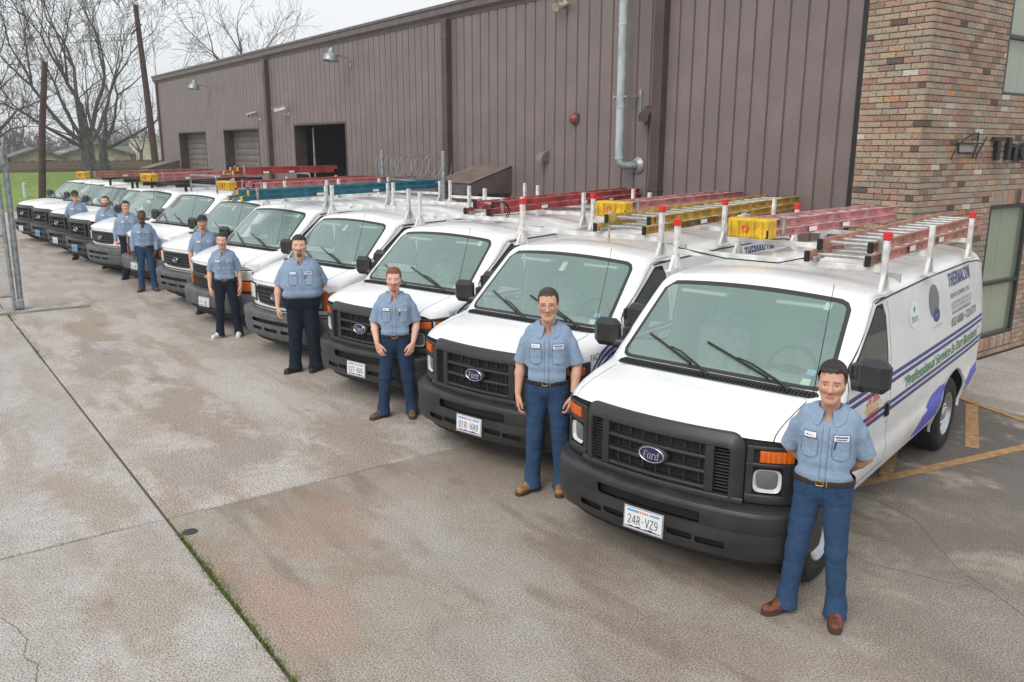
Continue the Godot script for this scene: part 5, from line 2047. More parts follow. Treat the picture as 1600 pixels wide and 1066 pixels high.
		oval_badge(v, 0.925, 0.052, 0.104)
		for s in [-1.0, 1.0]:
			var h := joint("headlamp", v)
			var bar := func(gg: G, t0: float, t1: float, y0: float, y1: float, d0: float, d1: float, bev: float) -> void:
				nose_bar(gg, t0 if s > 0 else -t1, t1 if s > 0 else -t0, y0, y1, d0, d1, bev)
			g = G.new()
			bar.call(g, 0.652, 1.20, 1.085, 1.118, -0.05, 0.012, 0.008)
			bar.call(g, 0.652, 1.20, 0.965, 0.998, -0.05, 0.012, 0.008)
			bar.call(g, 0.652, 1.20, 0.705, 0.775, -0.05, 0.016, 0.010)
			bar.call(g, 0.652, 0.695, 0.705, 1.118, -0.05, 0.011, 0.006)
			bar.call(g, 0.885, 0.935, 0.705, 1.0, -0.05, 0.015, 0.010)
			bar.call(g, 0.93, 1.20, 0.705, 1.0, -0.05, 0.012, 0.010)
			bar.call(g, 1.135, 1.20, 0.705, 1.118, -0.05, 0.011, 0.006)
			put("housing", g, M.dark_plastic, h)
			g = G.new()
			bar.call(g, 0.735, 0.955, 0.998, 1.085, -0.03, 0.010, 0.010)
			put("turn_signal", g, M.amber, h)
			g = G.new()
			for k in 6:
				bar.call(g, 0.75 + k * 0.034, 0.757 + k * 0.034, 1.004, 1.079, 0.0, 0.0125, 0.002)
			tag(put("lens_ribs", g, M.amber_bright, h), "", "", "", "stuff")
			g = G.new()
			bar.call(g, 1.0, 1.125, 1.0, 1.083, -0.03, 0.011, 0.010)
			put("side_marker", g, M.amber, h)
			g = G.new()
			var c := nose(s * 0.79, 0.872, 0.0)
			var nn := (nose(s * 0.79, 0.872, 0.1) - c).normalized()
			var frame := Basis(Vector3.UP.cross(nn), Vector3.UP, nn)
			var bowl := []
			for i in 7:
				var r: float = [0.02, 0.30, 0.55, 0.75, 0.9, 1.0, 1.05][i]
				var dep: float = [-0.055, -0.05, -0.04, -0.026, -0.012, 0.0, 0.003][i]
				var row := PackedVector3Array()
				for k in 28:
					var a := TAU * k / 28
					var sx := signf(cos(a)) * pow(absf(cos(a)), 0.5) * 0.088 * r
					var sy := signf(sin(a)) * pow(absf(sin(a)), 0.5) * 0.078 * r
					row.append(c + frame * Vector3(sx, sy, dep))
				bowl.append(row)
			g.grid(bowl, false, true)
			put("reflector", g, M.reflector, h)
			g = G.new()
			g.ball(c + frame * Vector3(0, 0, -0.03), Vector3(0.014, 0.014, 0.014), 6, 8)
			put("bulb", g, M.chrome, h)
			g = G.new()
			var lens := []
			for i in 5:
				var r: float = [0.0, 0.4, 0.75, 0.95, 1.04][i]
				var row := PackedVector3Array()
				for k in 28:
					var a := TAU * k / 28
					row.append(c + frame * Vector3(signf(cos(a)) * pow(absf(cos(a)), 0.5) * 0.088 * r, signf(sin(a)) * pow(absf(sin(a)), 0.5) * 0.078 * r, 0.018 - 0.014 * r * r))
				lens.append(row)
			g.grid(lens, false, true)
			put("lens", g, M.lamp_glass, h)
	elif style == "old":
		# trapezoid grille in a white face
		var outer := []
		var inner := []
		for q in [[-0.50, 1.052, -0.47, 1.020], [-0.25, 1.058, -0.24, 1.024], [0.0, 1.06, 0.0, 1.025], [0.25, 1.058, 0.24, 1.024], [0.50, 1.052, 0.47, 1.020], [0.545, 1.02, 0.505, 0.998], [0.525, 0.92, 0.488, 0.915], [0.49, 0.815, 0.455, 0.832], [0.455, 0.785, 0.425, 0.812], [0.2, 0.775, 0.2, 0.805], [0.0, 0.773, 0.0, 0.804], [-0.2, 0.775, -0.2, 0.805], [-0.455, 0.785, -0.425, 0.812], [-0.49, 0.815, -0.455, 0.832], [-0.525, 0.92, -0.488, 0.915], [-0.545, 1.02, -0.505, 0.998], [-0.50, 1.052, -0.47, 1.020]]:
			outer.append([q[0], q[1]])
			inner.append([q[2], q[3]])
		put("grille_surround", nose_frame(outer, inner, 0.006, 0.014, -0.03), gk, v)
		g = G.new()
		nose_bar(g, -0.50, 0.50, 0.80, 1.03, -0.03, -0.002, 0.004)
		put("grille_back", g, M.black, v)
		for y in [0.965, 0.905, 0.848]:
			g = G.new()
			var w = 0.50 - (1.0 - y) * 0.18
			nose_bar(g, -w, w, y - 0.012, y + 0.012, -0.02, 0.012, 0.006)
			put("grille_bar", g, M.charcoal_bumper, v)
		g = G.new()
		for k in 16:
			var t := -0.44 + k * 0.0587
			nose_bar(g, t - 0.004, t + 0.004, 0.81, 1.02, -0.01, 0.003, 0.002)
		tag(put("grille_mesh", g, gk, v), "", "", "", "stuff")
		oval_badge(v, 0.915, 0.014, 0.085)
		g = G.new()
		nose_bar(g, -1.16, 1.16, 0.722, 0.734, -0.02, 0.004, 0.003)
		put("lower_seam", g, M.black, v)
		for s in [-1.0, 1.0]:
			var h := joint("headlamp", v)
			var bar := func(gg: G, t0: float, t1: float, y0: float, y1: float, d0: float, d1: float, bev: float) -> void:
				nose_bar(gg, t0 if s > 0 else -t1, t1 if s > 0 else -t0, y0, y1, d0, d1, bev)
			g = G.new()
			bar.call(g, 0.585, 1.14, 0.795, 1.055, -0.05, 0.0, 0.004)
			put("housing", g, M.black, h)
			g = G.new()
			bar.call(g, 0.61, 0.865, 0.825, 1.035, -0.03, 0.012, 0.012)
			put("reflector", g, M.reflector, h)
			g = G.new()
			for k in 9:
				bar.call(g, 0.63 + k * 0.026, 0.634 + k * 0.026, 0.83, 1.03, 0.0, 0.0145, 0.001)
			tag(put("lens_ribs", g, M.lamp_glass, h), "", "", "", "stuff")
			g = G.new()
			bar.call(g, 0.88, 1.13, 0.80, 1.05, -0.03, 0.012, 0.012)
			put("turn_signal", g, M.amber, h)
	else:
		# black grille with a painted-grey bar and a gold cross badge
		g = G.new()
		nose_bar(g, -0.64, 0.64, 0.665, 1.065, -0.03, -0.004, 0.01)
		put("grille_back", g, M.black, v)
		for q in [[0.935, 1.055, 5], [0.69, 0.83, 6]]:
			for k in q[2]:
				g = G.new()
				var y := lerpf(q[0], q[1], (k + 0.5) / q[2])
				nose_bar(g, -0.60, 0.60, y - 0.005, y + 0.005, -0.01, 0.006, 0.003)
				put("grille_bar", g, gk, v)
		g = G.new()
		nose_bar(g, -0.64, 0.64, 0.842, 0.925, -0.02, 0.022, 0.014)
		put("cross_bar", g, M.charcoal_bumper, v)
		g = G.new()
		var bow := poly2([[-0.125, -0.018], [-0.095, 0.022], [-0.045, 0.022], [-0.038, 0.042], [0.055, 0.042], [0.048, 0.022], [0.125, 0.022], [0.095, -0.018], [0.045, -0.018], [0.038, -0.04], [-0.055, -0.04], [-0.048, -0.018]])
		g.prism(bow, 0.0, 0.014)
		put("cross_badge", g, M.emblem_gold, v, Transform3D(Basis.IDENTITY, nose(0, 0.884, 0.023)))
		for s in [-1.0, 1.0]:
			var h := joint("headlamp", v)
			var bar := func(gg: G, t0: float, t1: float, y0: float, y1: float, d0: float, d1: float, bev: float) -> void:
				nose_bar(gg, t0 if s > 0 else -t1, t1 if s > 0 else -t0, y0, y1, d0, d1, bev)
			g = G.new()
			bar.call(g, 0.645, 0.98, 0.67, 1.06, -0.05, -0.002, 0.004)
			put("housing", g, M.black, h)
			g = G.new()
			bar.call(g, 0.66, 0.96, 0.885, 1.045, -0.03, 0.010, 0.012)
			put("reflector", g, M.reflector, h)
			g = G.new()
			bar.call(g, 0.70, 1.06, 0.70, 0.86, -0.03, 0.020, 0.02)
			put("turn_signal", g, M.amber_bright, h)

func add_plate(v: Node3D, text: String, blue: bool, y := 0.446) -> void:
	var c := nose(0, y, 0.150)
	var p := joint("licence_plate", v, Transform3D(Basis(Vector3.RIGHT, -0.05), c))
	var g := G.new()
	g.box(Vector3(0, 0, -0.004), Vector3(0.33, 0.175, 0.008), 0.003)
	put("plate_frame", g, M.chrome, p)
	g = G.new()
	g.box(Vector3(0, 0, 0.0015), Vector3(0.305, 0.152, 0.006), 0.002)
	put("plate_sheet", g, M.plate_blue if blue else M.plate_white, p)
	g = letters(text, 0.066, "Droid Sans Mono", true, 0.245, func(q: Vector3) -> Vector3: return Vector3(q.x, q.y - 0.006, 0.0065))
	put("plate_characters", g, M.decal_ink, p)
	g = G.new()
	g.box(Vector3(-0.085, 0.060, 0.004), Vector3(0.09, 0.018, 0.004))
	g.box(Vector3(0.095, 0.060, 0.004), Vector3(0.08, 0.016, 0.004))
	put("plate_emblem_band", g, M.sticker_blue, p)
	g = letters("TEXAS", 0.016, "Droid Sans", true, 0.09, func(q: Vector3) -> Vector3: return Vector3(q.x, q.y + 0.060, 0.0065))
	put("plate_state_name", g, M.decal_red, p)
	g = G.new()
	for k in 9:
		var hgt: float = [0.006, 0.012, 0.008, 0.014, 0.007, 0.011, 0.016, 0.009, 0.006][k]
		g.box(Vector3(-0.13 + k * 0.0325, -0.066 + hgt * 0.5, 0.004), Vector3(0.034, hgt, 0.004))
	put("plate_skyline", g, M.decal_blue, p)

func decals(v: Node3D) -> void:
	var d := joint("lettering", v)
	for y in [1.262, 1.208, 1.032, 0.978]:
		put("stripe", side_strip([[-0.30, y], [-1.29, y], [-1.31, y], [-3.0, y], [-4.62, y + 0.006]], 0.032, 0.030), M.decal_blue, d)
	for k in 3:
		var o := k * 0.055
		put("stripe", side_strip([[-0.28, 1.262 - o * 0.9], [-0.10, 1.24 - o], [0.05, 1.17 - o * 1.1], [0.16, 1.05 - o * 1.2], [0.25, 0.90 - o * 0.6]], 0.036, 0.016), M.decal_blue, d)
	put("licence_number", side_text("TACL A0006558C", 0.22, -0.30, 1.145, 0.060, "Droid Sans", false, 0.0, 1.165), M.decal_ink, d)
	put("slogan", side_text("\"Professional Service Is Our Business\"", -1.66, -4.42, 1.118, 0.105, "Droid Sans", true, 0.22, 1.128), M.decal_green, d)
	put("company_name", side_text("THERMACON", -3.16, -4.02, 1.80, 0.13, "Droid Sans", true), M.decal_blue, d)
	put("company_line", side_text("SERVICE COMPANY, INC.", -3.20, -3.98, 1.64, 0.05, "Droid Sans", true), M.decal_grey, d)
	put("company_line", side_text("AIR CONDITIONING  HEATING  REFRIGERATION", -3.22, -4.06, 1.565, 0.032, "Droid Sans", false), M.decal_grey, d)
	put("company_line", side_text("COMMERCIAL  RESIDENTIAL  INDUSTRIAL", -3.22, -4.04, 1.525, 0.030, "Droid Sans", false), M.decal_grey, d)
	put("company_line", side_text("24 HOUR SERVICE", -3.24, -4.0, 1.475, 0.034, "Droid Sans", true), M.decal_grey, d)
	put("phone_number", side_text("832-8686 • 722-0711", -3.22, -4.26, 1.385, 0.085, "Droid Sans", true), M.decal_grey, d)
	put("grey_oval", side_patch(ellipse(-2.62, 1.68, 0.17, 0.15)), M.decal_grey, d)
	put("blue_oval", side_patch(ellipse(-2.68, 1.545, 0.105, 0.062), 0.0045), M.decal_blue, d)
	put("oval_script", side_text("Carrier", -2.60, -2.76, 1.545, 0.045, "Droid Serif", true, 0.25), M.decal_white, d)
	put("oval_caption", side_text("turn to the experts", -2.52, -2.86, 1.44, 0.022, "Droid Sans", false), M.decal_grey, d)
	put("round_label", side_patch(ellipse(-1.98, 1.65, 0.155, 0.115)), M.decal_white, d)
	put("teal_drop", side_patch([[-1.98, 1.73], [-1.955, 1.69], [-1.98, 1.665], [-2.01, 1.69]], 0.0045), M.decal_teal, d)
	put("round_label_name", side_text("Puron", -1.89, -2.08, 1.615, 0.06, "Droid Serif", false), M.decal_teal, d)
	put("call_number", side_text("24 HR.", -0.70, -1.02, 1.185, 0.095, "Droid Serif", true, 0.15), M.decal_red, d)
	put("call_line", side_text("EMERGENCY", -0.68, -1.06, 1.105, 0.045, "Droid Sans", true, 0.1), M.decal_yellow, d)
	put("call_line", side_text("SERVICE", -0.72, -1.0, 1.035, 0.075, "Droid Serif", true, 0.15), M.decal_red, d)
	put("swoosh", side_patch([[-2.12, 0.50], [-2.35, 0.62], [-2.55, 0.725], [-2.72, 0.775], [-2.95, 0.80], [-3.215, 0.79], [-3.10, 0.70], [-3.02, 0.60], [-2.985, 0.52], [-2.7, 0.50], [-2.4, 0.48]]), M.decal_swoosh, d)
	put("swoosh", side_patch([[-4.12, 0.46], [-4.06, 0.62], [-4.25, 0.70], [-4.5, 0.73], [-4.66, 0.73], [-4.66, 0.62], [-4.4, 0.52]]), M.decal_swoosh, d)

func add_stickers(v: Node3D, tab: Array, k: int) -> void:
	var at := func(x: float, zc: float, w: float, h: float) -> G:
		var g := G.new()
		var a := screen_at(tab, x - w * 0.5, zc + h * 0.37, -0.006)
		var b := screen_at(tab, x + w * 0.5, zc + h * 0.37, -0.006)
		var c := screen_at(tab, x + w * 0.5, zc - h * 0.37, -0.006)
		var e := screen_at(tab, x - w * 0.5, zc - h * 0.37, -0.006)
		g.quad(a, b, c, e)
		return g
	var c0: float = tab[-7][0]
	put("inspection_sticker", at.call(0.70, c0 - 0.06, 0.06, 0.055), M.sticker_green, v)
	put("registration_sticker", at.call(0.71, c0 - 0.125, 0.06, 0.05), M.sticker_blue, v)
	if k % 2 == 1:
		put("toll_tag", at.call(0.63, c0 - 0.585, 0.05, 0.075), M.sticker_green, v)
	else:
		put("hang_tag", at.call(0.05, c0 - 0.52, 0.06, 0.12), M.camera_white, v)

# ---------------------------------------------------------------- racks and ladders
func add_rack(v: Node3D, kind: String, lift: float, zs: Array, caps: Array, sides := [1.0, -1.0]) -> void:
	var r := joint("ladder_rack", v)
	var white: Material = M.rack_white if kind == "white" else (M.rack_steel if kind == "steel" else M.black_gloss)
	if kind == "white":
		for i in zs.size():
			var z: float = zs[i]
			for s in sides:
				var g := G.new()
				var foot := G.new()
				foot.prism(poly2([[-0.10, 0.0], [0.10, 0.0], [0.10, 0.02], [0.032, 0.15], [-0.032, 0.15], [-0.10, 0.02]]), -0.014, 0.014)
				g = G.new()
				g.box(Vector3(s * 0.905, 2.17 + lift * 0.5, z), Vector3(0.042, 0.41 + lift, 0.058), 0.006)
				g.join(foot, Transform3D(Basis(Vector3.UP, PI / 2), Vector3(s * 0.912, 1.945, z)))
				g.box(Vector3(s * 0.93, 1.95, z), Vector3(0.05, 0.02, 0.22), 0.004)
				put("post", g, white, r)
				if caps[i]:
					g = G.new()
					g.box(Vector3(s * 0.905, 2.385 + lift, z), Vector3(0.056, 0.065, 0.072), 0.008)
					put("post_cap", g, M.cap_red, r)
			var b := G.new()
			b.box(Vector3(0, 2.125, z), Vector3(1.77, 0.05, 0.045), 0.005)
			put("cross_bar", b, white, r)
	elif kind == "steel":
		for z in zs:
			var g := G.new()
			for s in [1.0, -1.0]:
				g.tube(PackedVector3Array([Vector3(s * 0.55, 1.98, z), Vector3(s * 0.55, 2.32, z), Vector3(s * 0.51, 2.38, z)]), [0.022], 8)
			g.rod(Vector3(-0.51, 2.38, z), Vector3(0.51, 2.38, z), 0.022)
			g.rod(Vector3(-0.55, 2.16, z), Vector3(0.55, 2.16, z), 0.022)
			put("hoop", g, white, r)
		for s in [1.0, -1.0]:
			var g := G.new()
			g.rod(Vector3(s * 0.55, 2.10, zs[0]), Vector3(s * 0.55, 2.10, zs[-1]), 0.02)
			put("side_rail", g, white, r)
	else:
		for s in [1.0, -1.0]:
			var g := G.new()
			g.box(Vector3(s * 0.80, 2.10 + lift, (zs[0] + zs[-1]) * 0.5), Vector3(0.07, 0.10, zs[0] - zs[-1] + 0.5), 0.015)
			put("side_rail", g, white, r)
		for z in zs:
			var g := G.new()
			for s in [1.0, -1.0]:
				g.box(Vector3(s * 0.82, 1.98 + lift * 0.5, z), Vector3(0.05, 0.34 + lift, 0.06), 0.006)
			g.box(Vector3(0, 2.13 + lift, z), Vector3(1.7, 0.045, 0.05), 0.006)
			put("cross_bar", g, white, r)

# an extension ladder lying flat: z forward along its length, two sections one on the other
func ladder(label: String, at: Transform3D, length: float, width: float, rail: Material, cover: Array, text := "", tips: Material = null, two := true) -> void:
	var o := base("extension_ladder", label, "ladder", Vector3.ZERO, 0.0, "ladders carried on the van roofs")
	o.transform = at
	var n_rungs := int(length / 0.305)
	for sec in (2 if two else 1):
		var y := 0.0 if sec == 0 else 0.085
		var w := width if sec == 0 else width - 0.075
		var zo := 0.0 if sec == 0 else -0.16
		for s in [1.0, -1.0]:
			var g := G.new()
			var cs := poly2([[0.0, -0.040], [0.026, -0.040], [0.028, -0.036], [0.028, -0.031], [0.008, -0.029], [0.006, -0.022], [0.006, 0.022], [0.008, 0.029], [0.028, 0.031], [0.028, 0.036], [0.026, 0.040], [0.0, 0.040]])
			g.prism(cs, zo - length, zo)
			put("side_rail", g if s > 0 else g.mirrored(), rail, o, Transform3D(Basis.IDENTITY, Vector3(s * (w * 0.5 - 0.03), y, 0)))
			g = G.new()
			g.box(Vector3(s * (w * 0.5 - 0.015), y, zo + 0.012), Vector3(0.045, 0.088, 0.03), 0.008)
			put("end_cap", g, tips if tips else M.black, o)
			g = G.new()
			for k in n_rungs:
				g.lathe([[0.0, 0.003], [0.011, 0.002], [0.012, 0.0]], 8, Transform3D(Basis(Vector3(0, 0, 1), -PI / 2 * s), Vector3(s * (w * 0.5 - 0.001), y, zo - 0.18 - k * 0.305)))
			tag(put("rivets", g, M.gasket, o), "", "", "", "stuff")
		for k in n_rungs:
			var g := G.new()
			g.rod(Vector3(-w * 0.5 + 0.03, y, zo - 0.18 - k * 0.305), Vector3(w * 0.5 - 0.03, y, zo - 0.18 - k * 0.305), 0.017, 8)
			put("rung", g, M.aluminium, o)
	for k in 2:
		var g := G.new()
		g.box(Vector3((width * 0.5 + 0.001), 0.0 if k == 0 else 0.0, -length * (0.30 + 0.25 * k)), Vector3(0.003, 0.045, 0.16), 0.001)
		put("maker_label", g, M.decal_white, o)
	if two:
		for s in [1.0, -1.0]:
			var g := G.new()
			g.box(Vector3(s * (width * 0.5 - 0.02), 0.055, -0.30), Vector3(0.05, 0.20, 0.05), 0.01)
			g.box(Vector3(s * (width * 0.5 - 0.05), -0.03, -0.10), Vector3(0.03, 0.05, 0.12), 0.008)
			put("guide_bracket", g, M.aluminium, o)
	if text:
		var g := letters(text, 0.062, "Droid Sans", true, 1.15, func(q: Vector3) -> Vector3: return Vector3(width * 0.5 + 0.0015, q.y, -0.62 - 0.525 - q.x))
		put("painted_name", g, M.decal_ink, o)
	if cover.size():
		var g := G.new()
		g.box(Vector3(0, 0.045, -0.06), Vector3(width + 0.012, 0.19, 0.20), 0.022)
		for k in 5:
			g.box(Vector3(-width * 0.4 + k * width * 0.2, 0.045, 0.056), Vector3(0.02, 0.16, 0.012), 0.004)
		put("end_cover", g, cover[0], o)
		g = G.new()
		g.lathe([[0.0, 0.004], [0.020, 0.004], [0.026, 0.014], [0.034, 0.014], [0.036, 0.0]], 16, Transform3D(Basis(Vector3.RIGHT, PI / 2), Vector3(0, 0.045, 0.052)))
		put("cover_boss", g, cover[1], o)

var wheel_kit := {}
var van_at := {}

func frame_of(i: int) -> Transform3D:
	var q: Array = van_at[i]
	return Transform3D(Basis(Vector3.UP, deg_to_rad(q[2])), Vector3(q[0], 0, q[1]))

func shifted(tab: Array, f: Callable) -> Array:
	var o := []
	for r in tab:
		o.append(f.call(r.duplicate()))
	return o

func vans() -> void:
	plan_table()
	wheel_kit = make_wheel()
	van_at = {1: [-4.067, -4.833, 13.35], 2: [-6.57, -5.0, 13.9], 3: [-9.10, -5.05, 15.0], 4: [-11.78, -5.01, 14.0], 5: [-14.5, -4.9, 14.0], 6: [-16.85, -5.0, 14.0], 7: [-19.8, -5.0, 14.0], 8: [-22.1, -4.68, 14.0], 9: [-24.5, -4.6, 14.0], 10: [-26.85, -4.5, 14.0], 11: [-29.4, -4.4, 14.0], 12: [-31.4, -4.2, 14.0]}
	# the older vans' noses are a little lower, the pick-ups have a longer bonnet and a lower cab
	var old_tab := shifted(FORD_TOP, func(r: Array) -> Array:
		if r[0] > -0.15:
			r[1] -= 0.045 * smoothstep(-0.1, 0.5, r[0])
		return r)
	var pick_tab := [[-4.76, 1.30, 0.02, 0.10, 0.10, -0.04, 0.0, 0.955], [-4.6, 1.33, 0.02, 0.10, 0.10, 0.0, 0.0, 0.98], [-2.2, 1.36, 0.02, 0.10, 0.10, 0.0, 0.0, 0.985], [-2.0, 1.38, 0.02, 0.10, 0.10, 0.0, 0.0, 0.985], [-1.98, 1.84, 0.05, 0.12, 0.12, 0.02, 0.0, 0.985], [-1.6, 1.88, 0.05, 0.12, 0.12, 0.03, 0.0, 0.985], [-1.30, 1.87, 0.05, 0.11, 0.11, 0.09, 0.0, 0.985], [-1.18, 1.85, 0.05, 0.105, 0.11, 0.11, 0.0, 0.985], [-1.12, 1.82, 0.045, 0.10, 0.10, 0.12, 0.0, 0.985],
		[-0.50, 1.335, 0.03, 0.10, 0.09, 0.14, 0.0, 0.99], [-0.38, 1.32, 0.035, 0.12, 0.10, 0.14, 0.01, 0.99], [0.0, 1.295, 0.035, 0.13, 0.11, 0.14, 0.02, 0.985], [0.30, 1.26, 0.03, 0.14, 0.12, 0.14, 0.06, 0.972], [0.44, 1.215, 0.025, 0.14, 0.12, 0.14, 0.09, 0.947], [0.50, 1.186, 0.02, 0.14, 0.11, 0.14, 0.10, 0.936], [0.525, 1.155, 0.012, 0.14, 0.10, 0.14, 0.10, 0.93]]
	var models := {"new": make_vehicle("new", FORD_TOP), "old": make_vehicle("old", old_tab), "chevy": make_vehicle("chevy", old_tab), "pickup": make_vehicle("pickup", pick_tab)}
	decals(models["new"])
	var list := [
		[1, "new", "24R·VZ9", false, "white lettered service van nearest the camera with salmon ladder and large side mirror"],
		[2, "new", "01R·VA9", false, "white service van second from the camera carrying a yellow lettered ladder"],
		[3, "new", "02T·BV6", false, "white service van third from the camera with a red ladder and red-bearded man beside it"],
		[4, "old", "", false, "older white van with empty white rack posts beside the heavy bearded man"],
		[5, "chevy", "41T·KN2", false, "white van with black grille and gold cross badge carrying the teal ladder"],
		[6, "old", "", false, "older white van in mid-row with yellow and red ladder ends on its roof"],
		[7, "chevy", "36L·DM4", false, "white van with gold cross badge and steel tube hoops behind the man in jeans"],
		[8, "old", "", false, "older white van with a big yellow ladder cover seen behind the man in white undershirt"],
		[9, "pickup", "", true, "white pick-up with a blue number plate fourth from the far end"],
		[10, "pickup", "58K·RN3", false, "white pick-up with black rack behind the man in cap and sunglasses"],
		[11, "pickup", "", true, "white pick-up second from the far end of the row with blue plate"],
		[12, "pickup", "77B·LT5", false, "white pick-up at the far end of the row"]]
	var used := {}
	for q in list:
		var m: Node3D = models[q[1]]
		var v: Node3D = m.duplicate() if used.has(q[1]) else m
		if not used.has(q[1]):
			used[q[1]] = m.duplicate()
			models[q[1]] = used[q[1]]
		v.name = numbered("pickup_truck" if q[1] == "pickup" else "service_van")
		add_child(v)
		v.transform = frame_of(q[0])
		tag(v, q[4], "pickup truck" if q[1] == "pickup" else "van", "white service vehicles parked in a row")
		if q[2] or q[3]:
			add_plate(v, q[2] if q[2] else "CN4·719", q[3], 0.446 if q[1] != "chevy" else 0.48)
		var tab: Array = FORD_TOP if q[1] == "new" else (pick_tab if q[1] == "pickup" else old_tab)
		add_stickers(v, tab, q[0])
		match q[0]:
			1: add_rack(v, "white", 0.0, [-1.12, -2.40, -3.88], [true, false, true])
			2: add_rack(v, "white", 0.05, [-1.12, -2.55, -3.95], [true, true, false])
			3: add_rack(v, "white", 0.05, [-1.25, -2.65, -4.0], [false, false, false])
			4: add_rack(v, "white", 0.05, [-1.15, -2.5, -3.95], [false, false, false])
			5: add_rack(v, "white", 0.0, [-1.15, -2.6, -4.0], [false, false, false])
			6: add_rack(v, "white", 0.0, [-1.25, -2.6, -4.0], [false, false, false])
			7: add_rack(v, "steel", 0.0, [-1.0, -3.6], [])
			8: add_rack(v, "black", 0.0, [-1.15, -2.4, -3.8], [])
			9: add_rack(v, "black", 0.0, [-1.3, -2.6, -4.2], [])
			10: add_rack(v, "black", 0.0, [-1.3, -2.6, -4.2], [])
	for k in models:
		if models[k].get_parent() == null:
			models[k].free()
	# ladders: [van, x, y, z of the front end, length, width, turn about y, rise, rail, cover, text, tips]
	for q in [
		[1, 0.585, 2.20, -0.98, 3.75, 0.50, 0.0, 0.0, M.rail_salmon, [], "", M.black, "salmon fibreglass extension ladder on the nearest van's left side"],
		[1, -0.62, 2.245, -1.98, 3.0, 0.42, -0.10, 0.0, M.rail_pink, [M.cover_yellow, M.cover_orange], "", M.black, "pink ladder with a yellow end cover on the nearest van's right side"],
		[2, 0.47, 2.215, -1.02, 4.4, 0.62, 0.02, 0.008, M.rail_yellow, [], "THERMACON SRV. BD.", M.black, "yellow ladder with a black painted company name on the second van"],
		[2, -0.47, 2.26, -2.30, 3.7, 0.42, 0.0, 0.005, M.rail_pink, [M.cover_yellow, M.cover_orange], "", M.black, "pink ladder with yellow cover on the second van's far side"],
		[3, 0.10, 2.20, -1.30, 4.3, 0.42, 0.03, 0.008, M.rail_red, [], "", M.black, "weathered red ladder with a rope loop on the third van"],
		[5, 0.28, 2.19, 0.25, 5.4, 0.42, 0.02, 0.010, M.rail_teal, [], "", M.cover_yellow, "long teal ladder with yellow tips on the van with a gold cross badge"],
		[6, -0.62, 2.20, -0.85, 3.8, 0.45, 0.0, 0.01, M.rail_red, [M.cover_yellow, M.cover_orange], "", M.cover_orange, "red ladder with yellow cover and orange tips on the mid-row older van"],
		[6, 0.50, 2.20, -0.55, 4.6, 0.42, 0.03, 0.012, M.rail_pink, [], "", M.black, "faded pink ladder beside the red one on the mid-row older van"],
		[7, -0.20, 2.42, -1.8, 3.0, 0.42, 0.0, 0.0, M.rail_red, [], "", M.cover_yellow, "red ladder with yellow tips on the tube-rack van"],
		[8, 0.10, 2.24, -0.55, 3.2, 0.50, 0.0, 0.02, M.rail_pink, [M.cover_yellow, M.cover_orange], "", M.black, "pink ladder with a big yellow cover on the black-racked older van"],
		[10, 0.0, 2.18, -0.1, 3.9, 0.45, 0.0, 0.01, M.rail_salmon, [M.cover_yellow, M.cover_orange], "", M.cover_yellow, "brownish red ladder with yellow end on the far black rack"]]:
		var local := Transform3D(Basis.from_euler(Vector3(q[7], q[6], 0)), Vector3(q[1], q[2], q[3]))
		ladder(q[12], frame_of(q[0]) * local, q[4], q[5], q[8], q[9], q[10], q[11])

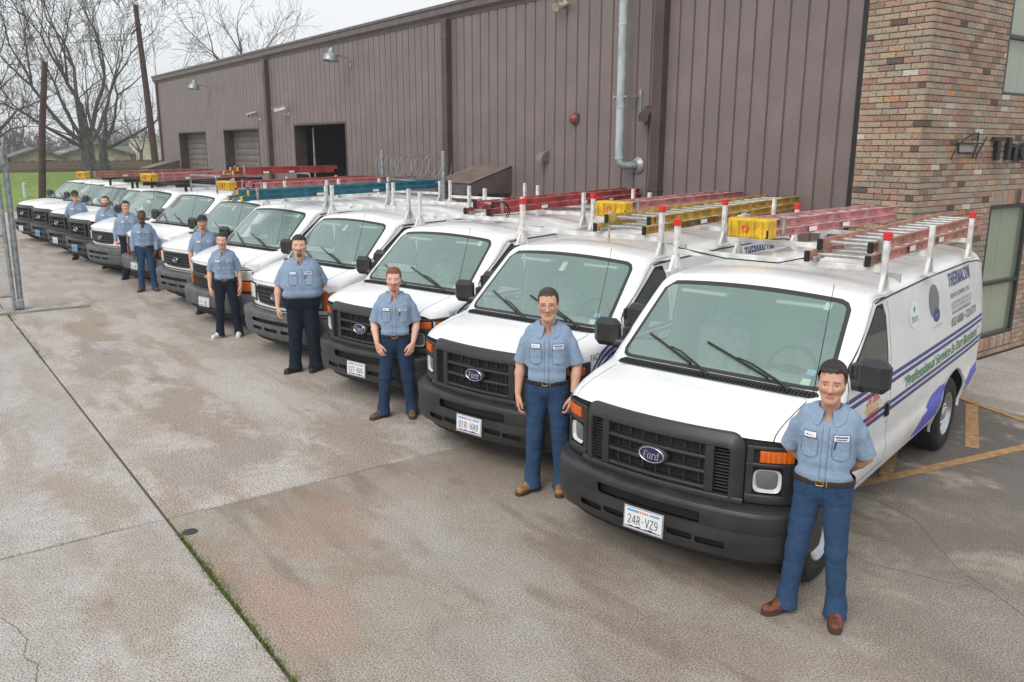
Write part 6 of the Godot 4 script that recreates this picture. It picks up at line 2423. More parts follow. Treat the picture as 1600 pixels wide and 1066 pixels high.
# ---------------------------------------------------------------- people
# A solid described by distances on a grid: tapered capsules joined softly, then meshed with one vertex per cell that the surface crosses.
class Field:
	var lo: Vector3
	var cell: float
	var nx: int
	var ny: int
	var nz: int
	var d := PackedFloat32Array()

	func _init(a: Vector3, b: Vector3, c: float) -> void:
		lo = a
		cell = c
		nx = int((b.x - a.x) / c) + 2
		ny = int((b.y - a.y) / c) + 2
		nz = int((b.z - a.z) / c) + 2
		d.resize(nx * ny * nz)
		d.fill(0.5)

	# sq squeezes the capsule across x, y, z; cutting takes it away instead
	func cap(a: Vector3, b: Vector3, ra: float, rb: float, k := 0.02, sq := Vector3.ONE, cutting := false) -> void:
		var r := maxf(ra, rb) + k + cell * 1.5
		var l := a.min(b) - sq * r
		var h := a.max(b) + sq * r
		var i0 := maxi(0, int((l.x - lo.x) / cell))
		var i1 := mini(nx - 1, int((h.x - lo.x) / cell) + 1)
		var j0 := maxi(0, int((l.y - lo.y) / cell))
		var j1 := mini(ny - 1, int((h.y - lo.y) / cell) + 1)
		var k0 := maxi(0, int((l.z - lo.z) / cell))
		var k1 := mini(nz - 1, int((h.z - lo.z) / cell) + 1)
		var m := (a + b) * 0.5
		var ia := (a - m) / sq
		var e := (b - a) / sq
		var inv := 1.0 / maxf(e.length_squared(), 1e-9)
		var dr := rb - ra
		for kk in range(k0, k1 + 1):
			var pz := (lo.z + kk * cell - m.z) / sq.z - ia.z
			for j in range(j0, j1 + 1):
				var py := (lo.y + j * cell - m.y) / sq.y - ia.y
				var at := (kk * ny + j) * nx
				var pe := py * e.y + pz * e.z
				for i in range(i0, i1 + 1):
					var px := (lo.x + i * cell - m.x) / sq.x - ia.x
					var t := clampf((px * e.x + pe) * inv, 0.0, 1.0)
					var qx := px - e.x * t
					var qy := py - e.y * t
					var qz := pz - e.z * t
					var v := sqrt(qx * qx + qy * qy + qz * qz) - ra - dr * t
					var o := d[at + i]
					if cutting:
						var g := maxf(k - absf(o + v), 0.0) / k
						d[at + i] = maxf(o, -v) + g * g * k * 0.25
					else:
						var g := maxf(k - absf(o - v), 0.0) / k
						d[at + i] = minf(o, v) - g * g * k * 0.25

	func crumple(n: FastNoiseLite, amp: float, sx: float, sy: float, sz: float) -> void:
		var at := 0
		for kk in nz:
			for j in ny:
				for i in nx:
					if absf(d[at]) < 0.035:
						d[at] += amp * n.get_noise_3d((lo.x + i * cell) * sx, (lo.y + j * cell) * sy, (lo.z + kk * cell) * sz)
					at += 1

	func value(p: Vector3) -> float:
		var q := (p - lo) / cell
		var i := clampi(int(q.x), 0, nx - 2)
		var j := clampi(int(q.y), 0, ny - 2)
		var k := clampi(int(q.z), 0, nz - 2)
		var f := q - Vector3(i, j, k)
		var at := (k * ny + j) * nx + i
		var s := nx * ny
		var a := lerpf(lerpf(d[at], d[at + 1], f.x), lerpf(d[at + nx], d[at + nx + 1], f.x), f.y)
		var b := lerpf(lerpf(d[at + s], d[at + s + 1], f.x), lerpf(d[at + s + nx], d[at + s + nx + 1], f.x), f.y)
		return lerpf(a, b, f.z)

	# where a ray from outside first meets the surface
	func meet(from: Vector3, dir: Vector3, reach := 0.6) -> Vector3:
		var t := 0.0
		var last := value(from)
		while t < reach:
			t += 0.004
			var v := value(from + dir * t)
			if v < 0.0:
				return from + dir * (t - 0.004 * (-v) / maxf(last - v, 1e-6))
			last = v
		return from + dir * reach

	func mesh_into(g: G, x := Transform3D(), paint: Variant = null) -> void:
		var ids := PackedInt32Array()
		ids.resize(nx * ny * nz)
		ids.fill(-1)
		var s := nx * ny
		var cells := PackedInt32Array()
		var base := g.p.size()
		var count := 0
		for k in nz - 1:
			for j in ny - 1:
				var at := k * s + j * nx
				for i in nx - 1:
					var a := d[at]
					var b := d[at + 1]
					var c := d[at + nx]
					var e := d[at + nx + 1]
					var f := d[at + s]
					var h := d[at + s + 1]
					var l := d[at + s + nx]
					var m := d[at + s + nx + 1]
					var neg := int(a < 0.0) + int(b < 0.0) + int(c < 0.0) + int(e < 0.0) + int(f < 0.0) + int(h < 0.0) + int(l < 0.0) + int(m < 0.0)
					if neg != 0 and neg != 8:
						var sum := Vector3.ZERO
						var n := 0
						if (a < 0.0) != (b < 0.0): sum += Vector3(a / (a - b), 0, 0); n += 1
						if (c < 0.0) != (e < 0.0): sum += Vector3(c / (c - e), 1, 0); n += 1
						if (f < 0.0) != (h < 0.0): sum += Vector3(f / (f - h), 0, 1); n += 1
						if (l < 0.0) != (m < 0.0): sum += Vector3(l / (l - m), 1, 1); n += 1
						if (a < 0.0) != (c < 0.0): sum += Vector3(0, a / (a - c), 0); n += 1
						if (b < 0.0) != (e < 0.0): sum += Vector3(1, b / (b - e), 0); n += 1
						if (f < 0.0) != (l < 0.0): sum += Vector3(0, f / (f - l), 1); n += 1
						if (h < 0.0) != (m < 0.0): sum += Vector3(1, h / (h - m), 1); n += 1
						if (a < 0.0) != (f < 0.0): sum += Vector3(0, 0, a / (a - f)); n += 1
						if (b < 0.0) != (h < 0.0): sum += Vector3(1, 0, b / (b - h)); n += 1
						if (c < 0.0) != (l < 0.0): sum += Vector3(0, 1, c / (c - l)); n += 1
						if (e < 0.0) != (m < 0.0): sum += Vector3(1, 1, e / (e - m)); n += 1
						var q := lo + (Vector3(i, j, k) + sum / n) * cell
						if paint != null:
							g.c.append(paint.call(q))
						g.p.append(x * q)
						g.n.append(Vector3.UP)
						g.uv.append(Vector2.ZERO)
						ids[at] = base + count
						count += 1
						cells.append(at)
					at += 1
		for at in cells:
			var i := at % nx
			var j := (at / nx) % ny
			var k := at / s
			var o := d[at] < 0.0
			if j > 0 and k > 0 and (d[at + 1] < 0.0) != o:
				_put(g, ids[at], ids[at - nx], ids[at - nx - s], ids[at - s], o)
			if i > 0 and k > 0 and (d[at + nx] < 0.0) != o:
				_put(g, ids[at], ids[at - s], ids[at - s - 1], ids[at - 1], o)
			if i > 0 and j > 0 and (d[at + s] < 0.0) != o:
				_put(g, ids[at], ids[at - 1], ids[at - 1 - nx], ids[at - nx], o)

	func _put(g: G, a: int, b: int, c: int, e: int, inside: bool) -> void:
		if a < 0 or b < 0 or c < 0 or e < 0:
			return
		if inside:
			g.ix.append_array([a, c, b, a, e, c])
		else:
			g.ix.append_array([a, b, c, a, c, e])

# turn and place from two directions: fingers point along -y, the palm looks along +x
static func hand_frame(wrist: Vector3, fingers: Vector3, palm: Vector3) -> Transform3D:
	var y := -fingers.normalized()
	var x := (palm - y * palm.dot(y)).normalized()
	return Transform3D(Basis(x, y, x.cross(y)), wrist)

# relaxed hand: palm, four bent fingers of their own length, thumb from the palm's side (+z)
static func hand_into(g: G, at: Transform3D, cell: float, curl: float, tone: Color, flip: bool) -> void:
	var f := Field.new(Vector3(-0.05, -0.215, -0.075), Vector3(0.075, 0.05, 0.085), cell)
	var sg := -1.0 if flip else 1.0
	f.cap(Vector3(0, 0.04, 0), Vector3(0, 0.0, 0), 0.027, 0.027, 0.012, Vector3(0.8, 1, 1))
	f.cap(Vector3(0, 0.0, 0), Vector3(0.002, -0.03, 0.0), 0.027, 0.030, 0.015, Vector3(0.72, 1, 1))
	var lens := [0.082, 0.090, 0.084, 0.066]
	for q in 4:
		var z := (0.030 - q * 0.020) * sg
		var k := Vector3(0.0, -0.088 - (0.004 if q == 1 or q == 2 else -0.004 * q), z)
		f.cap(Vector3(0, -0.012, z * 0.6), k, 0.0135, 0.0115, 0.014)
		var l: float = lens[q]
		var a1 := curl * (0.55 + 0.1 * q)
		var a2 := curl * 1.15
		var p1 := k + Vector3(sin(a1), -cos(a1), (0.04 - 0.03 * q) * sg) * l * 0.46
		var p2 := p1 + Vector3(sin(a1 + a2), -cos(a1 + a2), 0.0) * l * 0.31
		var p3 := p2 + Vector3(sin(a1 + a2 * 1.8), -cos(a1 + a2 * 1.8), 0.0) * l * 0.23
		f.cap(k, p1, 0.0100, 0.0088, 0.004)
		f.cap(p1, p2, 0.0088, 0.0080, 0.004)
		f.cap(p2, p3, 0.0080, 0.0068, 0.003)
	var t0 := Vector3(0.008, -0.020, 0.026 * sg)
	var t1 := Vector3(0.018, -0.055, 0.048 * sg)
	var t2 := Vector3(0.026, -0.086, 0.054 * sg)
	var t3 := Vector3(0.031, -0.108, 0.052 * sg)
	f.cap(t0, t1, 0.017, 0.0125, 0.012)
	f.cap(t1, t2, 0.0115, 0.0100, 0.004)
	f.cap(t2, t3, 0.0100, 0.0080, 0.003)
	var knuckle := tone.lerp(Color(tone.r * 1.05, tone.g * 0.80, tone.b * 0.75), 0.6)
	f.mesh_into(g, at, func(q: Vector3) -> Color: return tone.lerp(knuckle, smoothstep(-0.11, -0.19, q.y)))

static func head_field(cell: float, wide: float, jaw: float) -> Field:
	var f := Field.new(Vector3(-0.105, -0.15, -0.125), Vector3(0.105, 0.14, 0.14), cell)
	var w: float = wide
	f.cap(Vector3(0, 0.035, -0.022), Vector3(0, 0.033, -0.004), 0.092, 0.088, 0.02, Vector3(0.82 * w, 0.98, 1.0))
	f.cap(Vector3(0, 0.045, 0.045), Vector3(0, 0.010, 0.052), 0.052, 0.050, 0.04, Vector3(1.12 * w, 1.0, 0.75))
	f.cap(Vector3(0, -0.03, 0.022), Vector3(0, -0.075, 0.040), 0.066 * jaw, 0.044 * jaw, 0.03, Vector3(0.94 * w, 1.0, 0.95))
	for s in [-1.0, 1.0]:
		f.cap(Vector3(s * 0.056 * w, -0.035, -0.012), Vector3(s * 0.026 * w, -0.092, 0.055), 0.022 * jaw, 0.020 * jaw, 0.03)
		f.cap(Vector3(s * 0.034 * w, -0.022, 0.068), Vector3(s * 0.052 * w, -0.012, 0.046), 0.020, 0.020, 0.03)
	f.cap(Vector3(-0.010, -0.103, 0.070), Vector3(0.010, -0.103, 0.070), 0.018, 0.018, 0.025)
	f.cap(Vector3(-0.040 * w, 0.023, 0.076), Vector3(0.040 * w, 0.023, 0.076), 0.0125, 0.0125, 0.022)
	for s in [-1.0, 1.0]:
		f.cap(Vector3(s * 0.032 * w, 0.002, 0.106), Vector3(s * 0.034 * w, 0.002, 0.104), 0.0185, 0.018, 0.018, Vector3(1.15, 0.72, 1.0), true)
	f.cap(Vector3(0, 0.014, 0.086), Vector3(0, -0.030, 0.106), 0.0085, 0.0118, 0.014)
	f.cap(Vector3(0, -0.030, 0.106), Vector3(0, -0.034, 0.102), 0.0125, 0.0115, 0.008)
	for s in [-1.0, 1.0]:
		f.cap(Vector3(s * 0.0125, -0.034, 0.093), Vector3(s * 0.011, -0.036, 0.097), 0.0085, 0.0080, 0.008)
		f.cap(Vector3(s * 0.018 * w, 0.0115, 0.084), Vector3(s * 0.046 * w, 0.0095, 0.073), 0.0065, 0.0065, 0.006)
		f.cap(Vector3(s * 0.020 * w, -0.010, 0.081), Vector3(s * 0.044 * w, -0.009, 0.072), 0.0060, 0.0060, 0.008)
		# ears
		f.cap(Vector3(s * 0.077 * w, 0.018, -0.012), Vector3(s * 0.073 * w, -0.028, -0.002), 0.017, 0.012, 0.008, Vector3(0.5, 1, 1))
		f.cap(Vector3(s * 0.083 * w, 0.004, -0.006), Vector3(s * 0.083 * w, -0.008, -0.004), 0.008, 0.007, 0.005, Vector3(0.6, 1, 1), true)
	f.cap(Vector3(-0.018, -0.0605, 0.087), Vector3(0.018, -0.0605, 0.087), 0.0062, 0.0062, 0.008)
	f.cap(Vector3(-0.016, -0.0715, 0.0865), Vector3(0.016, -0.0715, 0.0865), 0.0070, 0.0070, 0.008)
	f.cap(Vector3(-0.021, -0.0660, 0.0955), Vector3(0.021, -0.0660, 0.0955), 0.0024, 0.0024, 0.003, Vector3.ONE, true)
	return f

# builds every mesh of one person (runs on a worker thread); returns name -> [G, material name]
func person_shapes(q: Dictionary) -> Array:
	var out := []
	var s: float = q.h / 1.76
	var cell: float = q.cell
	var fat: float = q.get("fat", 0.0)
	var tone: Color = q.tone
	var nn := FastNoiseLite.new()
	nn.seed = q.seed
	nn.frequency = 1.0
	nn.fractal_octaves = 3
	var arms := {}
	for sd in [-1.0, 1.0]:
		var pose: String = q.arm_r if sd < 0 else q.arm_l
		var sh := Vector3(sd * (0.160 + fat * 0.20), 1.395, -0.018)
		var el := Vector3(sd * (0.232 + fat * 0.42), 1.125, -0.035)
		var wr := Vector3(sd * (0.245 + fat * 0.47), 0.880, 0.045)
		var fi := Vector3(-0.03 * sd, -1.0, 0.16)
		var pa := Vector3(-sd, 0.0, -0.25)
		if pose == "behind":
			el = Vector3(sd * (0.240 + fat * 0.3), 1.140, -0.085)
			wr = Vector3(sd * 0.115, 0.985, -0.205)
			fi = Vector3(-sd * 0.9, -0.35, -0.05)
			pa = Vector3(0.0, 0.0, -1.0)
		elif pose == "front":
			el = Vector3(sd * 0.245, 1.130, -0.020)
			wr = Vector3(sd * 0.205, 0.915, 0.125)
			fi = Vector3(-sd * 0.35, -1.0, 0.10)
			pa = Vector3(-sd * 0.55, 0.0, -1.0)
		elif pose == "thigh":
			el = Vector3(sd * 0.245, 1.125, -0.025)
			wr = Vector3(sd * 0.225, 0.890, 0.090)
			fi = Vector3(-sd * 0.22, -1.0, 0.08)
			pa = Vector3(-sd * 0.8, 0.0, -0.6)
		arms[sd] = [sh, el, wr, fi, pa]
	var hips := [Vector3(-0.088, 0.90, 0.0), Vector3(0.088, 0.90, 0.0)]
	var feet: Array = q.feet    # [[x, z, toe-out degrees] right, left]
	var knees := []
	var ankles := []
	for i in 2:
		var a := Vector3(feet[i][0], 0.085, feet[i][1] - 0.03)
		ankles.append(a)
		knees.append(Vector3(hips[i].x, hips[i].y, 0).lerp(a, 0.50) + Vector3(0, 0.0, 0.022))
	var hd := Vector3(0, 1.636, 0.024)
	var look := Transform3D(Basis.from_euler(Vector3(q.get("nod", 0.0) - 0.10, q.get("turn", 0.0), q.get("tilt", 0.0))).scaled(Vector3.ONE * 1.04), hd)
	# --- body: one continuous skin from head to feet
	var body := G.new()
	body.tint = true
	var f := Field.new(Vector3(-0.42 - fat * 0.3, 0.02, -0.27), Vector3(0.42 + fat * 0.3, 1.62, 0.22 + fat * 0.3), cell)
	f.cap(Vector3(0, 1.40, -0.03), Vector3(0, 1.575, 0.008), 0.064 + fat * 0.06, 0.056 + fat * 0.08, 0.02)
	f.cap(Vector3(-0.06, 1.30, 0), Vector3(0.06, 1.30, 0), 0.098, 0.098, 0.05)
	f.cap(Vector3(-0.12, 1.39, -0.02), Vector3(0.12, 1.39, -0.02), 0.040, 0.040, 0.03)
	f.cap(Vector3(-0.05, 1.0, 0), Vector3(0.05, 1.15, 0), 0.095, 0.095, 0.06)
	for i in 2:
		f.cap(hips[i], knees[i], 0.068, 0.048, 0.03)
		f.cap(knees[i], ankles[i], 0.050, 0.032, 0.02)
		f.cap(ankles[i] - Vector3(0, 0.03, 0.0), ankles[i] + Vector3(sin(deg_to_rad(feet[i][2])), -0.30, cos(deg_to_rad(feet[i][2]))) * 0.14, 0.026, 0.020, 0.01)
	for sd in [-1.0, 1.0]:
		var a: Array = arms[sd]
		f.cap(a[0] - Vector3(0, 0.012, 0), a[1], 0.040, 0.039 + fat * 0.03, 0.012)
		var mid: Vector3 = a[1].lerp(a[2], 0.32)
		f.cap(a[1], mid, 0.040 + fat * 0.03, 0.0425 + fat * 0.04, 0.015)
		f.cap(mid, a[2], 0.0425 + fat * 0.04, 0.0275, 0.015)
	f.mesh_into(body, Transform3D.IDENTITY, func(_p: Vector3) -> Color: return tone)
	for sd in [-1.0, 1.0]:
		var a: Array = arms[sd]
		hand_into(body, hand_frame(a[2] + (a[3] as Vector3).normalized() * 0.015, a[3], a[4]), q.hand_cell, q.get("curl", 0.5), tone * Color(1.04, 0.97, 0.95), sd * 1.0 > 0.0)
	var hf := head_field(q.head_cell, q.get("wide", 1.0), q.get("jaw", 1.0))
	var lip := Color(tone.r * 0.86, tone.g * 0.60, tone.b * 0.58)
	var flush := Color(minf(tone.r * 1.06, 1.0), tone.g * 0.84, tone.b * 0.78)
	var hair: Color = q.hair_color
	var beard: float = q.get("beard", 0.0)
	var goatee: float = q.get("goatee", 0.0)
	hf.mesh_into(body, look, func(p: Vector3) -> Color:
		var c := tone
		var ax := absf(p.x)
		if p.z > 0.03:
			c = c.lerp(flush, 0.35 * smoothstep(0.022, 0.004, Vector2(ax - 0.042, p.y + 0.026).length() - 0.012))
			c = c.lerp(flush, 0.6 * smoothstep(0.016, 0.006, Vector3(p.x, p.y + 0.034, p.z - 0.108).length()))
			if beard > 0.0:
				c = c.lerp(hair, beard * smoothstep(-0.030, -0.055, p.y - ax * 0.25) * smoothstep(0.0, 0.03, p.z + 0.02))
			if goatee > 0.0 and ax < 0.034 and p.z > 0.06 and p.y < -0.045:
				c = c.lerp(hair, goatee * smoothstep(0.034, 0.024, ax) * smoothstep(-0.044, -0.050, p.y))
			if p.z > 0.082 and ax < 0.026 and p.y > -0.079 and p.y < -0.054:
				c = c.lerp(lip, 0.75 * smoothstep(0.029, 0.020, ax))
			if absf(p.y + 0.066) < 0.0028 and ax < 0.025 and p.z > 0.07:
				c = c * 0.62
			if p.z > 0.055 and ax > 0.012 and ax < 0.052 and absf(p.y - 0.0265 + ax * 0.07) < 0.0048:
				c = c.lerp(hair, 0.62)
		elif beard > 0.0 and p.y < -0.03 and p.z > -0.015:
			c = c.lerp(hair, beard * 0.8)
		c.a = 1.0
		return c)
	body.renormal()
	out.append(["body", body, "skin"])
	# eyes
	var eyes := G.new()
	eyes.tint = true
	for sd in [-1.0, 1.0]:
		var rows := []
		var e0 := Vector3(sd * 0.0325 * q.get("wide", 1.0), 0.001, 0.0745)
		for i in 9:
			var a := PI * 0.55 * i / 8.0
			var row := PackedVector3Array()
			for k in 14:
				row.append(look * (e0 + Vector3(sin(a) * cos(TAU * k / 14), sin(a) * sin(TAU * k / 14), cos(a)) * 0.0118))
			rows.append(row)
		for i in 8:
			var two := G.new()
			two.tint = true
			two.col = Color(0.012, 0.010, 0.010) if i < 2 else (Color(0.07, 0.05, 0.035) if i < 3 else Color(0.62, 0.60, 0.58))
			two.grid([rows[i], rows[i + 1]], false, true)
			eyes.join(two)
	out.append(["eyes", eyes, "eye"])
	# --- shirt
	var long_sleeve: bool = q.get("long", false)
	var sf := Field.new(Vector3(-0.44 - fat * 0.4, 0.93 if not long_sleeve else 0.84, -0.29), Vector3(0.44 + fat * 0.4, 1.52, 0.24 + fat), cell)
	sf.cap(Vector3(-0.062 - fat * 0.2, 1.30, 0.0), Vector3(0.062 + fat * 0.2, 1.30, 0.0), 0.122 + fat * 0.2, 0.122 + fat * 0.2, 0.06, Vector3(1, 1, 0.98))
	sf.cap(Vector3(-0.115, 1.392, -0.022), Vector3(0.115, 1.392, -0.022), 0.066 + fat * 0.1, 0.064 + fat * 0.1, 0.05)
	sf.cap(Vector3(-0.115, 1.418, -0.022), Vector3(-0.045, 1.455, -0.020), 0.046, 0.044, 0.05)
	sf.cap(Vector3(0.115, 1.418, -0.022), Vector3(0.045, 1.455, -0.020), 0.046, 0.044, 0.05)
	sf.cap(Vector3(-0.058 - fat * 0.35, 1.13, 0.006 + fat * 0.25), Vector3(0.058 + fat * 0.35, 1.13, 0.006 + fat * 0.25), 0.122 + fat * 0.25, 0.122 + fat * 0.25, 0.09, Vector3(1, 1, 0.95))
	sf.cap(Vector3(-0.060 - fat * 0.3, 1.035, 0.004 + fat * 0.25), Vector3(0.060 + fat * 0.3, 1.035, 0.004 + fat * 0.25), 0.121 + fat * 0.25, 0.121 + fat * 0.25, 0.06, Vector3(1.02, 0.5, 0.98))
	sf.cap(Vector3(-0.06, 0.97, 0), Vector3(0.06, 0.97, 0), 0.112 + fat * 0.15, 0.112 + fat * 0.15, 0.05)
	var sleeve_ends := {}
	for sd in [-1.0, 1.0]:
		var a: Array = arms[sd]
		var end: Vector3 = a[0].lerp(a[1], 0.93)
		sf.cap(a[0] + Vector3(-sd * 0.03, 0, 0), a[0].lerp(a[1], 0.35), 0.057, 0.058, 0.028)
		if long_sleeve:
			sf.cap(a[0].lerp(a[1], 0.3), a[1], 0.060, 0.056, 0.03)
			sf.cap(a[1], a[2], 0.058, 0.044, 0.03)
			sleeve_ends[sd] = [a[2] - (a[2] - a[1]).normalized() * 0.015, (a[2] - a[1]).normalized()]
		else:
			sf.cap(a[0].lerp(a[1], 0.3), end + (a[1] - a[0]) * 0.12, 0.057, 0.066 + fat * 0.05, 0.012)
			sleeve_ends[sd] = [end, (a[1] - a[0]).normalized()]
	sf.crumple(nn, 0.0055, 6.0, 8.0, 6.0)
	sf.crumple(nn, 0.0022, 20.0, 9.0, 20.0)
	var shirt := G.new()
	sf.mesh_into(shirt)
	shirt.renormal()
	var sleeve_cut := func(p: Vector3, _u: Vector2) -> float:
		var e: Array = sleeve_ends[1.0 if p.x > 0 else -1.0]
		var r := p - (e[0] as Vector3)
		if absf(p.x) < 0.155 and not long_sleeve:
			return -1.0
		if r.length() > 0.19:
			return -1.0
		return r.dot(e[1])
	shirt = shirt.split(sleeve_cut)[0]
	shirt = shirt.split(func(p: Vector3, _u: Vector2) -> float:
		if absf(p.x) > 0.2 + fat * 0.6:
			return -1.0
		return 0.985 - p.y)[0]
	var neck_at := func(p: Vector3, _u: Vector2) -> float:
		if absf(p.x) > 0.2 or p.y < 1.3:
			return 1.0
		var k := (p.y - 1.40) / 0.17
		var r := Vector2(p.x, p.z - lerpf(-0.03, 0.008, k))
		var hole := maxf(r.length() - 0.070, 1.41 - p.y)
		if p.z > 0.0:
			hole = minf(hole, absf(p.x) - (p.y - 1.378) * 0.62)
		return hole
	shirt = shirt.split(neck_at)[1]
	out.append(["shirt", shirt, "shirt"])
	# collar: a stand and a turned-down fall that ends in two points
	var col := G.new()
	var rows := []
	for i in 33:
		var a := lerpf(deg_to_rad(20.0), deg_to_rad(340.0), i / 32.0)
		var back := (1.0 - cos(a)) * 0.5
		var front := pow(1.0 - back, 3.0)
		var dirr := Vector3(sin(a), 0, cos(a))
		var c := Vector3(0, 0, lerpf(-0.004, -0.016, back))
		var r0 := 0.072
		var y0 := lerpf(1.442, 1.478, back)
		var tip := lerpf(0.044, 0.092, front)
		rows.append(PackedVector3Array([
			c + dirr * (r0 - 0.004) + Vector3(0, y0 - 0.012, 0), c + dirr * (r0 - 0.006) + Vector3(0, y0 + 0.018, 0), c + dirr * r0 + Vector3(0, y0 + 0.026, 0), c + dirr * (r0 + 0.008) + Vector3(0, y0 + 0.018, 0),
			c + dirr * lerpf(r0 + 0.018, r0 + 0.030, front) + Vector3(0, y0 + 0.018 - tip * 0.55, 0), (c + dirr * lerpf(r0 + 0.026, r0 + 0.050, front) + Vector3(sin(a) * 0.035 * front, 0, 0)) + Vector3(0, y0 + 0.018 - tip, 0)]))
	for row in rows:
		for k in range(3, 6):
			var p: Vector3 = row[k]
			for tries in 24:
				var now := sf.value(p)
				if now > (0.005 if k == 5 else 0.009):
					break
				var e := 0.012
				var away := Vector3(sf.value(p + Vector3(e, 0, 0)) - now, sf.value(p + Vector3(0, e, 0)) - now, sf.value(p + Vector3(0, 0, e)) - now)
				p += (away.normalized() + Vector3(0, 0.25, 0)).normalized() * 0.003
			row[k] = p
	col.grid(rows)
	out.append(["collar", col, "shirt"])
	# placket, pockets, patches laid on the chest
	var on_chest := func(x0: float, x1: float, y0: float, y1: float, off: float, nxs: int, nys: int) -> G:
		var rr := []
		for j in nys + 1:
			var row := PackedVector3Array()
			for i in nxs + 1:
				var x := lerpf(x0, x1, float(i) / nxs)
				var y := lerpf(y0, y1, float(j) / nys)
				var m := sf.meet(Vector3(x, y, 0.235 + fat), Vector3(0, 0, -1))
				row.append(m + Vector3(0, 0, off))
			rr.append(row)
		var gg := G.new()
		gg.grid(rr, false, false, true)
		return gg
	out.append(["placket", on_chest.call(-0.016, 0.016, 1.0, 1.375, 0.0035, 2, 24), "shirt"])
	for sd in [-1.0, 1.0]:
		out.append(["pocket", on_chest.call(sd * 0.095 - 0.052, sd * 0.095 + 0.052, 1.165, 1.285, 0.0035, 6, 7), "shirt"])
	var seams := G.new()
	for sd in [-1.0, 1.0]:
		var sp := PackedVector3Array()
		for w in [[-0.052, 1.285], [-0.052, 1.24], [-0.052, 1.19], [-0.040, 1.168], [0.0, 1.155], [0.040, 1.168], [0.052, 1.19], [0.052, 1.24], [0.052, 1.285], [0.0, 1.283], [-0.052, 1.285]]:
			sp.append(sf.meet(Vector3(sd * 0.095 + w[0], w[1], 0.235 + fat), Vector3(0, 0, -1)) + Vector3(0, 0, 0.0045))
		seams.tube(sp, [0.0022], 4, false)
		sp = PackedVector3Array()
		for k in 16:
			sp.append(sf.meet(Vector3(sd * 0.0175, 1.37 - k * 0.0245, 0.235 + fat), Vector3(0, 0, -1)) + Vector3(0, 0, 0.003))
		seams.tube(sp, [0.0018], 4, false)
	out.append(["shirt_seams", seams, "shirt_seam"])
	var np := -0.094
	var py := 1.312
	out.append(["patch_border", on_chest.call(np - 0.041, np + 0.041, py - 0.021, py + 0.021, 0.0055, 4, 2), "thread_blue"])
	out.append(["name_patch", on_chest.call(np - 0.037, np + 0.037, py - 0.017, py + 0.017, 0.0075, 4, 2), "patch_white"])
	out.append(["patch_border", on_chest.call(0.047, 0.143, 1.285, 1.333, 0.0055, 4, 2), "thread_blue"])
	out.append(["company_patch", on_chest.call(0.051, 0.139, 1.289, 1.329, 0.0075, 4, 2), "patch_white"])
	out.append(["patch_thread", on_chest.call(0.058, 0.132, 1.312, 1.321, 0.0090, 4, 1), "thread_blue"])
	out.append(["patch_thread", on_chest.call(0.064, 0.126, 1.298, 1.304, 0.0090, 4, 1), "thread_blue"])
	for k in 3:
		out.append(["patch_thread", on_chest.call(np - 0.024 + k * 0.016, np - 0.013 + k * 0.016, py - 0.004, py + 0.003 - 0.002 * k, 0.0090, 1, 1), "thread_blue"])
	var bt := G.new()
	for k in 5:
		var m := sf.meet(Vector3(0, 1.355 - k * 0.078, 0.235 + fat), Vector3(0, 0, -1))
		bt.ball(m + Vector3(0, 0, 0.005), Vector3(0.0055, 0.0055, 0.003), 4, 8)
	out.append(["buttons", bt, "button"])
	if q.get("pen", false):
		var pg := G.new()
		var m := sf.meet(Vector3(0.062, 1.272, 0.235 + fat), Vector3(0, 0, -1))
		pg.rod(m + Vector3(0.003, 0.014, 0.010), m + Vector3(-0.006, -0.036, 0.010), 0.0042, 6)
		out.append(["pen", pg, "belt_black"])
	if q.get("tee", false):
		var tg := G.new()
		var tr := []
		for j in 5:
			var row := PackedVector3Array()
			for i in 5:
				row.append(Vector3(lerpf(-0.042, 0.042, i / 4.0) * (0.35 + 0.65 * j / 4.0), 1.375 + 0.016 * j, 0.088 - 0.006 * j - 0.25 * pow(absf(i - 2.0) * 0.02, 1.2)))
			tr.append(row)
		tg.grid(tr)
		out.append(["undershirt", tg, "undershirt"])
	# --- trousers
	var tf := Field.new(Vector3(-0.33 - fat * 0.3, 0.0, -0.20), Vector3(0.33 + fat * 0.3, 1.10, 0.22 + fat * 0.4), cell)
	tf.cap(Vector3(-0.065 - fat * 0.2, 1.02, fat * 0.15), Vector3(0.065 + fat * 0.2, 1.02, fat * 0.15), 0.117 + fat * 0.22, 0.117 + fat * 0.22, 0.04, Vector3(1, 1, 0.98))
	tf.cap(Vector3(-0.070 - fat * 0.2, 0.93, -0.012 + fat * 0.1), Vector3(0.070 + fat * 0.2, 0.93, -0.012 + fat * 0.1), 0.116 + fat * 0.2, 0.116 + fat * 0.2, 0.05)
	for i in 2:
		var wider := fat * 0.18
		tf.cap(hips[i] + Vector3(0, -0.03, 0), knees[i], 0.094 + wider, 0.070 + wider * 0.7, 0.025)
		tf.cap(knees[i], ankles[i] + Vector3(0, -0.01, 0), 0.070 + wider * 0.7, 0.062 + wider * 0.5, 0.02)
		tf.cap(ankles[i] + Vector3(0, 0.05, 0.008), ankles[i] + Vector3(0, -0.045, 0.026), 0.066 + wider * 0.5, 0.078 + wider * 0.5, 0.02)
	tf.crumple(nn, 0.006, 6.0, 7.0, 6.0)
	var lown := FastNoiseLite.new()
	lown.seed = q.seed + 3
	lown.frequency = 1.0
	tf.crumple(lown, 0.0045, 8.0, 15.0, 8.0)
	var tr2 := G.new()
	tf.mesh_into(tr2)
	tr2.renormal()
	tr2 = tr2.split(func(p: Vector3, _u: Vector2) -> float: return p.y - 1.012)[0]
	tr2 = tr2.split(func(p: Vector3, _u: Vector2) -> float: return p.y - 0.030 - 0.10 * maxf(0.0, p.z - 0.0))[1]
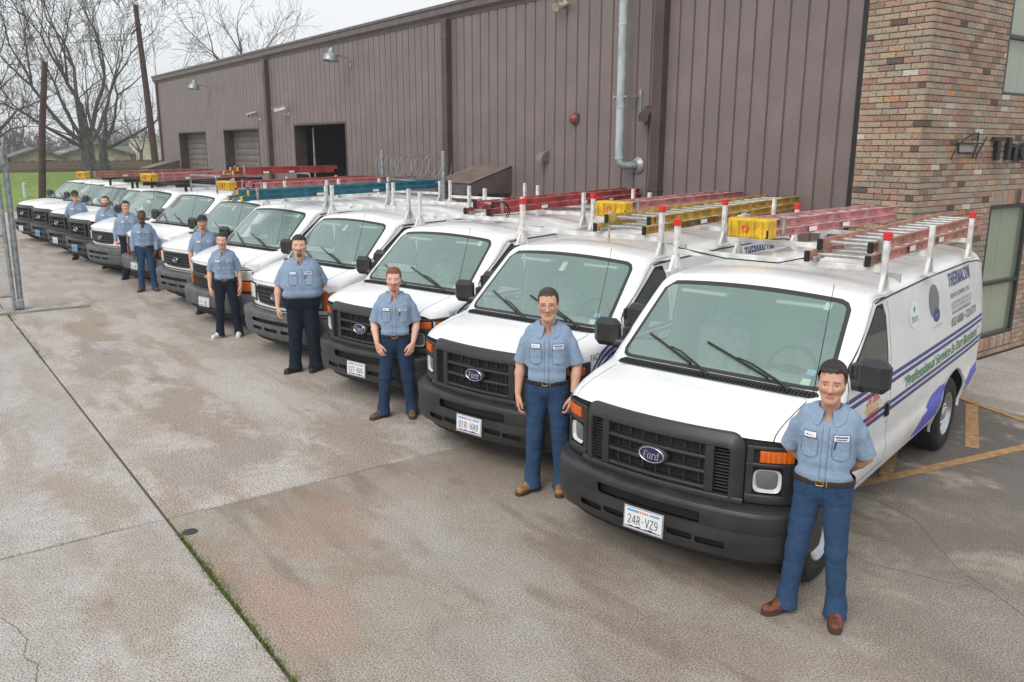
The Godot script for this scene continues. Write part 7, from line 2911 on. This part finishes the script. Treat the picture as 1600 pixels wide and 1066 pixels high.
	out.append(["trousers", tr2, q.trousers])
	var ring := func(y: float, n: int) -> PackedVector3Array:
		var o := PackedVector3Array()
		for k in n:
			var a := TAU * k / n
			var dirr := Vector3(sin(a), 0, cos(a))
			o.append(tf.meet(Vector3(0, y, fat * 0.1) + dirr * (0.27 + fat * 0.35), -dirr))
		return o
	var r1: PackedVector3Array = ring.call(0.998, 48)
	rows = []
	for w in [[-0.019, 0.002], [-0.017, 0.007], [0.017, 0.007], [0.019, 0.002]]:
		var row := PackedVector3Array()
		for k in 48:
			var a := TAU * k / 48
			row.append(r1[k] + Vector3(sin(a), 0, cos(a)) * w[1] + Vector3(0, w[0] - 0.004 * cos(a), 0))
		rows.append(row)
	var belt := G.new()
	belt.grid(rows, false, true, true)
	out.append(["belt", belt, q.get("belt", "belt_black")])
	if q.get("buckle", true):
		var bg := G.new()
		var c := r1[0] + Vector3(-0.012, -0.004, 0.010)
		bg.box(c + Vector3(-0.022, 0, 0), Vector3(0.006, 0.040, 0.006), 0.002)
		bg.box(c + Vector3(0.022, 0, 0), Vector3(0.006, 0.040, 0.006), 0.002)
		bg.box(c + Vector3(0, 0.018, 0), Vector3(0.044, 0.006, 0.006), 0.002)
		bg.box(c + Vector3(0, -0.018, 0), Vector3(0.044, 0.006, 0.006), 0.002)
		bg.box(c + Vector3(0.042, 0, 0), Vector3(0.007, 0.042, 0.005), 0.002)
		out.append(["buckle", bg, "brass"])
	# front fly and pocket seams of the trousers
	var seam := G.new()
	for sd in [-1.0, 1.0]:
		var sp := PackedVector3Array()
		for k in 7:
			var u := k / 6.0
			var x: float = sd * (0.085 + fat * 0.3 + 0.06 * u)
			var y := 0.972 - 0.075 * sin(u * PI * 0.5)
			var m := tf.meet(Vector3(x, y, 0.21 + fat * 0.4), Vector3(0, 0, -1))
			sp.append(m + Vector3(0, 0, 0.0015))
		seam.tube(sp, [0.0028], 5)
	var fly := PackedVector3Array()
	for k in 7:
		var m := tf.meet(Vector3(0.012, 0.972 - k * 0.022, 0.21 + fat * 0.4), Vector3(0, 0, -1))
		fly.append(m + Vector3(0, 0, 0.001))
	seam.tube(fly, [0.0026], 5)
	out.append(["trouser_seams", seam, q.trousers])
	# --- shoes
	for i in 2:
		var fr := Transform3D(Basis(Vector3.UP, deg_to_rad(feet[i][2])), Vector3(ankles[i].x, 0, ankles[i].z))
		var shf := Field.new(Vector3(-0.075, -0.01, -0.11), Vector3(0.075, 0.16, 0.25), maxf(cell * 0.7, 0.007))
		shf.cap(Vector3(0, 0.055, -0.045), Vector3(0, 0.048, 0.06), 0.042, 0.040, 0.03, Vector3(0.92, 1, 1))
		shf.cap(Vector3(0, 0.045, 0.05), Vector3(0.0, 0.038, 0.165), 0.046, 0.040, 0.03, Vector3(1.05, 0.80, 1))
		shf.cap(Vector3(0, 0.13, -0.01), Vector3(0, 0.075, 0.03), 0.050, 0.050, 0.03)
		var shoe := G.new()
		shf.mesh_into(shoe, fr)
		shoe.renormal()
		out.append(["shoe", shoe, q.shoes])
		var so := G.new()
		var outl := PackedVector2Array()
		for k in 28:
			var a := TAU * k / 28
			var z := 0.062 + 0.150 * cos(a)
			var wv := 0.040 + 0.011 * smoothstep(0.0, 0.13, z)
			outl.append(Vector2(wv * signf(sin(a)) * pow(absf(sin(a)), 0.62), z))
		so.prism(outl, 0.0, 0.026)
		var so2 := G.new()
		so2.join(so, fr * Transform3D(Basis(Vector3(1, 0, 0), Vector3(0, 0, 1), Vector3(0, -1, 0)), Vector3(0, 0.027, 0)))
		out.append(["shoe_sole", so2, q.get("sole", "sole")])
	# --- hair or cap
	var hm: String = q.hair_mat
	var hair_h: float = q.get("hair_high", 0.012)
	if hm:
		var hrf := Field.new(Vector3(-0.115, -0.10, -0.145), Vector3(0.115, 0.155, 0.12), q.head_cell * 1.15)
		var w: float = q.get("wide", 1.0)
		hrf.cap(Vector3(0, 0.035, -0.024), Vector3(0, 0.034, -0.004), 0.0945 + hair_h * 0.55, 0.0905 + hair_h * 0.55, 0.02, Vector3(0.835 * w, 0.995, 1.0))
		hrf.cap(Vector3(0, 0.058 + hair_h * 0.5, 0.030), Vector3(0, 0.075 + hair_h * 0.5, -0.02), 0.055, 0.060, 0.03, Vector3(1.12 * w, 0.9, 0.95))
		if q.get("fringe", false):
			hrf.cap(Vector3(-0.045, 0.084, 0.068), Vector3(0.02, 0.098, 0.052), 0.018, 0.022, 0.02)
			hrf.cap(Vector3(-0.066, 0.060, 0.048), Vector3(-0.045, 0.085, 0.062), 0.014, 0.018, 0.02)
			hrf.cap(Vector3(0.066, 0.050, 0.045), Vector3(0.035, 0.095, 0.055), 0.013, 0.018, 0.02)
		var hn := FastNoiseLite.new()
		hn.seed = q.seed + 9
		hn.frequency = 1.0
		hn.fractal_octaves = 2
		hrf.crumple(hn, 0.0035, 130.0, 45.0, 45.0)
		var hg := G.new()
		hrf.mesh_into(hg)
		hg.renormal()
		var line: float = q.get("hairline", 0.072)
		hg = hg.split(func(p: Vector3, _u: Vector2) -> float:
			# keep what is above the hairline: forehead, temples, round the ears, nape
			var ax := absf(p.x)
			var edge: float = line + 0.06 * maxf(0.0, ax - 0.02)
			if p.z < 0.052:
				edge = lerpf(edge, 0.020, smoothstep(0.052, 0.036, p.z))
			if p.z <= 0.03 and p.z > -0.035:
				edge = lerpf(-0.020 if p.z > 0.008 else 0.020, -0.05, smoothstep(-0.012, -0.035, p.z))
			elif p.z <= -0.035:
				edge = -0.062
			return edge - p.y + 0.004 * sin(p.x * 160.0))[0]
		var placed := G.new()
		placed.join(hg, look)
		out.append(["hair", placed, hm])
	if q.get("cap", false):
		var cf := Field.new(Vector3(-0.115, -0.02, -0.14), Vector3(0.115, 0.17, 0.13), q.head_cell * 1.2)
		cf.cap(Vector3(0, 0.045, -0.020), Vector3(0, 0.043, 0.004), 0.104, 0.100, 0.02, Vector3(0.86, 0.98, 1.0))
		var cg := G.new()
		cf.mesh_into(cg)
		cg.renormal()
		cg = cg.split(func(p: Vector3, _u: Vector2) -> float: return 0.040 + p.z * 0.22 - p.y)[0]
		var cr := []
		for i in 13:
			var a := lerpf(-1.05, 1.05, i / 12.0)
			var row := PackedVector3Array()
			for k in 5:
				var r := lerpf(0.092, 0.165, k / 4.0 * (0.35 + 0.65 * cos(a)))
				row.append(Vector3(sin(a) * r * 0.88, 0.060 - 0.10 * pow(absf(a) * 0.42, 2.0) - 0.12 * (r - 0.092), cos(a) * r))
			cr.append(row)
		cg.grid(cr)
		var placed := G.new()
		placed.join(cg, look)
		out.append(["cap", placed, "cap_dark"])
	if q.get("glasses", "") != "":
		var gg := G.new()
		for sd in [-1.0, 1.0]:
			var pts := PackedVector3Array()
			for k in 17:
				var a := TAU * k / 16.0
				pts.append(look * Vector3(sd * 0.034 + 0.024 * signf(cos(a)) * pow(absf(cos(a)), 0.7), -0.002 + 0.016 * signf(sin(a)) * pow(absf(sin(a)), 0.7), 0.101 - 0.25 * absf(sd * 0.034 + 0.024 * cos(a)) * 0.3))
			gg.tube(pts, [0.0014], 5, false)
			gg.rod(look * Vector3(sd * 0.058, 0.004, 0.095), look * Vector3(sd * 0.080, 0.006, 0.0), 0.0015, 5)
			if q.glasses == "dark":
				gg.disc(pts.slice(0, 16))
		gg.rod(look * Vector3(-0.010, 0.002, 0.100), look * Vector3(0.010, 0.002, 0.100), 0.0015, 5)
		out.append(["spectacles", gg, "spectacle" if q.glasses != "dark" else "belt_black"])
	if q.get("watch", false):
		var a: Array = arms[1.0]
		var dirr: Vector3 = (a[2] - a[1]).normalized()
		var wg := G.new()
		wg.lathe([[0.028, -0.011], [0.0315, -0.010], [0.0315, 0.010], [0.028, 0.011]], 18, Transform3D(Basis(dirr.cross(Vector3.FORWARD).normalized(), dirr, dirr.cross(Vector3.FORWARD).normalized().cross(dirr)), a[2] - dirr * 0.015))
		wg.box(a[2] - dirr * 0.015 + Vector3(0.022, 0, 0.022), Vector3(0.022, 0.024, 0.022), 0.006)
		out.append(["watch", wg, "belt_brown"])
	for o in out:
		var g: G = o[1]
		for i in g.p.size():
			g.p[i] *= s
	return out

var crew := []
var crew_shapes := []

func _shape_job(i: int) -> void:
	crew_shapes[i] = person_shapes(crew[i])

func people() -> void:
	var pale := Color(0.64, 0.385, 0.29)
	var tan := Color(0.56, 0.325, 0.235)
	var red := Color(0.68, 0.40, 0.32)
	var brown := Color(0.30, 0.155, 0.095)
	var deep := Color(0.11, 0.055, 0.036)
	var feet := [[-0.135, 0.0, -22.0], [0.135, 0.0, 16.0]]
	crew = [
		{"at": [-2.86, -4.62], "yaw": 27.0, "h": 1.735, "tone": tan, "hair_mat": "hair_brown", "hair_color": Color(0.035, 0.022, 0.015), "fringe": true, "hair_high": 0.018, "hairline": 0.080, "beard": 0.12, "arm_r": "behind", "arm_l": "behind", "feet": [[-0.165, 0.03, -38.0], [0.150, 0.02, 6.0]], "trousers": "denim", "shoes": "boot_brown", "belt": "belt_brown", "pen": true, "turn": 0.02, "nod": 0.06, "cell": 0.011, "head_cell": 0.0036, "hand_cell": 0.005,
			"label": "man with dark swept hair, hands behind his back, in front of the nearest van"},
		{"at": [-5.53, -4.49], "yaw": 47.0, "h": 1.845, "tone": tan, "hair_mat": "hair_grey_brown", "hair_color": Color(0.07, 0.05, 0.04), "hair_high": 0.012, "hairline": 0.084, "beard": 0.1, "arm_r": "side", "arm_l": "thigh", "feet": [[-0.12, 0.02, -34.0], [0.13, -0.01, -2.0]], "trousers": "denim", "shoes": "boot_tan", "glasses": "clear", "watch": true, "nod": 0.05, "cell": 0.011, "head_cell": 0.004, "hand_cell": 0.005, "tilt": 0.03,
			"label": "tall man with glasses, wrist watch, jeans and tan boots between two vans"},
		{"at": [-8.22, -4.45], "yaw": 58.0, "h": 1.72, "tone": red, "hair_mat": "hair_ginger", "hair_color": Color(0.26, 0.10, 0.04), "hair_high": 0.012, "hairline": 0.074, "beard": 0.25, "goatee": 0.75, "arm_r": "front", "arm_l": "front", "feet": [[-0.17, 0.02, -42.0], [0.165, -0.02, 4.0]], "trousers": "denim_dark", "shoes": "boot_drab", "belt": "belt_black", "fat": 0.02, "pen": true, "cell": 0.012, "head_cell": 0.0045, "hand_cell": 0.005, "nod": 0.04,
			"label": "red-haired man with a small red beard, dark jeans and drab boots"},
		{"at": [-10.75, -4.40], "yaw": 66.0, "h": 1.87, "tone": pale, "hair_mat": "hair_brown", "hair_color": Color(0.04, 0.026, 0.02), "hair_high": 0.014, "hairline": 0.074, "goatee": 0.85, "beard": 0.12, "arm_r": "side", "arm_l": "behind", "feet": [[-0.13, 0.02, -40.0], [0.13, 0.0, -18.0]], "trousers": "navy_trousers", "shoes": "shoe_black", "fat": 0.13, "wide": 1.08, "jaw": 1.08, "buckle": false, "pen": true, "cell": 0.013, "head_cell": 0.005, "hand_cell": 0.006, "nod": 0.03,
			"label": "heavy-set man with a dark goatee, navy trousers and black shoes"},
		{"at": [-13.50, -4.24], "yaw": 70.0, "h": 1.69, "tone": pale, "hair_mat": "hair_black", "hair_color": Color(0.02, 0.015, 0.012), "hair_high": 0.008, "hairline": 0.076, "beard": 0.2, "arm_r": "side", "arm_l": "side", "feet": [[-0.14, 0.02, -40.0], [0.16, -0.02, -2.0]], "trousers": "navy_trousers", "shoes": "shoe_white", "sole": "sole_white", "tilt": -0.10, "turn": -0.12, "nod": 0.08, "cell": 0.014, "head_cell": 0.005, "hand_cell": 0.006,
			"label": "smiling man in navy trousers and white trainers"},
		{"at": [-15.77, -4.62], "yaw": 74.0, "h": 1.80, "tone": tan, "hair_mat": "hair_black", "hair_color": Color(0.02, 0.015, 0.012), "cap": true, "goatee": 0.6, "beard": 0.15, "arm_r": "side", "arm_l": "behind", "feet": feet, "trousers": "navy_trousers", "shoes": "shoe_black", "cell": 0.016, "head_cell": 0.006, "hand_cell": 0.008,
			"label": "man in a dark cap showing behind a white bonnet, arms at his sides"},
		{"at": [-18.95, -4.31], "yaw": 76.0, "h": 1.71, "tone": deep, "hair_mat": "hair_black", "hair_color": Color(0.01, 0.008, 0.007), "hair_high": 0.002, "hairline": 0.082, "arm_r": "side", "arm_l": "thigh", "long": true, "feet": feet, "trousers": "denim", "shoes": "boot_brown", "cell": 0.016, "head_cell": 0.006, "hand_cell": 0.008,
			"label": "dark-skinned man in a long-sleeved shirt and jeans"},
		{"at": [-20.97, -4.44], "yaw": 78.0, "h": 1.80, "tone": tan, "hair_mat": "hair_black", "hair_color": Color(0.02, 0.015, 0.012), "hair_high": 0.014, "arm_r": "side", "arm_l": "behind", "long": true, "tee": true, "pen": true, "fat": 0.05, "feet": feet, "trousers": "navy_trousers", "shoes": "shoe_black", "cell": 0.017, "head_cell": 0.006, "hand_cell": 0.008,
			"label": "man with a white undershirt at his open collar and long sleeves"},
		{"at": [-23.2, -4.45], "yaw": 79.0, "h": 1.80, "tone": pale, "hair_mat": "hair_brown", "hair_color": Color(0.05, 0.03, 0.02), "hair_high": 0.010, "hairline": 0.082, "beard": 0.75, "goatee": 0.8, "arm_r": "side", "arm_l": "side", "feet": feet, "trousers": "navy_trousers", "shoes": "shoe_black", "cell": 0.018, "head_cell": 0.007, "hand_cell": 0.009, "turn": -0.2,
			"label": "bearded man showing only above a white bonnet near the far end"},
		{"at": [-25.5, -4.15], "yaw": 80.0, "h": 1.85, "tone": tan, "hair_mat": "hair_black", "hair_color": Color(0.02, 0.015, 0.012), "cap": true, "glasses": "dark", "arm_r": "behind", "arm_l": "behind", "feet": feet, "trousers": "navy_trousers", "shoes": "shoe_black", "cell": 0.018, "head_cell": 0.007, "hand_cell": 0.009,
			"label": "man in cap and dark glasses at the far end, hands behind his back"}]
	for i in crew.size():
		crew[i].seed = 400 + i * 7
	crew_shapes.resize(crew.size())
	var job := WorkerThreadPool.add_group_task(_shape_job, crew.size(), 4, true)
	WorkerThreadPool.wait_for_group_task_completion(job)
	for i in crew.size():
		var q: Dictionary = crew[i]
		var o := base("person", q.label, "person", Vector3(q.at[0], 0.0, q.at[1]), deg_to_rad(q.yaw), "crew in light blue work shirts")
		var body: MeshInstance3D = null
		for part in crew_shapes[i]:
			var g: G = part[1]
			if g.p.size() == 0 or g.ix.size() == 0:
				continue
			put(part[0], g, M[part[2]], o)
	crew_shapes.clear()

func details() -> void:
	# a coil of rope hanging on the red ladder's front end, and the strap across the nearest van's roof
	var t := frame_of(3)
	var o := base("rope_loop", "thin dark rope looped round the red ladder's front end", "rope", Vector3.ZERO)
	o.transform = t
	var g := G.new()
	var pts := PackedVector3Array()
	for k in 40:
		var a := TAU * k / 20.0
		pts.append(Vector3(0.33 + 0.02 * sin(a * 0.5), 2.20 + 0.13 * cos(a), -1.50 + 0.20 * sin(a)))
	g.tube(pts, [0.007], 6)
	put("loop", g, M.black, o)
	o = base("tie_strap", "thin strap tied from the roof rack to the ladder across the nearest van's roof", "strap", Vector3.ZERO)
	o.transform = frame_of(1)
	g = G.new()
	g.tube(PackedVector3Array([Vector3(-0.90, 2.16, -1.12), Vector3(-0.40, 2.11, -1.06), Vector3(0.10, 2.12, -1.0), Vector3(0.36, 2.19, -1.0)]), [0.006], 6)
	put("strap", g, M.black, o)
	o = base("tie_strap", "pale tie rope hanging from the yellow ladder's front rung on the second van", "strap", Vector3.ZERO)
	o.transform = frame_of(2)
	g = G.new()
	g.tube(PackedVector3Array([Vector3(-0.88, 2.14, -1.14), Vector3(-0.4, 2.13, -1.12), Vector3(0.18, 2.18, -1.10)]), [0.010], 6)
	g.tube(PackedVector3Array([Vector3(0.34, 2.22, -1.02), Vector3(0.36, 2.12, -0.99), Vector3(0.35, 2.07, -1.0)]), [0.012], 6)
	put("strap", g, M.lamp_cream, o)
	# a flat drain cover in the joint crossing
	o = base("drain_cover", "small dark round cover set beside the slab joint crossing", "cover", Vector3(-6.57, 0.0, -1.63))
	g = G.new()
	g.lathe([[0.0, 0.006], [0.055, 0.006], [0.06, 0.003], [0.06, -0.01]], 20)
	put("disc", g, M.wire_black, o)
